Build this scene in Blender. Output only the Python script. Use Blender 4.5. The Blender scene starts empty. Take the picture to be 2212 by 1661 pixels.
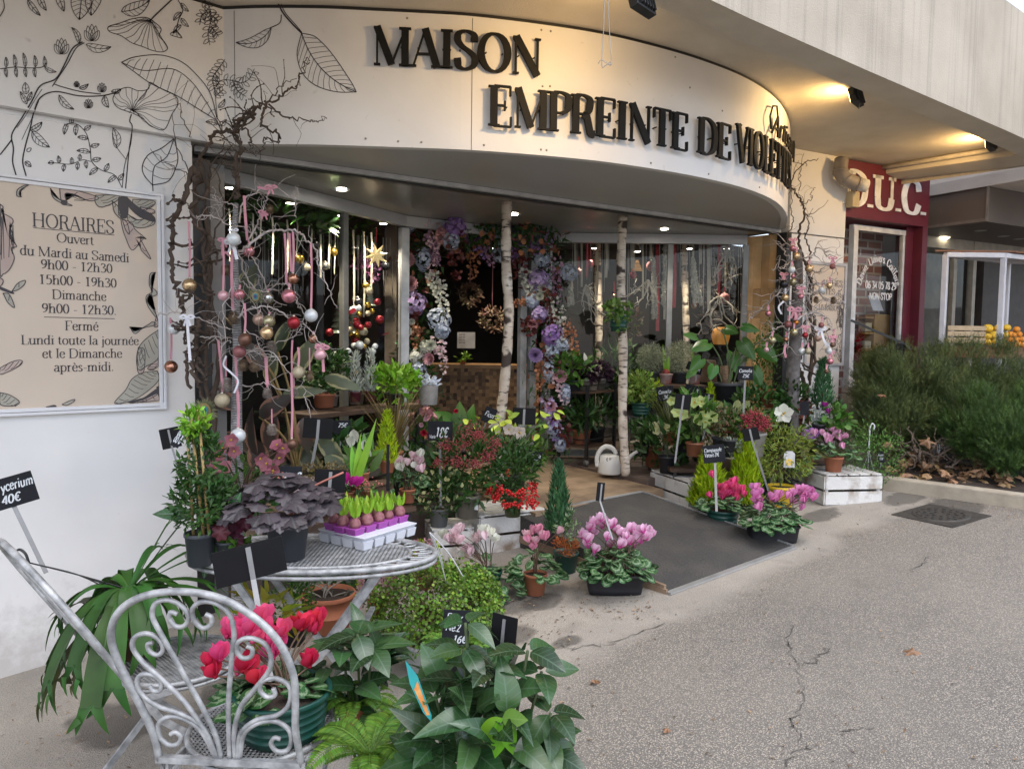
import bpy, math, random
import numpy as np
from mathutils import Vector, Matrix
random.seed(7); RNG=np.random.default_rng(7)
R_=math.radians
scene=bpy.context.scene
COL=scene.collection
# ------------------------------------------------------------ camera
F_=1598.5; CU,CV=1106.0,830.5; EYE=np.array([0.0,-4.095,1.6])
_p=R_(3.4); _r=0.013
_h=np.array([math.cos(R_(49.75)),math.sin(R_(49.75)),0.0])
FW=np.array([_h[0]*math.cos(_p),_h[1]*math.cos(_p),-math.sin(_p)])
_rt=np.array([_h[1],-_h[0],0.0]); _up=np.cross(_rt,FW)
RT=math.cos(_r)*_rt+math.sin(_r)*_up; UP=math.cos(_r)*_up-math.sin(_r)*_rt
cd=bpy.data.cameras.new('camera'); cam=bpy.data.objects.new('camera',cd); COL.objects.link(cam)
cd.sensor_width=36; cd.lens=36*F_/2212; cd.clip_start=.05; cd.clip_end=2000
m=Matrix.Identity(4)
for i in range(3):
    m[i][0]=RT[i]; m[i][1]=UP[i]; m[i][2]=-FW[i]; m[i][3]=EYE[i]
cam.matrix_world=m; scene.camera=cam
# ------------------------------------------------------------ sky, sun, exposure
SUN_EL,SUN_AZ=R_(52),R_(215)      # soft high sun behind thin cloud, from the street side
w=bpy.data.worlds.new('World'); scene.world=w; w.use_nodes=True
nt=w.node_tree; bg=nt.nodes['Background']; bg.inputs[1].default_value=.15
sk=nt.nodes.new('ShaderNodeTexSky'); sk.sky_type='NISHITA'; sk.sun_disc=False
sk.sun_elevation=SUN_EL; sk.sun_rotation=R_(180)-(-R_(35)); sk.air_density=1.0; sk.dust_density=2.0; sk.ozone_density=1.0
hs=nt.nodes.new('ShaderNodeHueSaturation'); hs.inputs['Saturation'].default_value=1.0
nt.links.new(sk.outputs[0],hs.inputs['Color']); cm=nt.nodes.new('ShaderNodeMix'); cm.data_type='RGBA'; cm.clamp_factor=False; cm.inputs[0].default_value=.5; cm.inputs[7].default_value=(4.9,5.2,5.9,1)
nt.links.new(hs.outputs[0],cm.inputs[6]); nt.links.new(cm.outputs[2],bg.inputs[0])
sd=bpy.data.lights.new('sun','SUN'); sd.energy=.8; sd.angle=R_(40); sd.color=(1,.985,.965)
so=bpy.data.objects.new('sun',sd); COL.objects.link(so)
_d=Vector((-.25,.55,-1.0)).normalized(); so.rotation_euler=_d.to_track_quat('-Z','Y').to_euler()
vs=scene.view_settings; vs.view_transform='Standard'; vs.look='None'; vs.exposure=1.33; vs.gamma=1
scene.cycles.max_bounces=6; scene.cycles.transparent_max_bounces=12; scene.cycles.caustics_reflective=False; scene.cycles.caustics_refractive=False
scene.cycles.use_denoising=True
# ------------------------------------------------------------ where a direction of view meets a real surface
KG=.075                                             # the street climbs to the right
def gz(x,y=0): return KG*(x-.4)
def ray(u,v): return FW*F_+RT*(u-CU)-UP*(v-CV)
def at(u,v,d): return EYE+ray(u,v)*(d/F_)
def onz(u,v,z): r=ray(u,v); return EYE+r*((z-EYE[2])/r[2])
def ony(u,v,y): r=ray(u,v); return EYE+r*((y-EYE[1])/r[1])
def onp(u,v,p,n): r=ray(u,v); n=np.array(n,float); return EYE+r*(np.dot(n,np.array(p)-EYE)/np.dot(n,r))
def ong(u,v,dz=0): return onp(u,v,(.4,0,dz),(-KG,0,1))
def dep(p): return float(np.dot(np.array(p)-EYE,FW))
def px(d): return d/F_
A3=lambda *a: np.array(a,float)
def nrm(a): a=np.array(a,float); return a/max(1e-9,np.linalg.norm(a))
# ------------------------------------------------------------ materials
MATS={}
def mat(name,c,rough=.6,c2=None,sc=12,bump=0,bsc=60,metal=0,isl=0,spec=.5,trl=0,emit=0,det=6,hue=0,coat=0,ctr=(.35,.65)):
    if name in MATS: return MATS[name]
    m=bpy.data.materials.new(name); m.use_nodes=True; MATS[name]=m
    t=m.node_tree; N=t.nodes.new; L=t.links.new; b=t.nodes['Principled BSDF']; out=t.nodes['Material Output']
    b.inputs['Roughness'].default_value=rough; b.inputs['Metallic'].default_value=metal
    b.inputs['Specular IOR Level'].default_value=spec; b.inputs['Coat Weight'].default_value=coat
    tc=N('ShaderNodeTexCoord'); col=None
    if c2 is None: c2=tuple(x*.75 for x in c)
    n=N('ShaderNodeTexNoise'); n.inputs['Scale'].default_value=sc; n.inputs['Detail'].default_value=det
    L(tc.outputs['Object'],n.inputs['Vector'])
    rp=N('ShaderNodeMapRange'); rp.inputs[1].default_value=ctr[0]; rp.inputs[2].default_value=ctr[1]; L(n.outputs[0],rp.inputs[0])
    mx=N('ShaderNodeMix'); mx.data_type='RGBA'; mx.inputs[6].default_value=(*c,1); mx.inputs[7].default_value=(*c2,1)
    L(rp.outputs[0],mx.inputs[0]); col=mx.outputs[2]
    if isl:
        g=N('ShaderNodeNewGeometry'); h=N('ShaderNodeHueSaturation')
        mr=N('ShaderNodeMapRange'); mr.inputs[3].default_value=1-isl; mr.inputs[4].default_value=1+isl
        L(g.outputs['Random Per Island'],mr.inputs[0]); L(mr.outputs[0],h.inputs['Value'])
        if hue:
            ml=N('ShaderNodeMath'); ml.operation='MULTIPLY'; ml.inputs[1].default_value=7.31; L(g.outputs['Random Per Island'],ml.inputs[0])
            fr=N('ShaderNodeMath'); fr.operation='FRACT'; L(ml.outputs[0],fr.inputs[0])
            m2=N('ShaderNodeMapRange'); m2.inputs[3].default_value=.5-hue; m2.inputs[4].default_value=.5+hue; L(fr.outputs[0],m2.inputs[0]); L(m2.outputs[0],h.inputs['Hue'])
        L(col,h.inputs['Color']); col=h.outputs[0]
    L(col,b.inputs['Base Color'])
    if emit: L(col,b.inputs['Emission Color']); b.inputs['Emission Strength'].default_value=emit
    if bump:
        n2=N('ShaderNodeTexNoise'); n2.inputs['Scale'].default_value=bsc; n2.inputs['Detail'].default_value=4; L(tc.outputs['Object'],n2.inputs['Vector'])
        bp=N('ShaderNodeBump'); bp.inputs['Strength'].default_value=bump; bp.inputs['Distance'].default_value=.01; L(n2.outputs[0],bp.inputs['Height']); L(bp.outputs[0],b.inputs['Normal'])
    if trl:
        tr=N('ShaderNodeBsdfTranslucent'); ms=N('ShaderNodeMixShader'); ms.inputs[0].default_value=trl
        L(col,tr.inputs[0]); L(b.outputs[0],ms.inputs[1]); L(tr.outputs[0],ms.inputs[2]); L(ms.outputs[0],out.inputs[0])
    return m
def leafmat(name,c,c2=None,rough=.45,isl=.35,hue=.018,trl=.2,vein=0,vc=None,kind='mid',spec=.35):
    """leaf with veins drawn in its own uv (u across, v along): mid = midrib and side veins, silver = pale cyclamen zone, edge = coloured margin"""
    if name in MATS: return MATS[name]
    k=(1,1,1) if name.startswith('petal') else (2.0,1.9,1.0) if c[1]>1.25*c[0] and c[1]>1.2*c[2] else (1.35,)*3
    c=tuple(min(.85,x*q) for x,q in zip(c,k)); c2=tuple(min(.85,x*q) for x,q in zip(c2,k)) if c2 else None
    m=mat(name,c,rough,c2,sc=9,isl=isl,hue=hue,trl=trl,spec=spec); 
    if not vein: return m
    t=m.node_tree; N=t.nodes.new; L=t.links.new; b=t.nodes['Principled BSDF']
    src=b.inputs['Base Color'].links[0].from_socket
    tgt=[l.to_socket for l in src.links]
    uv=N('ShaderNodeUVMap'); sp=N('ShaderNodeSeparateXYZ'); L(uv.outputs[0],sp.inputs[0])
    def M(op,a,bb=None,cc=None):
        q=N('ShaderNodeMath'); q.operation=op
        for i,x in enumerate((a,bb,cc)):
            if x is None: continue
            if isinstance(x,(int,float)): q.inputs[i].default_value=x
            else: L(x,q.inputs[i])
        return q.outputs[0]
    def step(x,lo,hi):
        q=N('ShaderNodeMapRange'); q.inputs[1].default_value=lo; q.inputs[2].default_value=hi; L(x,q.inputs[0]); return q.outputs[0]
    au=M('ABSOLUTE',M('SUBTRACT',sp.outputs[0],.5)); v=sp.outputs[1]
    if kind=='mid':
        rib=step(au,.045,.015)
        sv=M('ABSOLUTE',M('SUBTRACT',M('FRACT',M('MULTIPLY_ADD',v,7.0,M('MULTIPLY',au,-3.2))),.5)); sv=M('MULTIPLY',step(sv,.09,.03),.55)
        fac=M('MAXIMUM',rib,sv)
    elif kind=='silver':
        dv=M('SUBTRACT',v,.45); rr=M('SQRT',M('ADD',M('MULTIPLY',au,au),M('MULTIPLY',M('MULTIPLY',dv,dv),.8)))
        nz=N('ShaderNodeTexNoise'); nz.inputs['Scale'].default_value=9; L(uv.outputs[0],nz.inputs[0])
        rr=M('MULTIPLY_ADD',nz.outputs[0],.3,rr); band=M('SUBTRACT',.09,M('ABSOLUTE',M('SUBTRACT',rr,.45)))
        fac=M('MAXIMUM',step(band,0,.05),M('MULTIPLY',step(au,.03,.01),.6))
    elif kind=='grad':
        nz=N('ShaderNodeTexWave'); nz.inputs['Scale'].default_value=5; nz.inputs['Distortion'].default_value=1.5; nz.inputs['Detail'].default_value=2; L(uv.outputs[0],nz.inputs[0])
        fac=M('MAXIMUM',step(v,.72,.1),M('MULTIPLY',nz.outputs[1],.4))
    else:
        fac=step(M('ADD',au,M('MULTIPLY',M('SUBTRACT',v,.5),0.0)),.3,.42)
        nz=N('ShaderNodeTexNoise'); nz.inputs['Scale'].default_value=5; L(uv.outputs[0],nz.inputs[0]); fac=step(M('MULTIPLY_ADD',nz.outputs[0],.35,au),.46,.54)
    fac=M('MULTIPLY',fac,vein)
    mx=N('ShaderNodeMix'); mx.data_type='RGBA'; L(fac,mx.inputs[0]); L(src,mx.inputs[6]); mx.inputs[7].default_value=(*(vc or (.2,.3,.15)),1)
    for q in tgt: L(mx.outputs[2],q)
    return m
# ------------------------------------------------------------ mesh builder
class MB:
    def __init__(s): s.V=[];s.L=[];s.S=[];s.U=[];s.M=[];s.n=0;s.SM=[]
    def add(s,v,f,uv=None,mi=0,smooth=True):
        v=np.asarray(v,float).reshape(-1,3)
        if isinstance(f,np.ndarray):
            s.L.append((f+s.n).ravel()); s.S.append(np.full(len(f),f.shape[1])); k=len(f)
        else:
            s.L.append(np.array([i+s.n for q in f for i in q],int)); s.S.append(np.array([len(q) for q in f],int)); k=len(f)
        s.V.append(v); s.U.append(np.zeros((len(v),2)) if uv is None else np.asarray(uv,float).reshape(-1,2))
        s.M.append(np.full(k,mi)); s.SM.append(np.full(k,smooth)); s.n+=len(v); return s
    def build(s,name,mats,parent=None,origin=None,bevel=0):
        me=bpy.data.meshes.new(name)
        if s.n:
            v=np.concatenate(s.V)
            o0=np.array(parent.location) if parent is not None and origin is None else (np.array(origin) if origin is not None else np.zeros(3))
            if parent is not None and parent.parent is not None and origin is None: o0=o0+np.array(parent.parent.location)
            v=v-o0; L=np.concatenate(s.L); S=np.concatenate(s.S); st=np.concatenate([[0],np.cumsum(S)[:-1]])
            me.vertices.add(len(v)); me.vertices.foreach_set('co',v.ravel().astype(np.float32))
            me.loops.add(len(L)); me.loops.foreach_set('vertex_index',L.astype(np.int32))
            me.polygons.add(len(S)); me.polygons.foreach_set('loop_start',st.astype(np.int32)); me.polygons.foreach_set('loop_total',S.astype(np.int32))
            me.polygons.foreach_set('material_index',np.concatenate(s.M).astype(np.int32)); me.polygons.foreach_set('use_smooth',np.concatenate(s.SM))
            uvl=me.uv_layers.new(name='UVMap'); uvl.data.foreach_set('uv',np.concatenate(s.U)[L].ravel().astype(np.float32))
            me.update(calc_edges=True); me.validate()
        for q in (mats if isinstance(mats,(list,tuple)) else [mats]): me.materials.append(q)
        o=bpy.data.objects.new(name,me); COL.objects.link(o)
        if parent is not None: o.parent=parent
        elif origin is not None: o.location=origin
        if bevel:
            b=o.modifiers.new('bevel','BEVEL'); b.width=bevel; b.segments=2; b.limit_method='ANGLE'
        return o
    # --- shapes
    def hexa(s,p,mi=0):     # 8 points: bottom ring 0-3, top ring 4-7
        return s.add(p,[(3,2,1,0),(4,5,6,7),(0,1,5,4),(1,2,6,5),(2,3,7,6),(3,0,4,7)],mi=mi,smooth=False)
    def box(s,x0,x1,y0,y1,z0,z1,mi=0):
        return s.hexa([(x0,y0,z0),(x1,y0,z0),(x1,y1,z0),(x0,y1,z0),(x0,y0,z1),(x1,y0,z1),(x1,y1,z1),(x0,y1,z1)],mi)
    def obox(s,c,ax,ay,az,mi=0):   # centre and three half-axes
        c,ax,ay,az=map(lambda q:np.array(q,float),(c,ax,ay,az))
        return s.hexa([c-ax-ay-az,c+ax-ay-az,c+ax+ay-az,c-ax+ay-az,c-ax-ay+az,c+ax-ay+az,c+ax+ay+az,c-ax+ay+az],mi)
    def bar(s,a,b,w,h,up=(0,0,1),mi=0):   # bar from a to b, w across, h along up
        a,b=np.array(a,float),np.array(b,float); d=nrm(b-a); u=np.array(up,float); 
        if abs(np.dot(u,d))>.98: u=np.array((1.,0,0))
        x=nrm(np.cross(d,u)); y=np.cross(x,d); return s.obox((a+b)/2,(b-a)/2,x*w/2,y*h/2,mi)
    def tube(s,pts,r,n=6,mi=0,cap=True):
        P=np.array(pts,float); k=len(P); r=np.broadcast_to(np.array(r,float),(k,))
        T=np.gradient(P,axis=0); T/=np.maximum(1e-9,np.linalg.norm(T,axis=1))[:,None]
        u=np.cross(T[0],(0,0,1.)); 
        if np.linalg.norm(u)<.1: u=np.cross(T[0],(1.,0,0))
        u=nrm(u); a=np.arange(n)*2*math.pi/n; V=[];U=[]
        for i in range(k):
            u=nrm(u-T[i]*np.dot(u,T[i])); w=np.cross(T[i],u)
            V.append(P[i]+r[i]*(np.cos(a)[:,None]*u+np.sin(a)[:,None]*w)); U+= [(j/n,i/max(1,k-1)) for j in range(n)]
        F=[(i*n+j,i*n+(j+1)%n,(i+1)*n+(j+1)%n,(i+1)*n+j) for i in range(k-1) for j in range(n)]
        if cap: F+= [tuple(range(n))[::-1],tuple(range((k-1)*n,k*n))]
        return s.add(np.concatenate(V),F,U,mi)
    def lathe(s,prof,c,n=24,mi=0,sx=1,sy=1,cap=False,rot=0,smooth=True):   # prof: (radius, z)
        a=np.arange(n)*2*math.pi/n+rot; V=[];U=[]
        for r,z in prof:
            V.append(np.stack([c[0]+r*sx*np.cos(a),c[1]+r*sy*np.sin(a),np.full(n,c[2]+z)],1)); U+=[(j/n,z) for j in range(n)]
        k=len(prof); F=[(i*n+j,i*n+(j+1)%n,(i+1)*n+(j+1)%n,(i+1)*n+j) for i in range(k-1) for j in range(n)]
        if cap: F+=[tuple(range(n))[::-1],tuple(range((k-1)*n,k*n))]
        return s.add(np.concatenate(V),F,U,mi,smooth)
    def ball(s,c,r,n=10,m=7,mi=0,sz=1,uvs=None):
        prof=[(r*math.sin(math.pi*i/m),-r*sz*math.cos(math.pi*i/m)) for i in range(m+1)]; prof[0]=(1e-4,prof[0][1]); prof[-1]=(1e-4,prof[-1][1])
        return s.lathe(prof,c,n,mi)
    def strip(s,pts,w,nv,mi=0,th=0):       # flat ribbon along pts, width w, facing nv
        P=np.array(pts,float); k=len(P); T=np.gradient(P,axis=0); T/=np.maximum(1e-9,np.linalg.norm(T,axis=1))[:,None]
        nv=np.broadcast_to(np.array(nv,float),(k,3)); S=np.cross(T,nv); S/=np.maximum(1e-9,np.linalg.norm(S,axis=1))[:,None]
        W=np.broadcast_to(np.array(w,float),(k,))[:,None]/2
        v=np.concatenate([P-S*W,P+S*W]); f=np.array([(i,i+1,k+i+1,k+i) for i in range(k-1)])
        if th:
            o=nv*th; v=np.concatenate([v+np.concatenate([o,o]),v]); e=2*k
            f=np.concatenate([f,[(i+1,i,e+i,e+i+1) for i in range(k-1)],[(k+i,k+i+1,e+k+i+1,e+k+i) for i in range(k-1)],[(0,k,e+k,e),(2*k-1,k-1,e+k-1,e+2*k-1)]])
        return s.add(v,f,None,mi,th==0)
    def poly(s,pts,mi=0): return s.add(pts,[tuple(range(len(pts)))],None,mi,False)
    def scatter(s,T,P,D,N,L,W,mi=0):        # leaf template T=(pts(x along,y across,z out),faces,uv) at P along D facing N
        tv,tf,tu=T; P,D,N=(np.asarray(q,float).reshape(-1,3) for q in (P,D,N)); k=len(P)
        if k==0: return s
        D=D/np.maximum(1e-9,np.linalg.norm(D,axis=1))[:,None]; S=np.cross(D,N); S/=np.maximum(1e-9,np.linalg.norm(S,axis=1))[:,None]; N=np.cross(S,D)
        L=np.broadcast_to(np.asarray(L,float),(k,)); W=np.broadcast_to(np.asarray(W,float),(k,))
        v=P[:,None]+tv[None,:,0:1]*L[:,None,None]*D[:,None]+tv[None,:,1:2]*W[:,None,None]*S[:,None]+tv[None,:,2:3]*L[:,None,None]*N[:,None]
        if tv.shape[1]>3: v=v+tv[None,:,3:4]*W[:,None,None]*N[:,None]
        f=(tf[None]+(np.arange(k)*len(tv))[:,None,None]).reshape(-1,tf.shape[1])
        return s.add(v.reshape(-1,3),f,np.tile(tu,(k,1)),mi)
def tleaf(shape='ovate',bend=.15,fold=.1,k=5):
    W={'ovate':lambda t:(math.sin(math.pi*t**.75)**.9),'lance':lambda t:math.sin(math.pi*t**.6)*(1-.3*t),'round':lambda t:math.sqrt(max(0,1-(2*t-1)**2)),
       'strap':lambda t:(min(1,t*6+.3)*min(1,(1-t)*2.2)),'obov':lambda t:math.sin(math.pi*t**1.4)**.8,'needle':lambda t:min(1,t*8+.3)*min(1,(1-t)*4),
       'horn':lambda t:(1-t)**.7*.92+.03,'petal':lambda t:math.sin(math.pi*min(1,t**1.3*.97+.03))**.6}.get(shape)
    v=[];u=[]
    for i in range(k+1):
        t=i/k; ww=.5*max(.02,W(t)); z=-bend*t*t
        for q in (-1,0,1): v.append((t,q*ww,z,fold*3*abs(q)*ww)); u.append((.5+.5*q*max(.15,2*ww),t))
    f=[(3*i+q,3*i+q+1,3*i+q+4,3*i+q+3) for i in range(k) for q in (0,1)]
    return np.array(v),np.array(f),np.array(u)
def tdisc(fn,n=24,cup=.1,rings=2,off=.35,wav=0):   # leaf drawn as a fan: fn(angle)->radius ; stalk at x=off-ish
    v=[(off,0,0)];u=[(.5,.5)]
    for j in range(1,rings+1):
        q=j/rings
        for i in range(n):
            a=2*math.pi*i/n; r=fn(a)*.5*q; v.append((off+r*math.cos(a),r*math.sin(a),-cup*q*q+wav*math.sin(3*a)*q)); u.append((.5+.5*q*math.sin(a)*.98,.5+.5*q*math.cos(a)*.98))
    f=[(0,1+i,1+(i+1)%n,1+(i+1)%n) for i in range(n)]
    F=[(0,0,0,0)]*0
    quads=[]
    for j in range(1,rings):
        for i in range(n):
            a=1+(j-1)*n+i; b=1+(j-1)*n+(i+1)%n; quads.append((a,a+n,b+n,b))
    tris=[(0,1+i,1+(i+1)%n) for i in range(n)]
    # inner fan as quads made of two neighbouring triangles
    inner=[(0,1+i,1+(i+1)%n,1+(i+2)%n) for i in range(0,n,2)]
    return np.array(v),np.array(inner+quads),np.array(u)
_heart=lambda a:(1.0-.55*math.exp(-((abs(abs(a)-math.pi) )/.28)**2)+.12*math.exp(-(a/.35)**2)) if abs(a)<=math.pi else 1
def heart(a):
    a=(a+math.pi)%(2*math.pi)-math.pi; return 1.0-.62*math.exp(-((math.pi-abs(a))/.3)**2)+.16*math.exp(-(a/.3)**2)
def lobed(a): return .88+.13*math.cos(7*a)+.04*math.cos(21*a)
T_HE2=tdisc(lambda a: heart(a)*(1+.35*math.exp(-((((a+math.pi)%(2*math.pi)-math.pi))/.5)**2)),24,.15,2,.4); T_OV=tleaf('ovate'); T_LA=tleaf('lance'); T_RD=tleaf('round',.1,.08,4); T_ST=tleaf('strap',.5,.08,8); T_OB=tleaf('obov'); T_ND=tleaf('needle',.05,.02,2); T_PE=tleaf('petal',.25,-.12,5)
T_SM=tleaf('ovate',.08,.12,2); T_HE=tdisc(heart,24,.12,2,.4); T_LO=tdisc(lobed,42,.12,2,.4,.05); T_BG=tleaf('ovate',.3,.07,9); T_BG2=tleaf('ovate',.75,.16,9); T_RG=tleaf('strap',.9,.1,10)
T_PR=tleaf('petal',.55,.2,5)
def rdir(n): v=RNG.normal(size=(n,3)); return v/np.linalg.norm(v,axis=1)[:,None]
# ------------------------------------------------------------ things
def thing(name,label,cat,loc,group=None,kind=None):
    o=bpy.data.objects.new(name,None); COL.objects.link(o); o.location=[float(q) for q in loc]; o.empty_display_size=.05
    return tag(o,label,cat,group,kind)
def tag(o,label=None,cat=None,group=None,kind=None):
    if label: o['label']=label
    if cat: o['category']=cat
    if group: o['group']=group
    if kind: o['kind']=kind
    return o
def smooth(pts,k=6):
    P=np.array(pts,float); Q=np.concatenate([[2*P[0]-P[1]],P,[2*P[-1]-P[-2]]]); out=[]
    for i in range(len(P)-1):
        a,b,c,d=Q[i:i+4]
        for t in np.arange(k)/k: out.append(.5*((2*b)+(c-a)*t+(2*a-5*b+4*c-d)*t*t+(3*b-a-3*c+d)*t**3))
    out.append(P[-1]); return np.array(out)
# ------------------------------------------------------------ lettering: a drawn stroke alphabet (t thin, k thick, c curve, n no serif, s/e serif at start/end only)
GL={'A':(.74,"ts.06,0 .37,1;ke.37,1 .68,0;n.16,.34 .56,.34"),'M':(1.0,"t.13,0 .13,1;kn.13,1 .5,.03;tn.5,.03 .87,1;k.85,1 .85,0"),'I':(.38,"k.19,0 .19,1"),
'S':(.62,"c.52,.74 .5,.92 .3,1 .12,.92 .09,.76 .2,.6 .4,.46 .54,.3 .5,.1 .3,0 .13,.06 .08,.27"),'O':(.88,"o.44,.5 .36,.5"),
'N':(.88,"t.14,0 .14,1;kn.14,1 .74,0;te.74,0 .74,1"),'E':(.68,"k.15,0 .15,1;n.15,1 .6,1;n.15,.52 .45,.52;n.15,0 .62,0;tn.6,1 .6,.77;tn.62,0 .62,.25;tn.45,.64 .45,.4"),
'P':(.66,"k.15,0 .15,1;c.15,1 .38,1 .56,.92 .59,.74 .54,.56 .36,.48 .15,.48"),'R':(.74,"k.15,0 .15,1;c.15,1 .38,1 .55,.92 .57,.76 .52,.58 .36,.52 .15,.52;kcn.36,.5 .48,.44 .54,.24 .6,.05 .72,.02"),
'T':(.74,"ks.37,0 .37,1;n.06,1 .68,1;tn.06,1 .06,.74;tn.68,1 .68,.74"),'D':(.82,"k.15,0 .15,1;c.15,1 .42,1 .66,.84 .73,.5 .66,.16 .42,0 .15,0"),
'V':(.74,"ks.06,1 .38,0;te.38,0 .69,1"),'L':(.62,"k.15,0 .15,1;n.15,0 .58,0;tn.58,0 .58,.28"),'H':(.86,"k.14,0 .14,1;k.7,0 .7,1;n.14,.5 .7,.5"),
'F':(.62,"k.15,0 .15,1;n.15,1 .58,1;n.15,.5 .44,.5;tn.58,1 .58,.76"),'C':(.78,"c.68,.7 .62,.92 .42,1 .2,.9 .09,.5 .2,.1 .42,0 .6,.06 .7,.3"),
'U':(.84,"ks.14,1 .14,.35;c.14,.35 .2,.08 .42,0 .62,.08 .69,.35;te.69,.35 .69,1"),'B':(.68,"k.15,0 .15,1;c.15,1 .44,1 .54,.76 .44,.54 .15,.53;c.3,.53 .56,.46 .6,.24 .46,0 .15,0"),
'a':(.5,"c.1,.54 .2,.66 .34,.62 .38,.48 .38,.1 .42,.01 .5,.05;c.38,.4 .16,.34 .07,.18 .16,.02 .28,.04 .38,.14"),'c':(.48,"c.42,.52 .34,.65 .2,.63 .08,.42 .08,.22 .2,.02 .34,.03 .43,.15"),
'd':(.56,"k.42,0 .42,1.02;c.42,.56 .3,.66 .14,.6 .06,.34 .14,.06 .28,0 .42,.12"),'e':(.48,"n.08,.38 .42,.38;c.42,.38 .38,.6 .26,.66 .12,.58 .07,.34 .12,.1 .26,0 .36,.04 .43,.16"),
'f':(.36,"ks.16,0 .16,.8;c.16,.8 .2,1 .3,1.02 .38,.94;n.04,.64 .3,.64"),'h':(.58,"k.12,0 .12,1.02;c.12,.48 .24,.64 .36,.66 .44,.54 .44,.3;ke.44,.35 .44,0"),
'i':(.28,"k.14,0 .14,.66;kn.14,.86 .14,.95"),'j':(.28,"kn.16,.66 .16,-.15;c.16,-.15 .12,-.28 .0,-.28;kn.16,.86 .16,.95"),'l':(.28,"k.14,0 .14,1.02"),
'm':(.88,"k.12,0 .12,.66;c.12,.48 .24,.64 .36,.64 .42,.5 .42,.3;ke.42,.35 .42,0;c.42,.48 .54,.64 .66,.64 .72,.5 .72,.3;ke.72,.35 .72,0"),
'n':(.58,"k.12,0 .12,.66;c.12,.48 .24,.64 .36,.66 .44,.54 .44,.3;ke.44,.35 .44,0"),'o':(.54,"o.27,.33 .2,.33"),'p':(.56,"k.12,-.3 .12,.66;c.12,.54 .26,.66 .42,.58 .48,.33 .42,.08 .28,0 .12,.1"),
'r':(.4,"k.12,0 .12,.66;c.12,.46 .22,.64 .36,.62"),'s':(.42,"c.34,.54 .22,.66 .1,.56 .14,.42 .3,.28 .34,.14 .22,0 .06,.1"),'t':(.34,"c.14,.84 .14,.2 .2,.02 .32,.06;n.02,.64 .3,.64"),
'u':(.58,"ks.1,.66 .1,.25;c.1,.25 .16,.02 .28,0 .42,.14;k.44,.66 .44,0"),'v':(.52,"ks.04,.66 .26,0;te.26,0 .48,.66"),'y':(.5,"n.05,.66 .25,.05;n.46,.66 .15,-.3"),'z':(.44,"n.06,.64 .38,.64;n.38,.64 .06,0;n.06,0 .4,0"),
'0':(.5,"o.25,.5 .19,.5"),'1':(.5,"k.25,0 .25,1;tn.1,.84 .25,1"),'2':(.5,"c.08,.78 .14,.95 .27,1 .4,.88 .38,.66 .22,.36 .07,0;n.07,0 .45,0"),
'3':(.5,"c.08,.84 .2,1 .36,.92 .38,.72 .22,.54;c.22,.54 .42,.42 .42,.16 .24,0 .07,.1"),'4':(.5,"n.36,0 .36,1;n.36,1 .05,.3;n.05,.3 .47,.3"),'5':(.5,"n.42,1 .14,1;n.14,1 .11,.58;c.11,.58 .3,.64 .42,.46 .4,.16 .22,0 .07,.08"),
'6':(.5,"c.4,.94 .2,.82 .08,.5 .1,.14 .25,0 .4,.14 .4,.42 .27,.56 .12,.42"),'7':(.5,"n.06,1 .44,1;n.44,1 .2,0"),'8':(.5,"c.25,.54 .1,.72 .14,.94 .25,1 .38,.94 .4,.72 .25,.54 .08,.34 .1,.08 .25,0 .4,.08 .42,.34 .25,.54"),
'9':(.5,"c.1,.06 .3,.18 .42,.5 .4,.86 .25,1 .1,.86 .1,.58 .23,.44 .38,.58"),'-':(.36,"n.05,.34 .31,.34"),'.':(.24,"kn.12,0 .12,.09"),' ':(.28,""),'€':(.55,"c.5,.84 .38,1 .22,.9 .12,.5 .22,.1 .38,0 .5,.14;n.02,.6 .4,.6;n.02,.42 .38,.42"),
}
GL.update({'b':(.56,'k.12,0 .12,1.02;c.12,.5 .26,.66 .42,.58 .48,.33 .42,.08 .28,0 .12,.12'),'g':(.52,'c.42,.5 .3,.66 .12,.56 .08,.34 .16,.08 .3,.08 .42,.2;cn.43,.66 .43,-.1 .36,-.28 .2,-.3 .08,-.22'),'x':(.5,'n.05,.66 .45,0;n.45,.66 .05,0'),'k':(.54,'k.12,0 .12,1.02;n.12,.3 .44,.66;n.22,.38 .48,0')})
GL['é']=(.48,GL['e'][1]+";n.22,.78 .34,.94"); GL['è']=(.48,GL['e'][1]+";n.16,.94 .28,.78")
def strokes(ch):
    adv,sp=GL[ch]; out=[]
    for q in sp.split(';'):
        if not q: continue
        fl=''
        while q[0] in 'tkcnseo': fl+=q[0]; q=q[1:]
        pts=[tuple(float(a) for a in p.split(',')) for p in q.split()]
        if 'o' in fl:
            (cx,cy),(rx,ry)=pts; pts=[(cx+rx*math.cos(a),cy+ry*math.sin(a)) for a in np.linspace(0,2*math.pi,25)]; fl+='n'
        elif 'c' in fl: pts=smooth([(x,y,0) for x,y in pts],4)[:,:2]; fl+='n'
        out.append((fl,np.array(pts,float)))
    return adv,out
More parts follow.
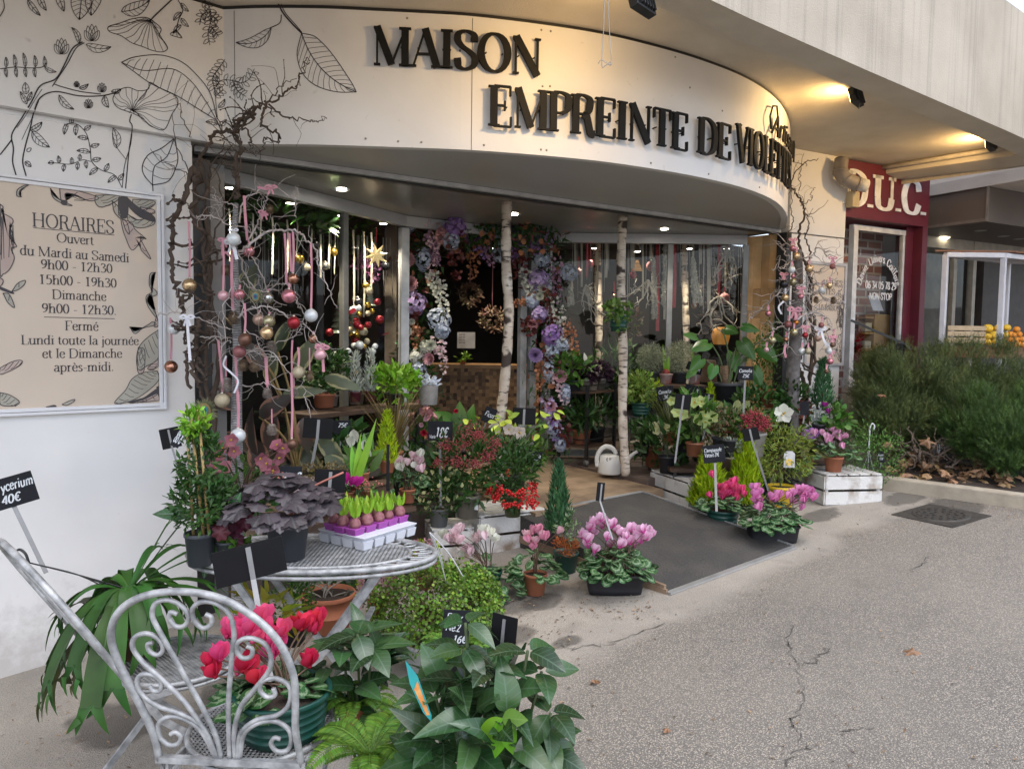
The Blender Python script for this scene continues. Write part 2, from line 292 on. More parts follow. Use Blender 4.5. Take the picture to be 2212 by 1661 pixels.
def txt(mb,s,mapf,thick=.15,thin=.045,serif=.1,lift=0,slant=0,gap=0,jit=0,mi=0):
    """writes s with cap height 1 from (0,0); mapf(x,y,l) gives the place in the world (l = distance off the surface)"""
    x0=0
    for ch in s:
        adv,st=strokes(ch)
        jy=random.uniform(-jit,jit)
        for fl,P in st:
            T=np.gradient(P,axis=0); T/=np.maximum(1e-9,np.linalg.norm(T,axis=1))[:,None]
            if 't' in fl: w=np.full(len(P),thin)
            elif 'k' in fl: w=np.full(len(P),thick)
            else: w=thin+(thick-thin)*np.abs(T[:,1])**1.5
            Nn=np.stack([-T[:,1],T[:,0]],1); Lf=P+Nn*w[:,None]/2; Rt=P-Nn*w[:,None]/2
            rib(mb,Lf,Rt,mapf,x0,jy,slant,lift,mi)
            if serif and 'n' not in fl and abs(T[0,1])>.5:
                for e,ok in ((0,'e' not in fl),(-1,'s' not in fl)):
                    if not ok: continue
                    x,y=P[e]; h=w[e]/2+serif; d=thin if y<.3 else -thin
                    rib(mb,np.array([(x-h,y+max(d,0)),(x+h,y+max(d,0))]),np.array([(x-h,y+min(d,0)),(x+h,y+min(d,0))]),mapf,x0,jy,slant,lift,mi)
        x0+=adv+gap
    return x0
def rib(mb,Lf,Rt,mapf,x0,jy,slant,lift,mi):
    k=len(Lf); f=lambda q,l:np.array([mapf(x0+p[0]+slant*p[1],p[1]+jy,l) for p in q])
    if lift:
        a,b,c,d=f(Lf,lift[1]),f(Rt,lift[1]),f(Lf,lift[0]),f(Rt,lift[0]); v=np.concatenate([a,b,c,d]); q=[]
        for i in range(k-1): q+=[(k+i,k+i+1,i+1,i),(i,i+1,2*k+i+1,2*k+i),(k+i+1,k+i,3*k+i,3*k+i+1),(2*k+i,2*k+i+1,3*k+i+1,3*k+i)]
        q+=[(0,2*k,3*k,k),(k-1,2*k-1,4*k-1,3*k-1)]
        mb.add(v,np.array(q),None,mi,False)
    else:
        v=np.concatenate([f(Lf,0),f(Rt,0)]); mb.add(v,np.array([(k+i,k+i+1,i+1,i) for i in range(k-1)]),None,mi,False)
def twidth(s,gap=0): return sum(GL[c][0]+gap for c in s)
def planemap(p0,ex,ez,n,h,off=.002):
    p0,ex,ez,n=(np.array(q,float) for q in (p0,ex,ez,n)); return lambda x,y,l:p0+ex*x*h+ez*y*h+n*(off+l)
# ============================================================ SETTING
def ground_material():
    m=bpy.data.materials.new('asphalt'); m.use_nodes=True; t=m.node_tree; N=t.nodes.new; L=t.links.new; b=t.nodes['Principled BSDF']; b.inputs['Roughness'].default_value=.85; b.inputs['Specular IOR Level'].default_value=.3
    tc=N('ShaderNodeTexCoord'); O=tc.outputs['Object']
    def noise(sc,d=3,off=None):
        n=N('ShaderNodeTexNoise'); n.inputs['Scale'].default_value=sc; n.inputs['Detail'].default_value=d; L(O,n.inputs['Vector']); return n.outputs[0]
    def rng(x,a,b_,c=0,d=1):
        q=N('ShaderNodeMapRange'); q.inputs[1].default_value=a;q.inputs[2].default_value=b_;q.inputs[3].default_value=c;q.inputs[4].default_value=d; L(x,q.inputs[0]); return q.outputs[0]
    def mix(f,a,c):
        q=N('ShaderNodeMix'); q.data_type='RGBA'
        for i,x in ((0,f),(6,a),(7,c)):
            if isinstance(x,tuple): q.inputs[i].default_value=(*x,1)
            else: L(x,q.inputs[i])
        return q.outputs[2]
    def M(op,a,bb=None):
        q=N('ShaderNodeMath'); q.operation=op
        for i,x in enumerate((a,bb)):
            if x is None: continue
            if isinstance(x,(int,float)): q.inputs[i].default_value=x
            else: L(x,q.inputs[i])
        return q.outputs[0]
    vo=N('ShaderNodeTexVoronoi'); vo.inputs['Scale'].default_value=165; L(O,vo.inputs['Vector'])
    sx=N('ShaderNodeSeparateColor'); L(vo.outputs['Color'],sx.inputs[0])
    chip=mix(rng(sx.outputs[0],.2,.9),(.19,.17,.145),(.56,.485,.395))
    chip=mix(rng(vo.outputs['Distance'],.25,.62),chip,(.11,.103,.096))
    big=noise(1.3,4); agg=mix(rng(big,.3,.7,.1,.4),chip,(.31,.272,.225))
    fine=noise(160,2); conc=mix(rng(fine,.4,.62),(.31,.28,.24),(.41,.37,.32)); conc=mix(rng(noise(3,5),.4,.75,0,.5),conc,(.24,.22,.2))
    sp=N('ShaderNodeSeparateXYZ'); L(O,sp.inputs[0]); X,Y=sp.outputs[0],sp.outputs[1]
    # the smoother apron in front of the shop ends at an uneven line
    e=M('ADD',Y,M('MULTIPLY',X,.0)); e=M('ADD',e,M('MULTIPLY',M('SUBTRACT',noise(1.7,5),.5),.5)); e=M('ADD',e,M('MULTIPLY',M('SUBTRACT',noise(30,2),.5),.06))
    ap=rng(e,APR-.05,APR+.1); col=mix(ap,agg,conc)
    col=mix(rng(noise(.8,6),.42,.7,0,.3),col,(.16,.145,.125)); col=mix(rng(noise(5,6),.58,.72,0,.3),col,(.12,.108,.095))
    # damp stains, plus dark patches painted by the pots in place of contact shadow
    for (cx,cy,r,k) in STAINS_AND_SHADE:
        dx=M('SUBTRACT',X,cx); dy=M('SUBTRACT',Y,cy); d=M('SQRT',M('ADD',M('MULTIPLY',dx,dx),M('MULTIPLY',M('MULTIPLY',dy,dy),k)))
        d=M('ADD',d,M('MULTIPLY',M('SUBTRACT',noise(7,6),.5),r*1.3)); col=mix(rng(d,r,r*.75,0,.62),col,(.05,.045,.04))
    L(col,b.inputs['Base Color'])
    bp=N('ShaderNodeBump'); bp.inputs['Strength'].default_value=.5; bp.inputs['Distance'].default_value=.006; L(vo.outputs['Distance'],bp.inputs['Height']); L(bp.outputs[0],b.inputs['Normal'])
    return m
_a=[ong(*q) for q in ((1130,1150),(1000,1330),(1110,1370),(1210,1392),(1300,1430),(2060,1095))]
APR=float(ong(1500,1330)[1]); STAINS_AND_SHADE=[*[(float(ong(*q)[0]),float(ong(*q)[1]),r,k) for *q,r,k in ((1770,1112,.22,4),(1600,1150,.16,2),(1170,1300,.14,2),(1950,1075,.3,5),(1100,1300,.2,1),(1500,1240,.07,3))],(_a[1][0],_a[1][1],.2,1),(_a[2][0],_a[2][1],.13,1),(_a[3][0]+.05,_a[3][1],.1,3),(_a[5][0],_a[5][1],.35,3),(float(ong(250,1560)[0]),float(ong(250,1560)[1]),.2,1),(float(ong(600,1500)[0]),float(ong(600,1500)[1]),.35,1)]
mb=MB(); S=120
mb.add([(x,y,gz(x)) for x,y in ((-S,-S),(S,-S),(S,S),(-S,S))],[(0,1,2,3)],smooth=False)
g=mb.build('ground',ground_material()); tag(g,kind='structure')
# cracks in the asphalt
mb=MB()
def crack(pp,w):
    P=[]; Q=[ong(u,v) for u,v in pp]
    for a,b in zip(Q[:-1],Q[1:]):
        for t in np.arange(0,1,.12): P.append(a+(b-a)*t+np.array([random.gauss(0,.012),random.gauss(0,.012),0]))
    P=[np.array((p[0],p[1],gz(p[0])+.004)) for p in P]
    W=[w*random.uniform(.3,1.3) for _ in P]; W[0]=W[-1]=.001
    mb.strip(P,W,nrm((-KG,0,1)))
crack([(1715,1350),(1700,1390),(1725,1440),(1738,1500),(1705,1560),(1745,1610),(1690,1661)],.005); crack([(1725,1440),(1770,1420),(1790,1395)],.006)
crack([(1960,1240),(2000,1215),(2010,1200)],.006); crack([(1200,1385),(1240,1400),(1320,1392),(1440,1345)],.006); crack([(1810,1580),(1900,1575)],.006)
o=mb.build('ground_cracks',mat('crack_dark',(.1,.092,.08),.95)); tag(o,kind='structure')
# ------------------------------------------------------------ flower shop
WHITE=mat('painted_panel',(.75,.74,.73),.55,(.70,.69,.68),3,bump=.05,bsc=40)
def dirty():
    t=WHITE.node_tree; N=t.nodes.new; L=t.links.new; b=t.nodes['Principled BSDF']; src=b.inputs['Base Color'].links[0].from_socket; tc=N('ShaderNodeTexCoord'); s=N('ShaderNodeSeparateXYZ'); L(tc.outputs['Object'],s.inputs[0]); n=N('ShaderNodeTexNoise'); n.inputs['Scale'].default_value=9; n.inputs['Detail'].default_value=8; n.inputs['Roughness'].default_value=.7; L(tc.outputs['Object'],n.inputs['Vector'])
    a=N('ShaderNodeMath'); a.operation='MULTIPLY_ADD'; a.inputs[1].default_value=-.9; L(n.outputs[0],a.inputs[0]); L(s.outputs[2],a.inputs[2]); r=N('ShaderNodeMapRange'); r.inputs[1].default_value=-.12; r.inputs[2].default_value=-.42; r.inputs[4].default_value=.55; L(a.outputs[0],r.inputs[0])
    n2=N('ShaderNodeTexNoise'); n2.inputs['Scale'].default_value=22; n2.inputs['Detail'].default_value=9; L(tc.outputs['Object'],n2.inputs['Vector']); r2=N('ShaderNodeMapRange'); r2.inputs[1].default_value=.68; r2.inputs[2].default_value=.78; r2.inputs[4].default_value=.35; L(n2.outputs[0],r2.inputs[0]); mx=N('ShaderNodeMath'); mx.operation='MAXIMUM'; L(r.outputs[0],mx.inputs[0]); L(r2.outputs[0],mx.inputs[1])
    x=N('ShaderNodeMix'); x.data_type='RGBA'; L(mx.outputs[0],x.inputs[0]); L(src,x.inputs[6]); x.inputs[7].default_value=(.33,.30,.27,1); L(x.outputs[2],b.inputs['Base Color'])
dirty()
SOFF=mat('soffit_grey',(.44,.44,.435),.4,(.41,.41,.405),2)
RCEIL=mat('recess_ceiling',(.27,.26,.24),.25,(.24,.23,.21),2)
TRIM=mat('trim_grey',(.48,.49,.51),.4,(.45,.46,.48))
BLK=mat('black_metal',(.012,.012,.013),.45,(.02,.02,.02))
RENDER=mat('canopy_render',(.62,.56,.46),.85,(.54,.48,.39),3,bump=.35,bsc=130)
def glassmat(name,f=.09,tint=(.93,.95,.95)):
    m=bpy.data.materials.new(name); m.use_nodes=True; t=m.node_tree; t.nodes.remove(t.nodes['Principled BSDF']); out=t.nodes['Material Output']
    a=t.nodes.new('ShaderNodeBsdfTransparent'); a.inputs[0].default_value=(*tint,1); b=t.nodes.new('ShaderNodeBsdfGlossy'); b.inputs['Roughness'].default_value=.02; b.inputs[0].default_value=(1,1,1,1)
    fr=t.nodes.new('ShaderNodeFresnel'); fr.inputs[0].default_value=1.33
    mp=t.nodes.new('ShaderNodeMath'); mp.operation='MULTIPLY'; mp.inputs[1].default_value=1.0; t.links.new(fr.outputs[0],mp.inputs[0])
    x=t.nodes.new('ShaderNodeMixShader'); t.links.new(mp.outputs[0],x.inputs[0]); t.links.new(a.outputs[0],x.inputs[1]); t.links.new(b.outputs[0],x.inputs[2]); t.links.new(x.outputs[0],out.inputs[0]); return m
GLASS=glassmat('shop_glass')
shop=thing('flower_shop','white corner flower shop with a bulging curved sign, black raised letters and plant drawings','shop',(0,0,0))
ZJ,ZT,ZF=2.62,3.34,.5
XL=float(ony(415,320,0)[0])
# wall panels left of the window
mb=MB(); mb.box(-2.2,XL,0,.12,-.4,2.595); mb.box(-2.2,XL,.014,.1,2.595,2.62); mb.build('wall',WHITE,shop,bevel=.003)
CURVE=smooth([(1.41,-.035,0),(1.57,-.2,0),(1.8,-.4,0),(2.02,-.56,0),(2.23,-.71,0),(2.44,-.85,0),(2.78,-1.02,0),(3.12,-1.155,0),(3.45,-1.235,0),(3.8,-1.29,0),(4.2,-1.31,0),(4.55,-1.28,0),(4.9,-1.2,0),(5.25,-1.07,0),(5.6,-.9,0),(5.9,-.72,0),(6.15,-.57,0)],5)[:,:2]
CURVE=np.concatenate([[(-2.2,-.035)],CURVE])
SEG=np.diff(CURVE,axis=0); SL=np.linalg.norm(SEG,axis=1); CS=np.concatenate([[0],np.cumsum(SL)])
def cpos(s):
    i=int(np.clip(np.searchsorted(CS,s)-1,0,len(SL)-1)); t=(s-CS[i])/SL[i]; p=CURVE[i]+SEG[i]*t
    def tn(j): return SEG[int(np.clip(j,0,len(SL)-1))]/SL[int(np.clip(j,0,len(SL)-1))]
    d=tn(i)
    if i>1: d=nrm(tn(i)*(1-abs(t-.5))+(tn(i-1) if t<.5 else tn(i+1))*abs(t-.5))
    return p,np.array((d[1],-d[0]))        # outward normal (towards the street)
def conf(u,v):       # where a direction of view meets the curved fascia: (arc length, height)
    r=ray(u,v); o=EYE[:2]; best=None
    for i in range(len(SL)):
        A=np.array([[r[0],-SEG[i][0]],[r[1],-SEG[i][1]]]); bvec=CURVE[i]-o
        try: tt,s=np.linalg.solve(A,bvec)
        except Exception: continue
        if -1e-6<=s<=1+1e-6 and tt>0 and (best is None or tt<best[0]): best=(tt,CS[i]+s*SL[i],EYE[2]+tt*r[2])
    return (best[1],best[2]) if best else None
# curved sign board, with a small return under and over it
mb=MB(); k=len(CURVE); nr=[]
for i in range(k):
    p,n=cpos(CS[i]+(1e-4 if i==0 else -1e-4)); nr.append(n)
nr=np.array(nr); inn=CURVE-nr*.05; inn[0]=(-2.2,.1); 
v=np.concatenate([[(*p,ZJ) for p in CURVE],[(*p,ZT-.02) for p in CURVE],[(*p,ZJ) for p in inn],[(*p,ZT-.02) for p in inn]])
f=[(i,i+1,k+i+1,k+i) for i in range(k-1)]+[(2*k+i,2*k+i+1,i+1,i) for i in range(k-1)]+[(k+i,k+i+1,3*k+i+1,3*k+i) for i in range(k-1)]
mb.add(v,np.array(f),None,0,False); mb.build('sign_board',WHITE,shop)
# dark gap between sign board and canopy
mb=MB(); v=np.concatenate([[(*p,ZT-.02) for p in CURVE-nr*.006],[(*p,ZT-.001) for p in CURVE-nr*.006]]); mb.add(v,np.array([(i,i+1,k+i+1,k+i) for i in range(k-1)]),None,0,False); mb.build('shadow_gap',BLK,shop)
# panel seams and screws
for s in (CS[1]+.06,float(conf(1020,120)[0])):
    mb=MB(); p,n=cpos(s); q=np.array((*(p+n*.0015),0)); d=np.array((-n[1],n[0],0))
    mb.add([q+d*a+np.array((0,0,z)) for a,z in ((-.0015,ZJ),(.0015,ZJ),(.0015,ZT-.03),(-.0015,ZT-.03))],[(0,1,2,3)]); mb.build('panel_seam',mat('seam_dark',(.12,.11,.1),.8),shop)
mb=MB()
for uv in ((880,17),(1170,35),(1190,38),(1172,187),(1188,187),(1168,363),(1180,366),(860,340),(910,352),(1045,355),(1405,380),(1530,390),(1640,405),(790,300),(1490,190),(1560,240),(1460,58)):
    q=conf(*uv)
    if q:
        q=(q[0],min(max(q[1],ZJ+.03),ZT-.05)); p,n=cpos(q[0]); mb.ball((*(p+n*.001),q[1]),.006,8,5)
mb.build('screw_heads',mat('screw_grey',(.35,.32,.28),.5,metal=.5),shop)
# soffit of the bulge
LA,LB=np.array((1.30,.10)),np.array((6.15,-.53))
mb=MB(); cc=CURVE[1:]-nr[1:]*.01; pts=[(*p,ZJ+.004) for p in cc]
ln=[(*(LA+(LB-LA)*t),ZJ+.004) for t in np.linspace(0,1,len(pts))]
kk=len(pts); mb.add(np.array(ln+pts),np.array([(i,i+1,kk+i+1,kk+i) for i in range(kk-1)]),None,0,False)
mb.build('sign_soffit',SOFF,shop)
mb=MB(); d=nrm(LB-LA); nn=np.array((d[1],-d[0]))
mb.bar((*(LA-nn*.015),ZJ-.012),(*(LB-nn*.015),ZJ-.012),.03,.028); mb.build('soffit_trim',mat('trim_white',(.55,.55,.55),.5),shop)
mb=MB(); mb.bar((*(LA-nn*.055),ZJ-.012),(*(LB-nn*.055),ZJ-.012),.05,.05); mb.build('shadow_gap',BLK,shop)
# window lines of the recess
GL0,GL1=np.array((1.50,.45)),np.array((3.25,1.15)); GR0,GR1=np.array((4.74,1.01)),np.array((6.13,-.19))
ZC=2.60
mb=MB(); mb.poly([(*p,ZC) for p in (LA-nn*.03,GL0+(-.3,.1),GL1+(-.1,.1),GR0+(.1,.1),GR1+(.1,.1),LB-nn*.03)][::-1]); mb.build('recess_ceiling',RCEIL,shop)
def face_n(a,b): d=nrm(b-a); return np.array((d[1],-d[0]))
for a,b,z0 in ((GL0,GL1,.5),(GL1,GR0,0),(GR0,GR1,.6)):
    n2=face_n(a,b); mb=MB(); mb.bar((*(a+n2*.02),ZC-.045),(*(b+n2*.02),ZC-.045),.06,.085); mb.build('window_header',TRIM,shop)
for a,b,nm in ((GL0,GL1,'window'),(GR0,GR1,'window')):
    mb=MB(); z0=.55; W=2.51
    d=nrm(b-a)
    mb.bar((*a,z0),(*b,z0),.05,.06)
    for t in (0,.62,1.0): p=a+(b-a)*t; mb.bar((*p,z0),(*p,W),.045,.05,up=(*d,0))
    wf=mb.build('window',mat('frame_metal',(.23,.23,.22),.4,metal=.3),shop)
    n2=face_n(a,b); mb=MB(); q=.006
    mb.add([(*(a+n2*q),z0),(*(b+n2*q),z0),(*(b+n2*q),W),(*(a+n2*q),W)],[(0,1,2,3)]); mb.build('pane',GLASS,wf)
# dark corner post and door frame
mb=MB(); mb.box(XL+.002,XL+.10,.03,.13,-.1,ZC-.06); mb.build('corner_post',BLK,shop)
mb=MB(); mb.box(XL+.102,XL+.2,.10,.46,-.1,ZC-.06); mb.build('corner_cladding',mat('cladding_grey',(.2,.2,.2),.5,(.14,.13,.12),5),shop)
d=nrm(GR0-GL1); dp=lambda t:GL1+(GR0-GL1)*t
for t,w in ((.0,.06),(.80,.05),(.875,.05),(.985,.06)): mb=MB(); p=dp(t)-np.array((0,.02)); mb.bar((*p,.5),(*p,2.5),w,.07,up=(*d,0)); dr=mb.build('door_post',mat('door_grey',(.45,.46,.48),.4,metal=.2),shop)
mb=MB(); p=dp(.885)+np.array((0,-.06)); mb.bar((*p,1.32),(*p,1.48),.02,.03); mb.build('handle',BLK,dr)
# timber lining at the right of the recess, metal post, right wall
TIMB=mat('timber_boards',(.42,.25,.11),.6,(.27,.15,.06),6)
mb=MB(); WA,WB=np.array((6.125,-.19)),np.array((6.135,-.50))
for i in range(4):
    a=WA+(WB-WA)*(i/4+.004); b=WA+(WB-WA)*((i+1)/4-.004)
    zs=[.5,1.1+.37*((i*2)%3),1.9+.2*(i%2),ZC-.01]
    for z0,z1 in zip(zs[:-1],zs[1:]): mb.bar((*((a+b)/2+(.03,0)),z0+.002),(*((a+b)/2+(.03,0)),z1-.002),np.linalg.norm(b-a),.02+.006*((i+int(z0*7))%3),up=(1,0,0))
mb.build('timber_lining',mat('timber_lining',(.66,.43,.22),.6,(.46,.27,.12),5,isl=.3),shop)
mb=MB(); mb.box(6.13,6.21,-.60,-.505,.3,ZJ-.03); mb.build('corner_post',BLK,shop)
RW0,RW1=np.array((6.2,-.58)),np.array((6.91,-.74)); E2=nrm(RW1-RW0); Q2=np.array((E2[1],-E2[0]))   # Q2 points to the street
def rw(u,v,off=0): return onp(u,v,(*(RW0+Q2*off),0),(*Q2,0))
mb=MB()
for z0,z1,o in ((.2,ZJ-.03,0),(ZJ-.02,ZT-.002,.004)):
    c=(RW0+RW1)/2-Q2*(.1-o); mb.obox((*c,(z0+z1)/2),(*(E2*np.linalg.norm(RW1-RW0)/2),0),(*(Q2*.1),0),(0,0,(z1-z0)/2))
mb.build('wall',WHITE,shop,bevel=.003)
# floors
mb=MB(); mb.hexa([(1.3,.12,0),(3.3,.12,0),(3.3,1.4,0),(1.3,1.4,0),(1.3,.12,.42),(3.3,.12,.42),(3.3,1.4,.42),(1.3,1.4,.42)]); STP=mat('step_brown',(.13,.095,.08),.6,(.09,.065,.055),6,bump=.1); mb.build('step',STP,shop,bevel=.006); mb=MB(); mb.box(4.66,6.2,-.30,1.4,.1,.5)
mb.build('step',STP,shop,bevel=.006)
mb=MB()
for i in range(9):
    y0=-.46+i*.17; x0=3.3
    z=lambda y:.445+.06*(y+.46)/1.5
    mb.hexa([(x0,y0,.2),(4.655,y0,.2),(4.655,y0+.167,.2),(x0,y0+.167,.2),(x0,y0,z(y0)),(4.655,y0,z(y0)),(4.655,y0+.167,z(y0+.167)),(x0,y0+.167,z(y0+.167))])
mb.build('floor_boards',mat('floor_boards',(.30,.215,.14),.55,(.20,.14,.09),7,isl=.15),shop)
# interior shell
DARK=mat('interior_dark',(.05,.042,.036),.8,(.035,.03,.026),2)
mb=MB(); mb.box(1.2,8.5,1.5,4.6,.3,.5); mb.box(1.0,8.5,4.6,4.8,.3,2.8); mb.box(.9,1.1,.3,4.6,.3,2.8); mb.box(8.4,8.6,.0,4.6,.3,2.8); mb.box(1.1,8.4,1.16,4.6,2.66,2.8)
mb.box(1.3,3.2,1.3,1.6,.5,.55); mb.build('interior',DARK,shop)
# ------------------------------------------------------------ canopy slab
can=thing('canopy','concrete canopy slab with stained rendered edge and yellow lit underside above the shop','canopy',(0,0,0))
mb=MB(); out=[(1.0,-1.72),(3.27,-1.80),(4.39,-1.87),(6.26,-2.0),(7.45,-2.05)]
top=[(1.0,1.0),(7.45,1.0)]
mb.poly([(x,y,ZT) for x,y in [(-3,-1.6)]+out+[(7.45,-.3),(7.45,1),(-3,1)]][::-1]); mb.build('underside',RENDER,can)
oc=[(-3,-1.6)]+out; of=[(x,y-.2) for x,y in oc]; of[-1]=(7.68,-2.28)
mb=MB(); kx=len(oc)
mb.add([(x,y,ZT-.16) for x,y in oc]+[(x,y,ZT-.16) for x,y in of],np.array([(i,kx+i,kx+i+1,i+1) for i in range(kx-1)]),None,0,False)
mb.add([(x,y,ZT-.16) for x,y in oc]+[(x,y,ZT) for x,y in oc],np.array([(i,i+1,kx+i+1,kx+i) for i in range(kx-1)]),None,0,False)
mb.hexa([(7.45,-2.05,ZT-.10),(7.68,-2.28,ZT-.16),(7.68,1,ZT-.05),(7.45,1,ZT-.05),(7.45,-2.05,ZT+.3),(7.68,-2.28,ZT+.3),(7.68,1,ZT+.3),(7.45,1,ZT+.3)])
mb.build('edge_beam',RENDER,can)
mb=MB(); mb.tube([(7.41,-1.9,ZT-.03),(7.41,-.4,ZT-.03)],.02,8); mb.build('conduit',mat('conduit_paint',(.5,.44,.35),.7),can)
def stained():
    m=mat('canopy_edge',(.48,.425,.345),.85,(.40,.35,.28),2.5,bump=.3,bsc=120); t=m.node_tree; N=t.nodes.new; L=t.links.new; b=t.nodes['Principled BSDF']; src=b.inputs['Base Color'].links[0].from_socket
    tc=N('ShaderNodeTexCoord'); mp=N('ShaderNodeMapping'); mp.inputs['Scale'].default_value=(9,9,.12); L(tc.outputs['Object'],mp.inputs[0])
    n=N('ShaderNodeTexNoise'); n.inputs['Scale'].default_value=1.5; n.inputs['Detail'].default_value=8; n.inputs['Roughness'].default_value=.75; L(mp.outputs[0],n.inputs['Vector'])
    r=N('ShaderNodeMapRange'); r.inputs[1].default_value=.5; r.inputs[2].default_value=.75; r.inputs[4].default_value=.6; L(n.outputs[0],r.inputs[0])
    x=N('ShaderNodeMix'); x.data_type='RGBA'; L(r.outputs[0],x.inputs[0]); L(src,x.inputs[6]); x.inputs[7].default_value=(.16,.15,.135,1); L(x.outputs[2],b.inputs['Base Color']); return m
ZP=4.075
mb=MB(); mb.add([(x,y,ZT-.16) for x,y in of]+[(x,y,ZP) for x,y in of]+[(x,y+.3,ZP) for x,y in of],np.array([(i,i+1,kx+i+1,kx+i) for i in range(kx-1)]+[(kx+i,kx+i+1,2*kx+i+1,2*kx+i) for i in range(kx-1)]),None,0,False)
x,y=of[-1]; mb.add([(x,y,ZT-.16),(x,1,ZT-.16),(x,1,ZP),(x,y,ZP)],[(0,1,2,3)],smooth=False)
mb.build('parapet',stained(),can)
mb=MB(); mb.poly([(-3,-1.3,ZT+.4),(7.6,-1.5,ZT+.4),(7.6,3,ZT+.4),(-3,3,ZT+.4)]); mb.box(-3,7.6,1.0,5,ZT,4.1); mb.build('roof_slab',RENDER,can)
# ------------------------------------------------------------ raised letters on the sign
LET=mat('letter_black',(.01,.01,.01),.6,(.013,.013,.013),spec=.15)
def smap(s0,z0,sx,h,off):
    def f(x,y,l):
        p,n=cpos(s0+x*sx); q=p+n*(off+l); return np.array((q[0],q[1],z0+y*h))
    return f
def sign_word(s,s0,s1,z,h,off=.03,th=.02):
    sx=(s1-s0)/twidth(s); x=0
    for ch in s:
        mb=MB(); txt(mb,ch,smap(s0+x*sx,z,sx,h,off),.19,.045,.06,lift=(0,th),gap=0)
        for q in (.25,.75):     # little stand-offs behind each letter
            p,n=cpos(s0+(x+GL[ch][0]*q)*sx); mb.tube([(*(p),z+h*.5),(*(p+n*(off+.004)),z+h*.5)],.004,6)
        mb.build('sign_letter',LET,shop); x+=GL[ch][0]
sign_word('MAISON',4.40,5.31,3.035,.197,.012,.018)
sign_word('EMPREINTE',5.01,6.28,2.745,.21); sign_word('DE',6.36,6.68,2.752,.21); sign_word('VIOLETTES',6.74,7.80,2.757,.235)
mb=MB(); s='Artisan Fl'
txt(mb,s,smap(7.22,3.04,.95/twidth(s),.14,.03),.13,.07,0,lift=(0,.012),slant=.25,jit=.02)
mb.tube([ (lambda p,n:(*(p+n*.035),z))(*cpos(a)) for a,z in ((7.22,3.06),(7.19,3.14),(7.24,3.22),(7.32,3.24),(7.35,3.18),(7.30,3.10),(7.25,3.05))],.007,6)
mb.build('script_lettering',LET,shop)
# ------------------------------------------------------------ ink drawing of plants on the panels (part of the wall)
INK=mat('ink_line',(.025,.018,.02),.7,(.03,.022,.024)); mur=MB()
def wallp(u,v):
    if u>478:
        q=conf(u,v)
        if q: p,n=cpos(q[0]); return np.array((*(p+n*.002),q[1])),np.array((*n,0))
    a=ony(u,v,-.038)
    if a[2]<ZJ: a=ony(u,v,-.002)
    return a,np.array((0,-1.,0))
def ink(pts,w=2.0,cv=True,k=5,taper=False):       # pts in the drawing's own grid
    P=np.array([(x*.3641,y*.3641,0) for x,y in pts]); P=smooth(P,k) if cv and len(P)>2 else P
    q=[wallp(a,b) for a,b,_ in P]; d=dep(q[0][0])
    W=np.full(len(P),w*.82*px(d)); 
    if taper: W=W*np.linspace(1.4,.5,len(P))
    mur.strip([a for a,_ in q],W,[n for _,n in q])
def inkleaf(b,t,w,bend=0,nv=6,lw=1.6):
    b,t=np.array(b,float),np.array(t,float); d=t-b; L=np.linalg.norm(d); n=np.array((-d[1],d[0]))/L
    mid=lambda s:b+d*s+n*bend*L*4*s*(1-s); S=np.linspace(0,1,9)
    wd=lambda s:w*math.sin(math.pi*s**.8)**.8
    for sg in (-1,1): ink([mid(s)+n*sg*wd(s) for s in S],lw)
    if nv>0:
        ink([mid(s) for s in S],lw*1.1)
        for i in range(nv):
            s=(i+.6)/(nv+.6)
            for sg in (-1,1): ink([mid(s),mid(min(1,s+.06))+n*sg*wd(min(1,s+.1))*.5,mid(min(1,s+.13))+n*sg*wd(min(1,s+.13))*.96],lw*.6,k=3)
# large tree at the left
ink([(95,1040),(75,960),(80,880),(70,800),(130,700),(190,600),(240,510),(330,470),(380,390),(430,290),(490,250)],3)
ink([(155,1045),(135,960),(150,870),(180,760),(200,670),(240,580),(330,545),(470,570),(600,570),(700,548)],3)
ink([(320,500),(380,520),(480,545),(600,560)],2.4); ink([(310,515),(340,470),(400,380),(450,290),(500,255)],2.2); ink([(0,920),(40,870),(70,830)],3); ink([(100,760),(150,690),(210,590),(250,530)],1.3); ink([(130,830),(190,700),(230,600)],1.2)
ink([(0,410),(90,400),(180,405),(250,400),(275,375)],2)
for x,a in ((35,-60),(90,-75),(150,-85),(210,-70),(265,-65)): inkleaf((x,400),(x+10*(a+75)/20-8,400+a),11,.05,2,1.3)
for x in (35,95,150,205): inkleaf((x,403),(x+6,460),10,.05,2,1.3)
inkleaf((265,400),(335,428),12,.1,2,1.3)
for b,t,w in (((160,620),(120,545),14),((165,600),(190,545),12),((155,560),(150,490),20)): inkleaf(b,t,w,0,3,1.3)
def bud(x,y,r):
    for a in (-.9,-.45,0,.45,.9): inkleaf((x,y+r),(x+r*1.1*math.sin(a),y+r-2*r*math.cos(a)),r*.38,.06*a,0,1.3)
bud(365,275,48); bud(545,195,50); bud(605,520,28); bud(525,615,28); bud(455,500,18)
for b,t,w in (((470,260),(425,165),16),((510,265),(660,280),24),((470,525),(525,500),12),((350,565),(440,650),18),((620,570),(645,640),18),((660,545),(720,530),14)): inkleaf(b,t,w,.12,4,1.4)
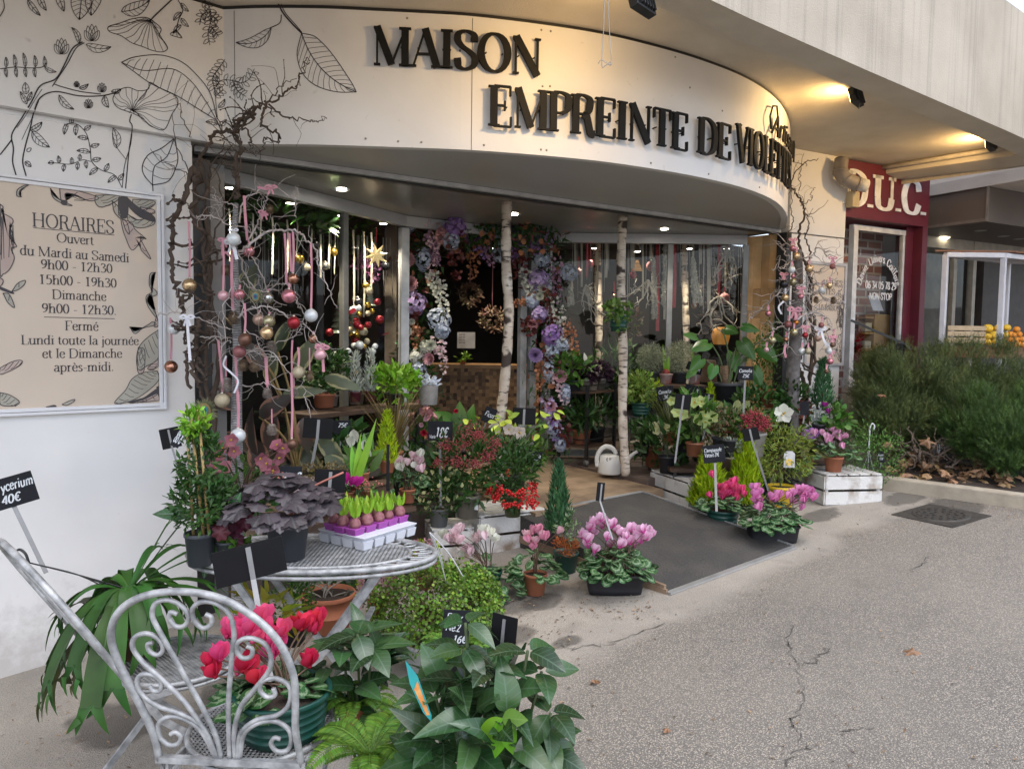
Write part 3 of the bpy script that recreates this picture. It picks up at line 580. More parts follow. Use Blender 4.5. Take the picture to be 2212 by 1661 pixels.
# large leaves in the middle
def wavy(outl,c,n,lw=1.8):
    O=smooth([(x,y,0) for x,y in outl+[outl[0]]],5)[:,:2]; ink([tuple(p) for p in O],lw,False)
    for i in range(n):
        p=O[int((i+.5)/n*len(O))]; q=np.array(c); m1=q+(p-q)*.35+np.array((0,-10)); m2=q+(p-q)*.7+np.array((8*math.sin(i),8)); ink([tuple(q),tuple(m1),tuple(m2),tuple(p)],lw*.6,k=3)
wavy([(900,120),(860,105),(780,115),(710,140),(645,160),(650,190),(720,215),(780,255),(850,280),(900,300),(960,310),(995,290),(975,250),(945,215),(955,170)],(890,125),20); ink([(890,125),(940,75),(1020,0)],3)
wavy([(780,670),(700,640),(670,590),(700,540),(760,520),(820,540),(880,530),(890,490),(960,530),(1040,570),(1055,620),(1020,680),(975,770),(900,750),(840,700)],(785,660),22); ink([(780,680),(770,720),(785,760),(765,900),(745,1120)],2.6); ink([(785,760),(775,860),(740,980),(725,1115)],1.8); ink([(750,950),(690,870),(665,790)],1.6)
ink([(720,372),(800,340),(950,328),(1080,370),(1180,460),(1250,560),(1290,710)],2.2); ink([(720,372),(800,430),(900,500),(1050,570),(1180,650),(1285,715)],2.2); ink([(720,372),(850,420),(1020,410),(1130,480),(1220,600),(1285,715)],2)
for i in range(13):
    t=(i+.7)/14; a=np.array((720,372))*(1-t)+np.array((1285,715))*t; b=a+np.array((25,-95*math.sin(math.pi*t**.8))); ink([tuple(a+np.array((0,15*math.sin(math.pi*t)))),tuple((a+b)/2+np.array((10,-14))),tuple(b+np.array((20,-30*math.sin(math.pi*t))))],1.1,k=3)
for b,t,w in (((1290,740),(1220,725),14),((1300,745),(1345,710),14),((1295,640),(1335,590),14)): inkleaf(b,t,w,.1,3,1.3)
ink([(1285,715),(1310,770),(1315,800)],3); ink([(1275,520),(1280,600),(1290,700)],1.5)
def sprig(pts,r=11,n=9,alt=True):
    r*=1.6
    ink(pts,1.5); Q=smooth([(x,y,0) for x,y in pts],6)[:,:2]
    for i in range(n):
        j=int((i+.5)/n*(len(Q)-2)); t=Q[j+1]-Q[j]; t=t/max(1e-6,np.linalg.norm(t)); m_=np.array((-t[1],t[0]))
        for sg in (-1,1): inkleaf(Q[j],Q[j]+(m_*sg*1.5+t*.9)*r,r*.42,0,0,1.3)
sprig([(1335,355),(1290,420),(1262,470),(1280,560)],15,8); sprig([(1280,520),(1310,480),(1380,480),(1430,495),(1480,470),(1510,410)],15,9); sprig([(1380,480),(1410,540),(1460,575)],14,5); sprig([(1280,570),(1330,530)],12,3)
sprig([(1210,0),(1245,50),(1250,130),(1235,200),(1245,270)],15,8); sprig([(1250,70),(1200,90),(1185,150)],13,4); sprig([(1250,90),(1300,130)],13,3); sprig([(1255,160),(1300,220)],13,4)
for i,(y,s) in enumerate(((40,1),(95,-1),(130,1),(170,-1))): inkleaf((1075,y-20),(1075+45*s,y+30),13,.08,2,1.3)
ink([(1055,0),(1085,60),(1060,120),(1045,190)],2); wavy([(1045,180),(1080,225),(1045,220),(1010,205)],(1045,195),5,1.6)
# leaves at the top
inkleaf((490,-60),(470,120),60,0,7,1.6); inkleaf((590,-60),(540,95),45,.1,6,1.5); inkleaf((340,-40),(380,70),22,0,3); inkleaf((230,-30),(275,65),18,.05,3); inkleaf((165,0),(240,95),16,.05,3); inkleaf((720,70),(890,0),40,.1,6); ink([(0,100),(25,50),(20,0)],2)
# right branch with the big leaf
ink([(1640,0),(1680,80),(1740,150),(1790,200)],4); ink([(1660,0),(1690,75),(1750,145),(1792,195)],2); ink([(1670,90),(1660,140),(1600,170)],2.4)
inkleaf((1610,170),(1400,255),36,-.18,7,1.7); inkleaf((1790,200),(2115,548),105,.12,13,2.0)
# lower panel: garland and big leaf
ink([(380,740),(450,735),(510,790),(535,880),(545,960),(600,1010),(680,1040),(725,1115)],2)
for b,t in (((400,735),(380,800)),((455,740),(450,805)),((500,770),(540,745)),((520,825),(460,815)),((538,870),(590,855)),((535,905),(455,895)),((548,950),(600,940)),((580,1000),(530,1040)),((620,1015),(645,970)),((690,1045),(640,1085)),((700,1070),(735,1030)),((420,735),(425,700))): inkleaf(b,t,13,.05,3,1.4)
ink([(290,965),(350,970),(420,975),(490,950),(540,960)],1.6)
for b,t in (((320,965),(285,970)),((350,970),(345,925)),((385,975),(375,1020)),((425,975),(425,935)),((465,965),(460,1010)),((470,950),(475,915)),((510,955),(515,1000))): inkleaf(b,t,11,.05,2,1.3)
ink([(905,1100),(855,1040),(845,985),(880,920),(960,880),(1030,825)],2.4); ink([(905,1100),(1000,1075),(1045,990),(1055,930),(1035,825)],2.4); ink([(1032,825),(990,930),(920,985),(905,1060),(908,1135)],2.2)
for a,b in (((1000,910),(1050,900)),((960,955),(1052,950)),((925,990),(1040,1000)),((908,1040),(1010,1060)),((950,960),(905,900)),((920,985),(870,935)),((910,1020),(850,985)),((990,920),(950,880))): ink([a,((a[0]+b[0])/2+6,(a[1]+b[1])/2+12),b],1.2,k=3)
inkleaf((690,880),(670,760),24,.1,4,1.4); inkleaf((180,775),(250,725),18,.1,4); inkleaf((190,780),(295,875),26,.08,5); inkleaf((150,960),(185,990),14,0,2); inkleaf((160,900),(185,880),10,0,0)
mur.build('plant_drawing',INK,shop)
# ------------------------------------------------------------ opening-hours board
FR=mat('frame_white',(.72,.72,.73),.45,(.68,.68,.7)); BEIGE=mat('poster_beige',(.62,.52,.42),.6,(.585,.49,.395),3); TXT=mat('poster_ink',(.05,.045,.05),.6,(.06,.05,.05))
ART=mat('poster_art_grey',(.34,.32,.27),.6,(.42,.39,.32),9); ARTP=mat('poster_art_pink',(.43,.33,.29),.6,(.5,.4,.34),9)
x1,x0,z0,z1=1.105,-.35,1.222,2.32
bd=thing('opening_hours_board','large beige opening hours board in a white moulded frame on the left wall','sign',(0.4,-.01,1.2))
mb=MB(); mb.box(x0+.02,x1-.02,-.014,-.001,z0+.02,z1-.02); mb.build('panel',BEIGE,bd)
mb=MB()
for a,b in (((x0,z0),(x1,z0)),((x0,z1),(x1,z1))):
    for o,wd,h in ((.0,.014,.03),(.016,.018,.024)):
        s_=1 if a[1]==z0 else -1; mb.bar((a[0],-h/2,a[1]+s_*(o+wd/2)),(b[0],-h/2,b[1]+s_*(o+wd/2)),h,wd)
for o,wd,h in ((.0,.014,.0305),(.016,.018,.0245)): mb.bar((x1-o-wd/2,-h/2,z0),(x1-o-wd/2,-h/2,z1),h,wd,up=(1,0,0))
mb.build('frame',FR,bd,bevel=.003)
tb=MB(); Yb=-.0145
def line(s,u0,u1,v0,v1,hp,rule=False):
    a,b=ony(u0,v0,Yb),ony(u1,v1,Yb); z=(a[2]+b[2])/2; h=hp*px(dep(a)); ex=(b[0]-a[0])/twidth(s)
    txt(tb,s,lambda x,y,l:np.array((a[0]+x*ex,Yb-.001,z+y*h)),.115,.05,.07)
line('HORAIRES',70,247,494,502,30); line('Ouvert',122,203,524,529,20); line('du Mardi au Samedi',43,279,554,564,21); line('9h00 - 12h30',88,243,584,587,20); line('15h00 - 19h30',84,252,615,620,20)
line('Dimanche',112,230,647,649,20); line('9h00 - 12h30.',90,252,679,677,20); line('Fermé',140,213,713,715,20); line('Lundi toute la journée',45,300,743,746,20); line('et le Dimanche',91,264,773,773,20); line('après-midi.',116,246,804,800,20)
for a,b in (((72,494),(247,508)),((95,687),(248,688))):
    p,q=ony(*a,Yb-.001),ony(*b,Yb-.001); z=(p[2]+q[2])/2; tb.add([(p[0],Yb-.001,z),(q[0],Yb-.001,z),(q[0],Yb-.001,z+.003),(p[0],Yb-.001,z+.003)],[(0,1,2,3)])
tb.build('writing',TXT,bd)
# botanical art at the poster's edges
ab=MB()
def yb(u,v,o=.0): return ony(u,v,Yb-.0012-o)
def art(pts,mi,vein=0,lw=1.8):
    P=smooth([(x,y,0) for x,y in pts+[pts[0]]],5)[:,:2]; c=P.mean(0); o=.0004*random.random()
    V=[yb(*c,o)]+[yb(*p,o) for p in P]; V=[np.array((np.clip(q[0],x0+.035,x1-.034),q[1],np.clip(q[2],z0+.034,z1-.034))) for q in V]
    ab.add(V,[(0,i,i+1) for i in range(1,len(P))],None,mi,False)
    ab.strip([q+np.array((0,-.0004,0)) for q in V[1:]],lw*.0022,(0,-1,0),2)
    for i in range(vein):
        a=P[int(i/vein*len(P)*.5)]; b=P[-1-int(i/vein*len(P)*.5)]; ab.strip([np.array((np.clip(q[0],x0+.035,x1-.034),q[1]-.0004,np.clip(q[2],z0+.034,z1-.034))) for q in (yb(*(a*.9+b*.1),o),yb(*((a+b)/2+np.array((0,3))),o),yb(*(a*.25+b*.75),o))],.0028,(0,-1,0),2)
S4=lambda L:[(x*.3433,345+y*.3433) for x,y in L]      # drawing grid of the board
art(S4([(375,180),(500,200),(620,240),(560,260),(470,220),(410,215),(415,260),(385,255)]),1,4); art(S4([(600,225),(740,225),(735,260),(640,300),(600,270)]),0,5); art(S4([(745,240),(800,235),(800,360),(750,350)]),2); art(S4([(800,240),(870,300),(960,350),(970,390),(880,360),(815,300)]),2); art(S4([(835,250),(965,260),(965,290),(905,315),(840,300)]),0,6); art(S4([(705,260),(745,300),(760,370),(720,330)]),0,3)
art(S4([(880,300),(965,315),(968,340),(910,330)]),1,3); art(S4([(800,340),(860,380),(965,365),(965,410),(870,430),(810,390)]),0,6)
art(S4([(760,370),(830,400),(850,440),(920,500),(880,490),(950,625),(890,570),(880,530),(830,570),(790,490),(770,430)]),1,6); art(S4([(768,372),(800,400),(815,470),(790,440)]),2)
art(S4([(105,230),(110,190),(150,165),(180,160),(130,190),(120,220),(135,235)]),0); art(S4([(318,180),(335,225),(400,265),(455,290),(400,280),(335,240)]),0); art(S4([(385,255),(420,262),(415,285),(390,280)]),2)
art(S4([(0,280),(20,300),(10,330),(75,370),(80,400),(60,420),(80,470),(60,490),(105,545),(70,560),(90,620),(60,690),(20,720),(0,700)]),1,12); art(S4([(75,830),(110,780),(158,760),(150,790),(110,820)]),0,2); art(S4([(20,840),(60,850),(92,930),(50,900)]),0,2); art(S4([(0,800),(80,835),(75,842),(0,815)]),2); art(S4([(0,1310),(80,1270),(135,1263),(130,1290),(60,1330),(0,1350)]),1,5); art(S4([(0,1465),(60,1480),(120,1520),(100,1545),(40,1550),(0,1535)]),0,7); art(S4([(-5,740),(20,760),(10,790),(-10,790)]),1)
art(S4([(980,710),(955,730),(950,790),(985,830),(985,850),(960,860),(940,850),(925,890),(960,940),(985,980),(975,985),(930,920),(920,860),(960,830),(940,790),(945,720)]),0); art(S4([(985,980),(1000,1040),(970,1050)]),1,3); art(S4([(815,1050),(850,1080),(930,1040),(960,1020),(980,1040),(900,1060),(850,1095)]),0)
art(S4([(1000,1070),(940,1110),(880,1170),(860,1240),(870,1320),(920,1300),(1000,1240)]),0,9); art(S4([(870,1180),(910,1200),(905,1330),(870,1340),(862,1260)]),1,8); art(S4([(1000,1250),(930,1310),(960,1320),(1020,1280)]),1,6); art(S4([(990,1330),(900,1340),(830,1380),(790,1450),(720,1530),(800,1525),(880,1490),(960,1430),(1000,1380)]),0,11); art(S4([(1015,1340),(1000,1430),(1030,1480),(1020,1400)]),2); art(S4([(800,1525),(900,1500),(990,1440),(1010,1460),(930,1510),(840,1530)]),2); art(S4([(820,1528),(900,1510),(990,1470),(1030,1490),(1030,1510),(900,1525)]),1,9); art(S4([(985,1430),(1030,1425),(1030,1475),(1000,1480)]),2)
art(S4([(390,1540),(430,1520),(470,1508),(460,1525),(420,1545)]),0); art(S4([(290,1556),(340,1545),(350,1555)]),2)
ab.build('plant_illustration',[ART,ARTP,TXT],bd)
# ------------------------------------------------------------ small framed poster on the right wall
sp=thing('services_poster','narrow beige poster in a grey frame on the right wall behind the bauble branches','sign',(6.6,-.7,1.6))
def rq(u,v,o): return rw(u,v,o)
cs=[rq(1745,567,.004),rq(1826,571,.004),rq(1826,787,.004),rq(1745,786,.004)]; pz0,pz1=min(c[2] for c in cs),max(c[2] for c in cs)-.01; pa=cs[0]; pb=cs[1]; pb=np.array((*((RW0+E2*np.dot(pb[:2]-RW0,E2))+Q2*.004),0)); pa=np.array((*((RW0+E2*np.dot(pa[:2]-RW0,E2))+Q2*.004),0)); Q3=np.array((*Q2,0)); E3=np.array((*E2,0))
pw=np.linalg.norm(pb-pa); mb=MB(); c=(pa+pb)/2+np.array((0,0,(pz0+pz1)/2)); mb.obox(c,E3*pw/2,Q3*.004,(0,0,(pz1-pz0)/2)); mb.build('panel',BEIGE,sp)
mb=MB()
for z in (pz0,pz1): mb.bar(pa+Q3*.006+(0,0,z),pb+Q3*.006+(0,0,z),.02,.025)
for e in (pa,pb): mb.bar(e+Q3*.006+(0,0,pz0-.012),e+Q3*.006+(0,0,pz1+.012),.0205,.0255,up=E3)
mb.build('frame',mat('frame_grey',(.5,.5,.52),.4),sp)
tb=MB()
for s,u,v,hp,wp in (('AICHES',1775,617,13,45),('STES',1775,635,12,28),('LIVRAISON',1768,670,12,46),('ra',1775,733,11,10)):
    p=rq(u,v,.0095); h=hp*px(dep(p)); q=rq(u+wp,v,.0095); txt(tb,s,planemap(p,E3*(np.linalg.norm((q-p)[:2])/h/twidth(s)),(0,0,1),Q3,h),.11,.05,.06)
for i in range(60):
    a=random.uniform(0,1)**2; u,v=1822-a*26,random.uniform(640,784); 
    if v<700: u=1822-a*10
    P=[rq(u+random.uniform(-7,3),v+random.uniform(-14,14),.0095) for _ in range(4)]; P=[p*[1,1,0]+[0,0,np.clip(p[2],pz0+.02,pz1-.02)] for p in P]; tb.strip(smooth(P,4),.004,Q3)
tb.build('writing',TXT,sp)
# ------------------------------------------------------------ mat, drain cover
mp=[ong(1440,1283),ong(1712,1183),onz(1388,1066,.452),onz(1240,1118,.44)]
mp[3]=mp[0]+(mp[2]-mp[1])*1.0; mp[3][2]=mp[2][2]-.035
mb=MB(); T3=[p+np.array((0,0,.012)) for p in mp]; B3=[np.array((p[0],p[1],gz(p[0])-.02)) for p in mp]; mb.hexa(B3+T3)
def matmat():
    m=mat('rubber_mat',(.043,.041,.039),.8,(.075,.068,.06),4,ctr=(.45,.8)); t=m.node_tree; b=t.nodes['Principled BSDF']; tc=t.nodes.new('ShaderNodeTexCoord'); v=t.nodes.new('ShaderNodeTexVoronoi'); v.inputs['Scale'].default_value=70; v.distance='CHEBYCHEV'; t.links.new(tc.outputs['Object'],v.inputs['Vector']); bp=t.nodes.new('ShaderNodeBump'); bp.inputs['Strength'].default_value=.8; bp.inputs['Distance'].default_value=.006; t.links.new(v.outputs['Distance'],bp.inputs['Height']); t.links.new(bp.outputs[0],b.inputs['Normal']); return m
rm=thing('ramp','sloping ramp covered with dark ribbed rubber leading up to the shop door','ramp',mp[0]); mb.build('mat',matmat(),rm)
mb=MB(); mb.bar(T3[0]+(0,-.012,-.004),T3[1]+(0,-.012,-.004),.035,.012); mb.bar(T3[1]+(.004,0,.0),T3[2]+(.004,0,.0),.012,.016); mb.bar(T3[2]+(0,.012,.0),T3[3]+(0,.012,.0),.03,.012); mb.build('edge_strip',mat('aluminium',(.5,.5,.5),.4,(.4,.4,.4),9,metal=.6),rm)
mb=MB(); mb.bar(B3[0]+(.01,.02,.035),B3[0]+(-.0,.5,.06),.02,.06); mb.bar(B3[0]+(.002,.0,.02),B3[3]+(.002,0,.08),.016,.05); mb.build('side_board',mat('raw_wood',(.28,.2,.13),.8,(.18,.12,.08),12),rm)
hc=[ong(u,v) for u,v in ((1925,1112),(2060,1142),(2142,1115),(2010,1090))]; hm=(hc[0]+hc[2])/2
mh=thing('manhole_cover','cast iron manhole cover with a round lid set in the pavement beside the planter','manhole cover',hm)
ax=(hc[1]-hc[0]+hc[2]-hc[3])/4; ay=(hc[3]-hc[0]+hc[2]-hc[1])/4
def hmap(a,b,z): return hm+ax*a+ay*b+np.array((0,0,z+KG*0))
IRON=mat('cast_iron',(.075,.068,.06),.6,(.05,.045,.04),30,bump=.4,bsc=80,metal=.3)
mb=MB(); mb.hexa([hmap(*q,-.03) for q in ((-1,-1),(1,-1),(1,1),(-1,1))]+[hmap(*q,.006) for q in ((-1,-1),(1,-1),(1,1),(-1,1))]); mb.build('frame',IRON,mh)
mb=MB(); n=40; v=[hmap(0,0,.012)]+[hmap(.78*math.cos(a),.78*math.sin(a),.012) for a in np.arange(n)*2*math.pi/n]+[hmap(.82*math.cos(a),.82*math.sin(a),.006) for a in np.arange(n)*2*math.pi/n]
mb.add(v,[(0,1+i,1+(i+1)%n) for i in range(n)]+[(1+i,1+n+i,1+n+(i+1)%n,1+(i+1)%n) for i in range(n)],smooth=False)
for r in (.25,.45,.65):
    for i in range(int(30*r)):
        a=2*math.pi*i/int(30*r); c=hmap(r*math.cos(a),r*math.sin(a),.014); mb.box(c[0]-.014,c[0]+.014,c[1]-.009,c[1]+.009,c[2]-.004,c[2]+.003)
mb.build('lid',IRON,mh)
# ------------------------------------------------------------ floodlights under the canopy edge
LAMPW=(1.0,.62,.24)
def floodlight(u,v,d,label,en,aim,size=(.16,.1)):
    c=at(u,v,d); c[2]=min(c[2],ZT-.07)
    t=thing('floodlight',label,'lamp',c,'floodlights under the canopy edge'); dirv=nrm(aim-c); sd_=nrm(np.cross(dirv,(0,0,1))); upv=np.cross(sd_,dirv)
    mb=MB(); mb.obox(c,sd_*size[0]/2,dirv*.022,upv*size[1]/2); 
    for i in range(6): mb.obox(c-dirv*.028+sd_*(i-2.5)*size[0]/7,sd_*.004,dirv*.01,upv*size[1]*.42)
    mb.build('housing',BLK,t,bevel=.004)
    mb=MB(); mb.obox(c+dirv*.0235,sd_*size[0]*.42,dirv*.001,upv*size[1]*.38); mb.build('glass',mat('flood_glow',(1,.7,.3),.3,(1,.7,.3),emit=14),t)
    mb=MB()
    for s in (-1,1): mb.bar(c+sd_*s*(size[0]/2+.006),c+sd_*s*(size[0]/2+.006)*1.0+np.array((0,0,ZT-c[2])),.02,.006)
    mb.bar(np.array((*(c-sd_*size[0]/2)[:2],ZT-.004)),np.array((*(c+sd_*size[0]/2)[:2],ZT-.004)),.03,.006); mb.build('bracket',BLK,t)
    ld=bpy.data.lights.new('floodlight_beam','AREA'); ld.energy=en; ld.color=LAMPW; ld.shape='RECTANGLE'; ld.size=size[0]*.8; ld.size_y=size[1]*.7; ld.spread=R_(170)
    lo=bpy.data.objects.new('beam',ld); COL.objects.link(lo); lo.parent=t; lo.location=[float(q) for q in dirv*.03]; lo.rotation_euler=Vector(dirv).to_track_quat('-Z','Z').to_euler(); return c
def towall(c,z=2.95,back=1.0): return np.array((c[0]-.15,c[1]+back,c[2]-.28))
FL=2.6
for u,v,d,lb in ((1385,4,3.3,'black floodlight at the very top edge above the word maison'),(1850,182,5.0,'black floodlight with a dangling wire midway along the canopy edge'),(2140,297,6.1,'small floodlight shining into the far right corner of the canopy')):
    c=at(u,v,d); c[2]=min(c[2],ZT-.07); floodlight(u,v,d,lb,FL if u<2000 else 3,towall(c) if u<2000 else np.array((c[0]-.1,c[1]+1,c[2]-.12)))
# wires hanging from the canopy
WIRE=mat('wire_steel',(.35,.33,.3),.5,metal=.4)
def wire(pts,r,name,label,d,m=WIRE,k=5):
    P=[at(u,v,d) for u,v in pts]; t=MB(); t.tube(smooth(P,k),r,5); o=t.build(name,m,None,origin=P[0]); return tag(o,label,'wire')
wire([(1306,-25),(1304,60),(1300,140),(1308,142),(1320,134),(1318,142),(1300,130),(1292,138)],.0016,'hanging_wire','thin bent wire with a twisted end hanging in front of the sign',2.62)
wire([(1313,-25),(1316,60),(1321,132),(1314,140)],.0014,'hanging_wire','straight thin wire beside the twisted one in front of the sign',2.62)
wire([(1856,200),(1854,214),(1857,224),(1855,236)],.004,'hanging_wire','short frayed wire dangling from the middle floodlight',5.0); wire([(1993,226),(1992,240),(1994,250)],.004,'hanging_wire','short wire stub poking from the canopy underside',5.6)
# ------------------------------------------------------------ drain pipe and junction box on the right wall
GP=mat('pipe_grey',(.30,.27,.24),.55,(.22,.19,.17),9)
pp=thing('drain_pipe','grey plastic elbow drain pipe with a white end at the right wall top','pipe',rw(1815,360,.1))
P=[rw(1818,345,.08),rw(1816,372,.10),rw(1828,388,.13),rw(1850,397,.16),rw(1872,402,.2)]
d5=dep(P[0]); mb=MB(); mb.tube(smooth(P[:4],5),.062,14); 
for i in (1,2,3): mb.tube([P[i]-(P[i]-P[i-1])*.12,P[i]+(P[i]-P[i-1])*.12],.068,14)
mb.build('elbow',GP,pp); mb=MB(); mb.tube([P[3],P[4]],.058,14); mb.build('pipe_end',mat('pipe_white',(.6,.6,.6),.5),pp)
jb=thing('junction_box','small cream electrical junction box under the grey elbow pipe','electrical box',rw(1843,430,.03)); c=rw(1842,432,.05); s5=px(dep(c))
mb=MB(); mb.obox(c,E3*11*s5,Q3*.04,(0,0,17*s5)); mb.build('box',mat('cream_plastic',(.5,.42,.28),.5,(.4,.33,.2),8),jb,bevel=.008); mb=MB()
for o in (-4,2): mb.tube([c+E3*o*s5+(0,0,17*s5),c+E3*o*s5+(0,0,34*s5)],.008,6)
mb.build('cable',BLK,jb)
# ------------------------------------------------------------ hair salon next door
sal=thing('hair_salon','maroon hair salon front with white lettering and a brick wall behind its window','shop',(7.0,-.8,.5))
MAR=mat('maroon_paint',(.135,.018,.033),.45,(.11,.015,.027),4); 
def du(u,v,o=0): return onp(u,v,(*(RW0+Q2*o),0),(*Q2,0))
e=lambda p:float(np.dot(np.array(p[:2])-RW0,E2))
def pe(s,o,z): return np.array((*(RW0+E2*s+Q2*o),z))
sb0,sb1=np.linalg.norm(RW1-RW0)+.005,e(du(2005,492)); zb=2.80; zt=3.33
mb=MB(); mb.obox((pe((sb0+sb1)/2,-.25,(zb+zt)/2)),E3*(sb1-sb0)/2,Q3*.25,(0,0,(zt-zb)/2)); mb.build('fascia',MAR,sal,bevel=.004)
mb=MB(); mb.obox(pe(sb1-.04,-.15,(.4+zb)/2),E3*.04,Q3*.148,(0,0,(zb-.4)/2)); mb.build('pillar',MAR,sal)
tb=MB(); 
def salon(s,u0,u1,v0,v1,hp,thick,o=.003,lift=(0,.008),serif=.09):
    a,b=du(u0,v0,o),du(u1,v1,o); a[2]=b[2]; h=hp*px(dep((a+b)/2)); d=(b-a); L=np.linalg.norm(d); txt(tb,s,planemap(a,d/L*(L/h/twidth(s)),(0,0,1),Q3,h),thick,.1,serif,lift=lift)
salon('D.U.C.',1822,1999,466,466,70,.22)
tb.build('fascia_lettering',mat('letter_white',(.8,.8,.82),.5),sal)
WO=next(q for q in np.arange(-.05,-.9,-.01) if (lambda P:CU+F_*np.dot(P,RT)/np.dot(P,FW))(np.array((*(RW0+E2*(sb1-.08)+Q2*q),1.6))-EYE)<1957 or q<-.88); f0,f1=e(du(1840,480,WO)),e(du(1955,500,WO)); g0,g1=du(1955,800,WO)[2]-.12,zb-.06
mb=MB(); WF=mat('window_white',(.72,.72,.72),.5)
mb.bar(pe(f0,WO,g1),pe(f1,WO,g1),.05,.05); mb.bar(pe(f0,WO,g0),pe(f1,WO,g0),.08,.06); mb.bar(pe(f0+.035,WO,g0),pe(f0+.035,WO,g1),.06,.061,up=E3); mb.bar(pe(f1-.02,WO,g0),pe(f1-.02,WO,g1),.04,.061,up=E3)
wf=mb.build('window',WF,sal)
mb=MB(); mb.add([pe(f0+.05,WO-.0,g0),pe(f1-.05,WO,g0),pe(f1-.05,WO,g1),pe(f0+.05,WO,g1)],[(0,1,2,3)]); mb.build('pane',glassmat('salon_glass',.1),wf)
mb=MB(); mb.obox(pe((f0+f1)/2,WO+.05,g0-.06),E3*(f1-f0)/2,Q3*.09,(0,0,.03)); mb.obox(pe((f0+f1)/2,WO+.02,(g0-.1+.3)/2),E3*(f1-f0)/2,Q3*.06,(0,0,(g0-.4)/2)); mb.build('sill',mat('sill_stone',(.6,.54,.45),.7,(.52,.46,.38),6),sal)
mb=MB(); mb.obox(pe((f1+sb1)/2-.02,WO,1.6),E3*(sb1-f1)/2*.98,Q3*.03,(0,0,1.2)); mb.build('reveal',MAR,sal)
def brickmat():
    m=bpy.data.materials.new('brick_wall'); m.use_nodes=True; t=m.node_tree; b=t.nodes['Principled BSDF']; b.inputs['Roughness'].default_value=.85
    uv=t.nodes.new('ShaderNodeUVMap'); br=t.nodes.new('ShaderNodeTexBrick'); br.inputs['Color1'].default_value=(.30,.13,.10,1); br.inputs['Color2'].default_value=(.18,.08,.065,1); br.inputs['Mortar'].default_value=(.42,.37,.33,1); br.inputs['Scale'].default_value=1; br.inputs['Mortar Size'].default_value=.012; br.inputs['Brick Width'].default_value=.22; br.inputs['Row Height'].default_value=.085
    t.links.new(uv.outputs[0],br.inputs['Vector']); t.links.new(br.outputs[0],b.inputs['Base Color']); return m
mb=MB(); a,b=pe(f0-.1,WO-.32,.4),pe(f1+.1,WO-.32,.4); L=np.linalg.norm(b-a); mb.add([a,b,b+(0,0,2.5),a+(0,0,2.5)],[(0,1,2,3)],[(0,0),(L,0),(L,2.5),(0,2.5)],smooth=False); mb.build('brick_wall',brickmat(),sal)
mb=MB(); mb.obox(pe(f0-.45,WO-.3,1.6),E3*.02,Q3*.3,(0,0,1.3)); mb.obox(pe((f0+f1)/2,WO-.3,.5),E3*1.5,Q3*.28,(0,0,.05)); mb.build('inner_wall',mat('salon_inner',(.2,.16,.13),.8),sal)
# lettering on the window: arched name, phone number, hours
tb=MB(); O2=WO+.006
def wtxt(s,u0,u1,v,hp,thick=.13,serif=0):
    a,b=du(u0,v,O2),du(u1,v,O2); h=hp*px(dep((a+b)/2)); d=(b-a)*[1,1,0]; L=np.linalg.norm(d); txt(tb,s,planemap(a,d/L*(L/h/twidth(s)),(0,0,1),Q3,h,.001),thick,.14,serif)
wtxt('06 34 05 78 29',1869,1936,622,15,.19); wtxt('NON-STOP',1877,1926,646,14,.2)
s='Davin. Univers. Coiffure.'; c=du(1898,622,O2); rr=e(du(1938,600,O2))-e(du(1898,600,O2)); h=15*px(dep(c)); W=twidth(s); x=0; span=2.55
for ch in s:
    a=(x+GL[ch][0]/2)/W*span-span/2; dx=np.array((*(E2*math.cos(a)),-math.sin(a)))*1.0; dz=np.array((*(E2*math.sin(a)),math.cos(a)))
    p=c+E3*rr*.98*math.sin(a)+np.array((0,0,rr*1.25*math.cos(a)-rr*.35)); k=rr*1.1*span/W/h
    txt(tb,ch,planemap(p-dx*GL[ch][0]/2*h*k,dx*k,dz,Q3,h*1.05,.001),.21,.13,.05); x+=GL[ch][0]
tb.build('window_lettering',mat('letter_white',(.8,.8,.82),.5),sal)
def tilted(name,label,cat,uv,d,wpx,hpx,m,skew=0):
    p=at(*uv,d); s=px(d); mb=MB(); mb.obox(p,E3*wpx*s/2,Q3*.004,np.array((0,0,hpx*s/2))-E3*skew*s); o=mb.build(name,m,None,origin=p); return tag(o,label,cat)
dS=dep(du(1900,650,WO-.15))
o=tilted('price_list','white printed sheet leaning inside the salon window','paper',(1891,655),dS,34,32,mat('paper_sheet',(.6,.62,.68),.7,(.5,.52,.6),60),10)
cb=thing('wooden_cabinet','pale wooden cabinet behind the salon window','cabinet',at(1890,740,dS+.1)); p=at(1893,735,dS+.1); s=px(dS); WD=mat('pine_wood',(.42,.26,.1),.5,(.32,.18,.07),5)
mb=MB(); mb.obox(p,E3*25*s,Q3*.06,(0,0,56*s)); mb.build('side',WD,cb,bevel=.004); mb=MB()
for z in (-50,-20,15,48): mb.obox(p-E3*38*s+(0,0,z*s),E3*13*s,Q3*.05,(0,0,2*s))
mb.build('shelf',WD,cb); mb=MB(); mb.obox(p-E3*38*s+(0,0,-10*s),E3*10*s,Q3*.04,(0,0,8*s)); mb.obox(p-E3*38*s+(0,0,28*s),E3*10*s,Q3*.04,(0,0,9*s)); mb.build('box',mat('cream_plastic',(.5,.42,.28),.5),cb)
dg=thing('dog_figurine','small white dog figurine behind the salon window','figurine',at(1908,765,dS-.03)); p=at(1908,763,dS-.03); mb=MB(); mb.ball(p,11*s,12,8); mb.ball(p+np.array((0,0,-10*s))+E3*4*s,9*s,12,8,sz=1.2); mb.ball(p+E3*9*s+(0,0,-2*s),5*s,10,6); mb.build('body',mat('white_fur',(.6,.6,.6),.9,(.3,.32,.36),30),dg); mb=MB()
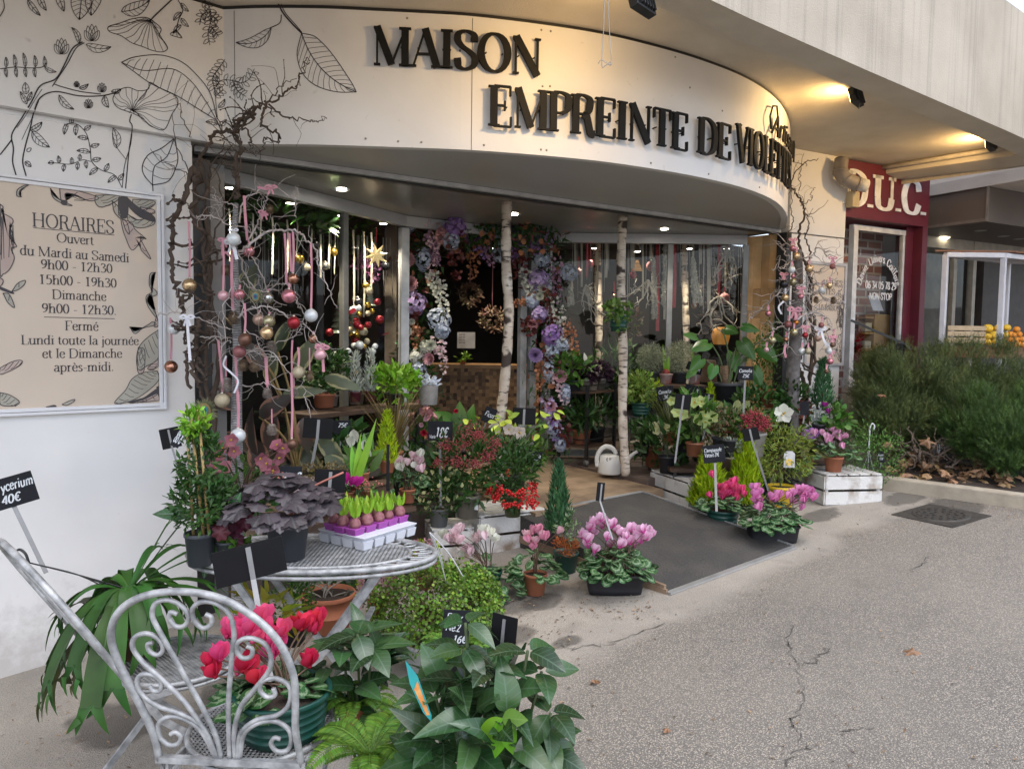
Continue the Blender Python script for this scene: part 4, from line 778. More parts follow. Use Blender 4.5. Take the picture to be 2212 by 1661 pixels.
for q in (-7,6): mb.ball(p+E3*q*s+(0,0,9*s),4*s,8,5)
mb.ball(p+E3*13*s+(0,0,-3*s),1.5*s,6,4); mb.build('ears',mat('grey_fur',(.25,.26,.3),.9),dg)
rd=thing('garland','red tinsel garland piled in the corner of the salon window','decoration',at(1857,760,dS)); mb=MB()
P=[at(1857+random.gauss(0,4),760+random.uniform(-45,25),dS) for _ in range(260)]; mb.scatter(T_SM,P,rdir(260),rdir(260),.05,.015); mb.build('tinsel',mat('red_tinsel',(.35,.01,.015),.3,(.2,.005,.01)),rd)
# handrail
hr=thing('handrail','black metal handrail sloping down beside the salon window','handrail',ong(1943,900)); dH=6.6
mb=MB(); P=[at(1838,692,dH),at(1952,742,dH-.15),at(1966,748,dH-.15)]; mb.bar(P[0],P[1],.04,.02); mb.bar(P[1],P[2]+(0,0,-.03),.04,.02); mb.build('rail',BLK,hr); mb=MB(); p=at(1945,742,dH-.14); mb.bar(p,(p[0],p[1],.3),.05,.05); mb.build('post',BLK,hr)
# ------------------------------------------------------------ grocery further right
gr=thing('grocery_shop','beige grocery shopfront with a taupe box canopy and glass doors','shop',(9,-1,.6))
TA=mat('taupe_panel',(.13,.105,.088),.5,(.115,.092,.077),3); CREAM=mat('cream_render',(.74,.69,.63),.85,(.68,.62,.56),4,bump=.3,bsc=130)
C0=at(2132,479,7.2); zbx=C0[2]; bt=at(2133,404,7.2)[2]
def gp(a,b,z): return np.array((C0[0]+E2[0]*a-Q2[0]*b,C0[1]+E2[1]*a-Q2[1]*b,z))   # a along the street, b towards the building
mb=MB(); mb.hexa([gp(*q,zbx) for q in ((0,0),(4,0),(4,1.3),(0,1.3))]+[gp(*q,bt) for q in ((0,0),(4,0),(4,1.3),(0,1.3))]); mb.build('box_canopy',TA,gr,bevel=.004)
mb=MB()
mb.bar(gp(-.006,0,zbx+.02),gp(-.006,1.2,zbx+.02),.012,.03); mb.bar(gp(-.006,.0,zbx),gp(-.006,.0,bt),.02,.02); mb.build('canopy_trim',mat('taupe_light',(.2,.17,.15),.5),gr)
f0_=onp(2006,421,gp(0,0,0),(*E2,0)); f1_=onp(2212,388,gp(0,0,0),(*E2,0))
zc_=(f0_[2]+f1_[2])/2
mb=MB(); mb.hexa([gp(*q,bt+.004) for q in ((-.012,-3),(4,-3),(4,1.3),(-.012,1.3))]+[gp(*q,bt+.12) for q in ((-.012,-3),(4,-3),(4,1.3),(-.012,1.3))]); mb.hexa([gp(*q,bt+.12) for q in ((.03,-3),(4,-3),(4,2.5),(.03,2.5))]+[gp(*q,4.6) for q in ((.03,-3),(4,-3),(4,2.5),(.03,2.5))]); mb.build('upper_wall',CREAM,gr)
mb=MB()
for a,w_ in ((.05,.08),(.95,.05),(1.3,.07)): mb.bar(gp(a,.9,.4),gp(a,.9,zbx),w_,.06,up=E3)
mb.bar(gp(0,.9,zbx-.06),gp(3.5,.9,zbx-.06),.06,.12); mb.build('door_frame',mat('beige_frame',(.42,.38,.32),.5),gr)
mb=MB(); mb.add([gp(.05,.92,.4),gp(1.3,.92,.4),gp(1.3,.92,zbx-.1),gp(.05,.92,zbx-.1)],[(0,1,2,3)]); mb.build('glass_door',glassmat('grocery_glass',.1),gr)
mb=MB(); mb.hexa([gp(*q,.4) for q in ((1.45,.85),(4,.85),(4,1.2),(1.45,1.2))]+[gp(*q,zbx-.1) for q in ((1.45,.85),(4,.85),(4,1.2),(1.45,1.2))]); mb.build('dark_shutter',mat('shutter_brown',(.06,.05,.045),.6),gr)
mb=MB(); mb.hexa([gp(*q,.3) for q in ((-.1,2.2),(3,2.2),(3,2.4),(-.1,2.4))]+[gp(*q,3.2) for q in ((-.1,2.2),(3,2.2),(3,2.4),(-.1,2.4))]); mb.build('back_wall',mat('grocery_back',(.5,.46,.33),.8,(.2,.18,.14),3),gr)
mb=MB(); mb.hexa([gp(*q,.3) for q in ((-.08,.8),(.0,.8),(.0,2.4),(-.08,2.4))]+[gp(*q,3.2) for q in ((-.08,.8),(.0,.8),(.0,2.4),(-.08,2.4))]); mb.build('side_wall',TA,gr)
for i,(u,v) in enumerate(((2118,499),(2168,511),(2202,517))):
    r=ray(u,v); c=EYE+r*((zbx-.003-EYE[2])/r[2]); mb=MB(); mb.lathe([(.001,0),(.05,0),(.06,.002)],c,20); o=mb.build('ceiling_spotlight',mat('lamp_off',(.5,.47,.42),.3),None,origin=c); tag(o,('round recessed lamp nearest the corner under the taupe box canopy','middle round recessed lamp under the taupe box canopy','rightmost round recessed lamp under the taupe box canopy')[i],'lamp','recessed lamps under the taupe canopy')
c=at(2036,513,8.3); mb=MB(); mb.lathe([(.001,-.01),(.07,-.008),(.075,.01)],c,20); o=mb.build('ceiling_light',mat('lamp_on',(1,.9,.65),.3,(1,.9,.65),emit=9),None,origin=c); tag(o,'bright lit round ceiling light behind the grocery glass','lamp')
# fruit stand
fs=thing('fruit_stand','white metal framed fruit stand with timber sides and a wooden top','stall',ong(2100,900)); dF=6.9; dF2=6.35
a0,a1,a2=at(2034,745,dF),at(2158,754,dF),None
WM=mat('white_metal',(.62,.62,.66),.45,(.55,.55,.6)); 
zt_=at(2034,552,dF)[2]; zb_=a0[2]-.0
A=np.array((a0[0],a0[1],0)); B=np.array((a1[0],a1[1],0)); d1=nrm(B-A); d2=np.array((*(E2),0)); 
C_=A+d2*1.0; D_=B+d2*1.0
zb_=(a0[2]+a1[2])/2
mb=MB()
for p in (A,B,C_,D_): mb.bar(p+(0,0,.3),p+(0,0,zt_),.045,.045,up=(1,0,0))
for p,q in ((A,B),(A,C_),(B,D_),(C_,D_)): mb.bar(p+(0,0,zt_),q+(0,0,zt_),.05,.045)
mb.build('frame',WM,fs,bevel=.004)
TW=mat('stand_timber',(.25,.11,.05),.6,(.17,.075,.035),9)
mb=MB(); o_=np.cross(d1,(0,0,1.))*.03; mb.bar(A-d1*.03+o_+(0,0,zb_-.045),B+o_+d1*.02+(0,0,zb_-.045),.02,.105); mb.bar(B+d1*.035+(0,0,zb_-.045),D_+d1*.035+(0,0,zb_-.045),.02,.105); mb.build('side_board',TW,fs)
mb=MB(); mb.hexa([q+(0,0,zb_-.03) for q in (A,B,D_,C_)]+[q+(0,0,zb_-.015) for q in (A,B,D_,C_)]); mb.build('deck',TW,fs); mb=MB(); mb.hexa([q+(0,0,zt_+.03) for q in (A-d1*.1,B+d1*.1,D_+d1*.1,C_-d1*.1)]+[q+(0,0,zt_+.045) for q in (A-d1*.1,B+d1*.1,D_+d1*.1,C_-d1*.1)]); mb.build('top_board',TW,fs)
PW=mat('pale_wood',(.5,.38,.24),.7,(.42,.31,.19),14)
def slatbox(u,v,wp,hp,d,label,n=3):
    p=at(u,v,d); s=px(d); t=thing('fruit_crate',label,'crate',p); mb=MB()
    for i in range(n):
        z=(i+.5)/n*hp*s
        for q,ax,L in ((-d2*0-d2*.12,d1,wp*s/2),(d2*.12,d1,wp*s/2)): mb.obox(p+q+(0,0,z),ax*L,np.cross(ax,(0,0,1.))*.004,(0,0,hp*s/n*.4))
        for q in (-1,1): mb.obox(p+d1*q*wp*s/2+(0,0,z),d2*.12,np.cross(d2,(0,0,1.))*.004,(0,0,hp*s/n*.4))
    mb.obox(p+(0,0,.004),d1*wp*s/2,d2*.12,(0,0,.003)); mb.build('slats',PW,t); return t
slatbox(2087,742,50,14,dF,'low wooden fruit crate on the stand under the pale crate',1); slatbox(2088,727,48,24,dF,'pale slatted wooden crate on top of the low crate on the stand',2)
# fruit, row by row
FRU={'melon':(mat('fruit_yellow',(.9,.62,.06),.45,(.82,.5,.04),10),'yellow melon'),'orange':(mat('fruit_orange',(.9,.34,.03),.5,(.8,.27,.025),20),'orange')}
frs=[('melon',2117,738,9.5,'frontmost left yellow melon on the fruit stand'),('melon',2135,740,8,'small yellow melon at the front of the heap'),('melon',2152,740,9.5,'front yellow melon just left of the white post'),('melon',2133,727,8,'small yellow melon in the middle of the heap'),('melon',2148,725,10.5,'large pale yellow melon in the middle of the heap'),('melon',2120,724,6.5,'small yellow fruit beside the pale crate'),('melon',2134,710,10.5,'topmost left yellow melon of the heap'),('melon',2157,710,10,'topmost right yellow melon of the heap'),('melon',2170,725,9,'yellow melon partly behind the white post'),('melon',2175,708,8,'deep yellow melon behind the post top of heap')]
for i,(u,v,r) in enumerate(((2166,744,6.5),(2178,744,6.5),(2190,746,6),(2200,743,6.5),(2210,745,6),(2172,735,6),(2184,735,6.5),(2196,734,6),(2207,733,6.5),(2190,724,6),(2202,722,6),(2182,722,7),(2196,712,7))): frs.append(('orange',u,v,r,'round orange in the heap of oranges right of the yellow melons'))
for kd,u,v,r,lb in frs:
    d=dF+.12-(r-6)*.0+(745-v)*.006; p=at(u,v,d); mb=MB(); mb.ball(p,r*px(d),14,9,sz=.92 if kd=='melon' else 1); mb.tube([p+(0,0,r*px(d)*.88),p+(0.002,0,r*px(d)*.98)],.003,5,1)
    o=mb.build('melon' if kd=='melon' else 'orange_fruit',[FRU[kd][0],mat('fruit_stalk',(.12,.1,.03),.8)],None,origin=p); tag(o,lb,'fruit','yellow melons on the fruit stand' if kd=='melon' else 'oranges on the fruit stand')
# ------------------------------------------------------------ planter: kerb, soil
pl=thing('planter','raised planting bed with a pale stone kerb along the pavement','planter',ong(1910,1055)); k0,k1=ong(1905,1058),ong(2212,1101); kd=nrm(k1-k0); kn=np.array((-kd[1],kd[0],0))
if kn[0]<0: kn=-kn
k1=k0+(k1-k0)*2.5; mb=MB(); up_=np.array((0,0,.105)); mb.hexa([k0-(0,0,.1),k1-(0,0,.1),k1+kn*.12-(0,0,.1),k0+kn*.12-(0,0,.1),k0+up_,k1+up_,k1+kn*.12+up_,k0+kn*.12+up_]); mb.build('kerb',mat('kerb_stone',(.46,.40,.31),.85,(.36,.31,.24),8,bump=.3,bsc=60),pl,bevel=.012)
mb=MB(); n=24
gxy=[[k0+kn*(.12+2.2*j/12)+(k1-k0)*(i/n)+np.array((0,0,.07+.05*math.sin(i*1.3+j)*.4+.012*j)) for j in range(13)] for i in range(n+1)]
mb.add(np.array(gxy).reshape(-1,3),np.array([(i*13+j,i*13+j+1,(i+1)*13+j+1,(i+1)*13+j) for i in range(n) for j in range(12)])); mb.build('soil',mat('soil_dark',(.05,.035,.025),.95,(.03,.02,.015),20,bump=.5,bsc=40),pl)
# ============================================================ PLANTS, POTS, SIGNS: builders
T_BALL=(lambda: (lambda m:(np.concatenate(m.V),np.concatenate(m.L).reshape(-1,4),np.concatenate(m.U)))(MB().lathe([(.05,-1),(.75,-.62),(1,0),(.75,.62),(.05,1)],(0,0,0),7)))()
SOIL=mat('potting_soil',(.045,.03,.02),.95,(.025,.017,.012),60,bump=.5,bsc=120)
def PM(name,c,c2=None,rough=.5,b=0): return mat('pot_'+name,c,rough,c2,10,bump=b,bsc=80)
TERRA=PM('terracotta',(.36,.13,.065),(.29,.10,.05),.8,.1); DGREY=PM('dark_grey',(.045,.05,.06),(.036,.04,.048)); BLKP=PM('black',(.018,.019,.024),(.014,.014,.018)); GREENP=PM('dark_green',(.008,.06,.045),(.006,.05,.038),.4); OLIVE=PM('olive',(.07,.085,.03)); TAUPE=PM('taupe',(.15,.14,.115)); MGREY=PM('mid_grey',(.15,.155,.165)); WHITEP=PM('white',(.55,.56,.58)); YELP=PM('yellow',(.7,.48,.03)); BROWNP=PM('rust',(.27,.10,.05))
WIRER=PM('wicker_grey',(.33,.31,.29),(.2,.19,.18),.8)
STEM=mat('stem_green',(.06,.10,.03),.6,(.05,.07,.025)); STEMR=mat('stem_brown',(.12,.07,.045),.7,(.08,.05,.03))
G=leafmat
DK=G('leaf_dark',(.018,.05,.018),(.012,.035,.014)); MD=G('leaf_mid',(.035,.09,.022),(.025,.065,.018)); BR=G('leaf_bright',(.09,.2,.025),(.06,.14,.02)); LIME=G('leaf_lime',(.19,.27,.015),(.12,.19,.012),hue=.02); OLV=G('leaf_olive',(.08,.1,.03),(.05,.065,.025)); GREYL=G('leaf_grey',(.16,.19,.15),(.11,.13,.1)); SILV=G('leaf_silver',(.33,.36,.34),(.25,.28,.27)); BLUEG=G('leaf_blue_green',(.03,.085,.06),(.02,.06,.05))
CYC=G('leaf_cyclamen',(.014,.055,.026),(.012,.042,.022),vein=.75,vc=(.24,.33,.19),kind='silver',isl=.3,hue=.01)
GARD=G('leaf_gardenia',(.02,.05,.03),(.013,.035,.02),rough=.27,vein=.5,vc=(.12,.19,.12),isl=.5,spec=.6)
GARDL=G('leaf_gardenia_young',(.07,.17,.012),(.045,.12,.01),vein=.5,vc=(.13,.24,.04))
VAR=G('leaf_variegated',(.06,.14,.03),(.05,.11,.025),vein=.9,vc=(.5,.5,.16),kind='edge'); VARW=G('leaf_white_edge',(.05,.1,.05),(.04,.08,.04),vein=.9,vc=(.5,.53,.42),kind='edge')
FIC=G('leaf_ficus',(.035,.035,.028),(.05,.028,.026),rough=.35,vein=.75,vc=(.30,.15,.10),kind='edge'); FICG=G('leaf_ficus_green',(.06,.075,.04),(.045,.055,.032),rough=.35,vein=.9,vc=(.32,.30,.15),kind='edge')
HEU=G('leaf_heuchera',(.062,.05,.058),(.045,.036,.042),rough=.42,isl=.4,vein=.5,vc=(.10,.115,.11)); HEUR=G('leaf_heuchera_red',(.12,.025,.04),(.08,.02,.035),rough=.4)
STAG=G('leaf_staghorn',(.02,.068,.02),(.015,.045,.015),rough=.5,isl=.3); STAGB=G('leaf_staghorn_old',(.07,.085,.025),(.05,.06,.02))
FERN=G('leaf_fern',(.058,.125,.03),(.04,.085,.022)); REDL=G('leaf_red',(.12,.018,.02),(.08,.014,.016)); PURP=G('leaf_purple',(.035,.018,.03),(.025,.014,.022)); BRN=G('leaf_bronze',(.13,.10,.035),(.09,.07,.03)); DRY=G('leaf_dry',(.26,.16,.085),(.16,.095,.05),trl=.1,isl=.4)
def FL(n,c,c2=None,**k): return leafmat('petal_'+n,c,c2 or tuple(x*.85 for x in c),rough=.6,isl=.15,hue=.008,trl=.3,**k)
PINKH=FL('hot_pink',(.78,.07,.24),(.8,.13,.3),vein=.7,vc=(.5,.012,.1),kind='grad'); REDF=FL('red',(.66,.02,.07),(.72,.04,.1),vein=.7,vc=(.32,.005,.02),kind='grad'); MAG=FL('magenta',(.86,.68,.8),(.8,.5,.68),vein=.9,vc=(.52,.015,.26),kind='grad'); ORCH=FL('orchid_pink',(.72,.24,.5),(.76,.34,.58),vein=.6,vc=(.5,.06,.28),kind='grad'); PALEP=FL('pale_pink',(.72,.5,.56),(.78,.62,.66)); SHELL=FL('shell_pink',(.74,.44,.5),(.78,.56,.6),vein=.6,vc=(.62,.2,.3),kind='grad'); WHF=FL('white',(.72,.72,.66),(.66,.68,.58)); CREAMF=FL('cream',(.62,.62,.34),(.5,.54,.25)); GRNF=FL('green_cream',(.42,.5,.2),(.34,.44,.15)); DUSK=FL('dusky_rose',(.36,.14,.17),(.28,.09,.12)); LILA=FL('lilac',(.6,.47,.72),(.5,.37,.64)); VIO=FL('violet',(.42,.27,.6),(.33,.19,.5)); BLUSH=FL('blush',(.74,.44,.46),(.64,.34,.38)); FROST=FL('frost_blue',(.56,.62,.74),(.46,.52,.63)); COPP=FL('copper',(.52,.24,.13),(.38,.16,.08)); YELF=FL('yellow',(.7,.5,.05)); LAV=FL('lavender',(.5,.26,.62),(.44,.2,.56))
BERRY=mat('berry_red',(.55,.012,.014),.3,(.45,.01,.012),20,isl=.25); SKIM=mat('skimmia_bud',(.30,.045,.05),.6,(.2,.035,.04),20,isl=.4)
def base(u,v,d):
    if d=='g': return ong(u,v)
    if isinstance(d,tuple): return onz(u,v,d[1])
    return at(u,v,d)
def pot(t,c,r,h,m,taper=.76,rim=.12,n=28,soil=True,ribs=0,sx=1):
    mb=MB(); rb=r*taper; z1=h*(1-rim)
    pr=[(.001,0),(rb*.94,0),(rb,h*.02)]
    for i in range(ribs): z=z1*(i+1)/(ribs+1); q=rb+(r*.94-rb)*z/h; pr+=[(q,z-.004),(q+.003,z-.002),(q+.003,z+.002),(q,z+.004)]
    pr+=[(r*.93,z1),(r*.995,z1+h*.01),(r,z1+h*.03),(r,h*.985),(r*.985,h),(r*.93,h),(r*.91,h*.86),(.001,h*.84)]
    mb.lathe(pr,c,n,sx=sx); mb.build('pot',m,t)
    if soil:
        mb=MB(); n2=20; V=[(c[0],c[1],c[2]+h*.92)]+[(c[0]+sx*r*.92*math.cos(a),c[1]+r*.92*math.sin(a),c[2]+h*.88+random.uniform(-.01,.01)*h) for a in np.arange(n2)*2*math.pi/n2]
        mb.add(V,[(0,1+i,1+(i+1)%n2) for i in range(n2)]); mb.build('soil',SOIL,t)
def plant(name,label,cat,u,v,d,pw=0,ph=0,pm=None,group=None,**k):
    c=base(u,v,d); s=px(dep(c)); t=thing(name,label,cat,c,group)
    if pw: pot(t,c,pw*s/2,ph*s,pm,**k)
    return t,c,s
def cloud(c,R,n,K,sp=.3,lo=.35,bot=-1):
    ctr=rdir(K)*(RNG.uniform(lo,1,size=(K,1))**.5); ctr[:,2]=np.where(ctr[:,2]<bot,-ctr[:,2]*.5,ctr[:,2])
    P=ctr[RNG.integers(0,K,n)]+RNG.normal(size=(n,3))*sp; l=np.linalg.norm(P,axis=1)[:,None]; P=np.where(l>1.08,P/l*1.08,P)
    return np.array(c)+P*np.array(R),nrm_rows(P)
def nrm_rows(a): return a/np.maximum(1e-9,np.linalg.norm(a,axis=1))[:,None]
def bush(t,c,R,n,L,W,m,T=T_OV,K=18,sp=.28,up=.5,rnd=.5,lay=.6,name='foliage',lv=.3,parent_mb=None,mi=0,lo=.35):
    """leaves gathered in clumps through an ellipsoid; up = how much they point up, lay = how far they lie open to the sky"""
    P,O=cloud(c,R,n,K,sp,lo); D=O*(1-up*.5)+np.array((0,0,up))+RNG.normal(size=(n,3))*rnd; N=O*(1-lay)+np.array((0,0,lay))+RNG.normal(size=(n,3))*.35
    mb=parent_mb or MB(); mb.scatter(T,P,D,N,L*RNG.uniform(1-lv,1+lv,n),W*RNG.uniform(1-lv,1+lv,n),mi)
    if parent_mb is None: mb.build(name,m,t)
    return P,O
def stems(t,c0,tips,r,m=STEM,name='stems',bow=.2,start=.015):
    mb=MB()
    for p in tips:
        p=np.array(p); a=np.array(c0)+np.array((random.uniform(-1,1)*start,random.uniform(-1,1)*start,0)); mid=(a+p)/2+np.array(((p[0]-a[0])*-bow,(p[1]-a[1])*-bow,abs(p[2]-a[2])*bow*.5)); mb.tube(smooth([a,mid,p],4),r,5)
    return mb.build(name,m,t)
def cyc_flowers(t,c,tips,L,mats,mi=None,name='flowers'):
    """cyclamen: five petals swept back and up from a nodding mouth"""
    mb=MB()
    for p in tips:
        k=random.randrange(len(mats)); a0=random.uniform(0,6.28); tilt=np.array((random.gauss(0,.28),random.gauss(0,.28),1)); tilt/=np.linalg.norm(tilt)
        x=nrm(np.cross(tilt,(1,0,.3))); y=np.cross(tilt,x); A=a0+np.arange(5)*2*math.pi/5; O=np.cos(A)[:,None]*x+np.sin(A)[:,None]*y
        sc=random.uniform(.8,1.15); mb.scatter(T_PE,np.array(p)+O*L*.1,tilt+O*random.uniform(.35,1.0),O+np.cross(np.tile(tilt,(5,1)),O)*.4,L*sc,L*.8*sc,k)
        mb.scatter(T_BALL,[np.array(p)],[tilt],[x],L*.17,L*.17,k)
    return mb.build(name,mats,t)
def cyclamen(t,c,R,H,nl,leafL,mats,nf,fL,fh,spread=.75,leaf=None,sx=1,drop=-.1):
    """c = top of pot; R = foliage radius, H = dome height, fh = flower height above c"""
    r=np.sqrt(RNG.uniform(.02,1,nl)); a=RNG.uniform(0,2*math.pi,nl); O=np.stack([np.cos(a),np.sin(a),np.zeros(nl)],1)
    dirx=np.array((RT[0],RT[1],0)); dirx/=np.linalg.norm(dirx); diry=np.array((-dirx[1],dirx[0],0))
    O2=O[:,0:1]*dirx*sx+O[:,1:2]*diry
    P=np.array(c)+O2*(R*r)[:,None]; P[:,2]+=H*(1-r**2*(1+drop))*RNG.uniform(.55,1,nl)
    mb=MB(); mb.scatter(T_HE,P-O2*leafL*.3,O2+np.array((0,0,-.25))*r[:,None]+RNG.normal(size=(nl,3))*.25,np.array((0,0,1.))+O2*(.2+.9*r[:,None])+RNG.normal(size=(nl,3))*.25,leafL*RNG.uniform(.75,1.2,nl),leafL*RNG.uniform(.8,1.2,nl)); mb.build('leaves',leaf or CYC,t)
    tips=[]
    for i in range(nf):
        q=math.sqrt(random.random())*spread*R; aa=random.uniform(0,6.28); tips.append(np.array(c)+dirx*q*sx*math.cos(aa)+diry*q*math.sin(aa)+np.array((0,0,fh*random.uniform(.72,1.08))))
    if nf: stems(t,c,tips,.0022,STEMR,bow=.15); cyc_flowers(t,c,tips,fL,mats)
def cone(t,c,R,H,n,L,m,name='foliage',pw=.85,tip=.02,outw=.5):
    tt=RNG.uniform(0,1,n)**1.25; a=RNG.uniform(0,6.283,n); prof=(np.minimum(1,tt*5+.55))*(1-tt)**pw; rr=R*prof*(RNG.uniform(.25,1,n)**.4)*(1+.16*np.sin(a*3+tt*9)+.1*np.sin(a*7-tt*15)); O=np.stack([np.cos(a),np.sin(a),0*a],1)
    P=np.array(c)+O*rr[:,None]; P[:,2]+=tt*H*.97
    D=O*outw+np.array((0,0,1.))+RNG.normal(size=(n,3))*.25; mb=MB(); mb.scatter(T_LA2,P,D,O+RNG.normal(size=(n,3))*.5,L*RNG.uniform(.6,1.25,n),L*.28); mb.build(name,m,t)
    mb=MB(); mb.tube([c,np.array(c)+(0,0,H*.85)],[R*.08,R*.03],6); mb.build('trunk',STEMR,t)
T_LA2=tleaf('lance',.05,.1,2)
def grass(t,c,n,H,m,W=.005,out=.5,name='blades',rr=.03,T=None):
    a=RNG.uniform(0,6.283,n); O=np.stack([np.cos(a),np.sin(a),0*a],1); k=RNG.uniform(.1,1,n)[:,None]
    mb=MB(); mb.scatter(T or T_RG,np.array(c)+O*rr*k,np.array((0,0,1.))+O*out*k,-O+np.array((0,0,.3)),H*RNG.uniform(.6,1.1,n),W); return mb.build(name,m,t)
def fern(t,c,nf,L,m,pin=.05,name='fronds',rise=.9,az=None,drop=1.0,k=16):
    mb=MB()
    for i in range(nf):
        a=random.uniform(0,6.283) if az is None else random.uniform(*az); o=np.array((math.cos(a),math.sin(a),0)); l=L*random.uniform(.65,1.1); rs=rise*random.uniform(.6,1.2)
        S=np.linspace(0,1,k); P=np.array([np.array(c)+o*l*s*(1-.15*s)+np.array((0,0,l*(rs*s-drop*rs*s*s*.9))) for s in S]); T=nrm_rows(np.gradient(P,axis=0)); sd=np.cross(T,(0,0,1.)); sd=nrm_rows(sd); Nn=np.cross(sd,T)
        mb.tube(P,np.linspace(.003,.001,k)*.8,4); ll=pin*np.sin(np.pi*np.clip(S*.9+.12,0,1))**.8*l/L
        for q in np.arange(.04,1,.5/k):
            j=min(k-2,int(q*(k-1))); f=q*(k-1)-j; pp=P[j]*(1-f)+P[j+1]*f
            for sg in (-1,1): mb.scatter(T_SM,[pp],[sd[j]*sg+T[j]*.35],[Nn[j]+RNG.normal(size=3)*.1],max(.006,ll[j]),l*.5/k*1.3)
    return mb.build(name,m,t)
def openflowers(t,P,N,r,mat_,cm=None,name='flowers',np_=5,T=T_RD,cup=.35):
    """open five-petalled flowers such as hellebores"""
    mb=MB(); cm=cm or YELF
    for p,n in zip(P,N):
        n=nrm(n); x=nrm(np.cross(n,(.3,.2,1))); y=np.cross(n,x); A=random.uniform(0,6)+np.arange(np_)*2*math.pi/np_; O=np.cos(A)[:,None]*x+np.sin(A)[:,None]*y; s=r*random.uniform(.8,1.15)
        mb.scatter(T,np.array(p)+O*s*.08,O+n*cup,np.tile(n,(np_,1))+RNG.normal(size=(np_,3))*.12,s,s*.95,0); mb.scatter(T_BALL,np.array(p)+n*s*.12+RNG.normal(size=(5,3))*s*.09,rdir(5),rdir(5),s*.09,s*.09,1)
    return mb.build(name,[mat_,cm],t)
def balls(t,P,r,m,name,rv=.25):
    mb=MB(); n=len(P); q=r*RNG.uniform(1-rv,1+rv,n); mb.scatter(T_BALL,P,rdir(n),rdir(n),q,q); return mb.build(name,m,t)
def rosette(mb,p,n,r,layers=5,mi=0):       # many-petalled rose / peony
    n=nrm(n); x=nrm(np.cross(n,(.3,.2,1))); y=np.cross(n,x)
    for l in range(layers):
        k=5+l*2; A=l*.7+np.arange(k)*2*math.pi/k; O=np.cos(A)[:,None]*x+np.sin(A)[:,None]*y; f=(l+1)/layers
        mb.scatter(T_PR2,np.array(p)+O*r*.12*f+n*r*.25*(1-f),n*(1.25-.75*f)+O*(.3+.55*f),O*-1+n*.6,r*(.45+.55*f),r*(.45+.35*f),mi)
T_PR2=tleaf('petal',-.25,.2,3)
T_SG=tleaf('strap',.45,.1,8)
# chalk boards on stakes
SLATE=mat('slate_board',(.012,.013,.017),.7,(.018,.019,.023),14,spec=.12); STAKE=mat('stake_metal',(.24,.24,.245),.5,(.2,.2,.2),metal=.2); CHALK=mat('chalk',(.62,.65,.68),.9,(.5,.53,.56),60)
def sign(u,v,d,w,h,label,lines=(),foot=None,tilt=0,yaw=0,back=False,dark=False,stake=True,sw=5,footd=None,stk=None,th=.004):
    """chalk board centred at (u,v), w x h in picture units, foot = where its stake goes into the pot"""
    c=at(u,v,d); s=px(d); t=thing('price_sign',label,'price sign',c,'chalk price signs on stakes')
    n=nrm((EYE-c)*[1,1,0]); a=R_(yaw); n=np.array((n[0]*math.cos(a)-n[1]*math.sin(a),n[0]*math.sin(a)+n[1]*math.cos(a),.08)); n=nrm(n); ex=nrm(np.cross((0,0,1.),n)); ez=np.cross(n,ex)
    b=R_(tilt); ex,ez=ex*math.cos(b)+ez*math.sin(b),ez*math.cos(b)-ex*math.sin(b)
    mb=MB(); mb.obox(c,ex*w*s/2,n*th/2,ez*h*s/2); mb.build('board',SLATE if not dark else mat('board_back',(.008,.008,.009),.6,(.01,.01,.011),spec=.12),t,bevel=.0015)
    if stake:
        o=n*(.005 if back else -.005); top=c+ez*h*s*(.42 if back else .1)+o; f=at(*(foot or (u,v+h)),footd or d)+o; mb=MB()
        top2=c-ez*h*s*.5+o; mb.bar(top,top2,sw*s,.003,up=n); mb.bar(top2,f,sw*s,.003,up=n); mb.build('stake',stk or STAKE,t)
    if lines and not back:
        mb=MB()
        for tx,x,y,hh,wf in lines:       # text, left and baseline in board fractions, height fraction
            hm=hh*h*s; sc=wf*w*s/max(.1,twidth(tx))/hm; txt(mb,tx,planemap(c+ex*(x-.5)*w*s+ez*(y-.5)*h*s,ex*sc,ez,n,hm,th/2+.0012),.15,.12,0,slant=.18,jit=.05)
        mb.build('writing',CHALK,t)
    return t
# hanging ornaments
BM={}
def bm(n,c,rough,metal,coat=.0,b=0): BM[n]=mat('bauble_'+n,c,rough,tuple(x*.9 for x in c),30,metal=metal,coat=coat,bump=b,bsc=300)
bm('white',(.62,.66,.68),.28,.1,.4); bm('champagne',(.62,.44,.25),.22,.75); bm('copper',(.42,.21,.14),.15,.9); bm('pearl_pink',(.62,.36,.40),.3,.3,.4); bm('rose',(.52,.21,.25),.2,.65); bm('red',(.30,.02,.03),.3,.6,b=.15); bm('olive',(.42,.38,.24),.25,.7); bm('bronze',(.16,.085,.06),.4,.6); bm('mauve',(.26,.10,.10),.5,.4); bm('beige',(.5,.33,.26),.3,.5); bm('glitter',(.5,.44,.31),.5,.7,b=.5); bm('amber',(.55,.2,.03),.2,.8); bm('black',(.02,.02,.025),.2,.4); bm('silver',(.5,.5,.48),.2,.9); bm('gold',(.5,.33,.06),.25,.9)
CAPM=mat('bauble_cap',(.6,.55,.45),.3,metal=.9); RIBP=mat('ribbon_pink',(.52,.24,.29),.6,(.46,.2,.25),20); RIBW=mat('ribbon_white',(.68,.68,.72),.6,(.6,.6,.65),20); RIBR=mat('ribbon_red',(.45,.012,.025),.5,(.38,.01,.02),20); RIBC=mat('ribbon_cream',(.48,.45,.36),.6,(.42,.39,.31),20)
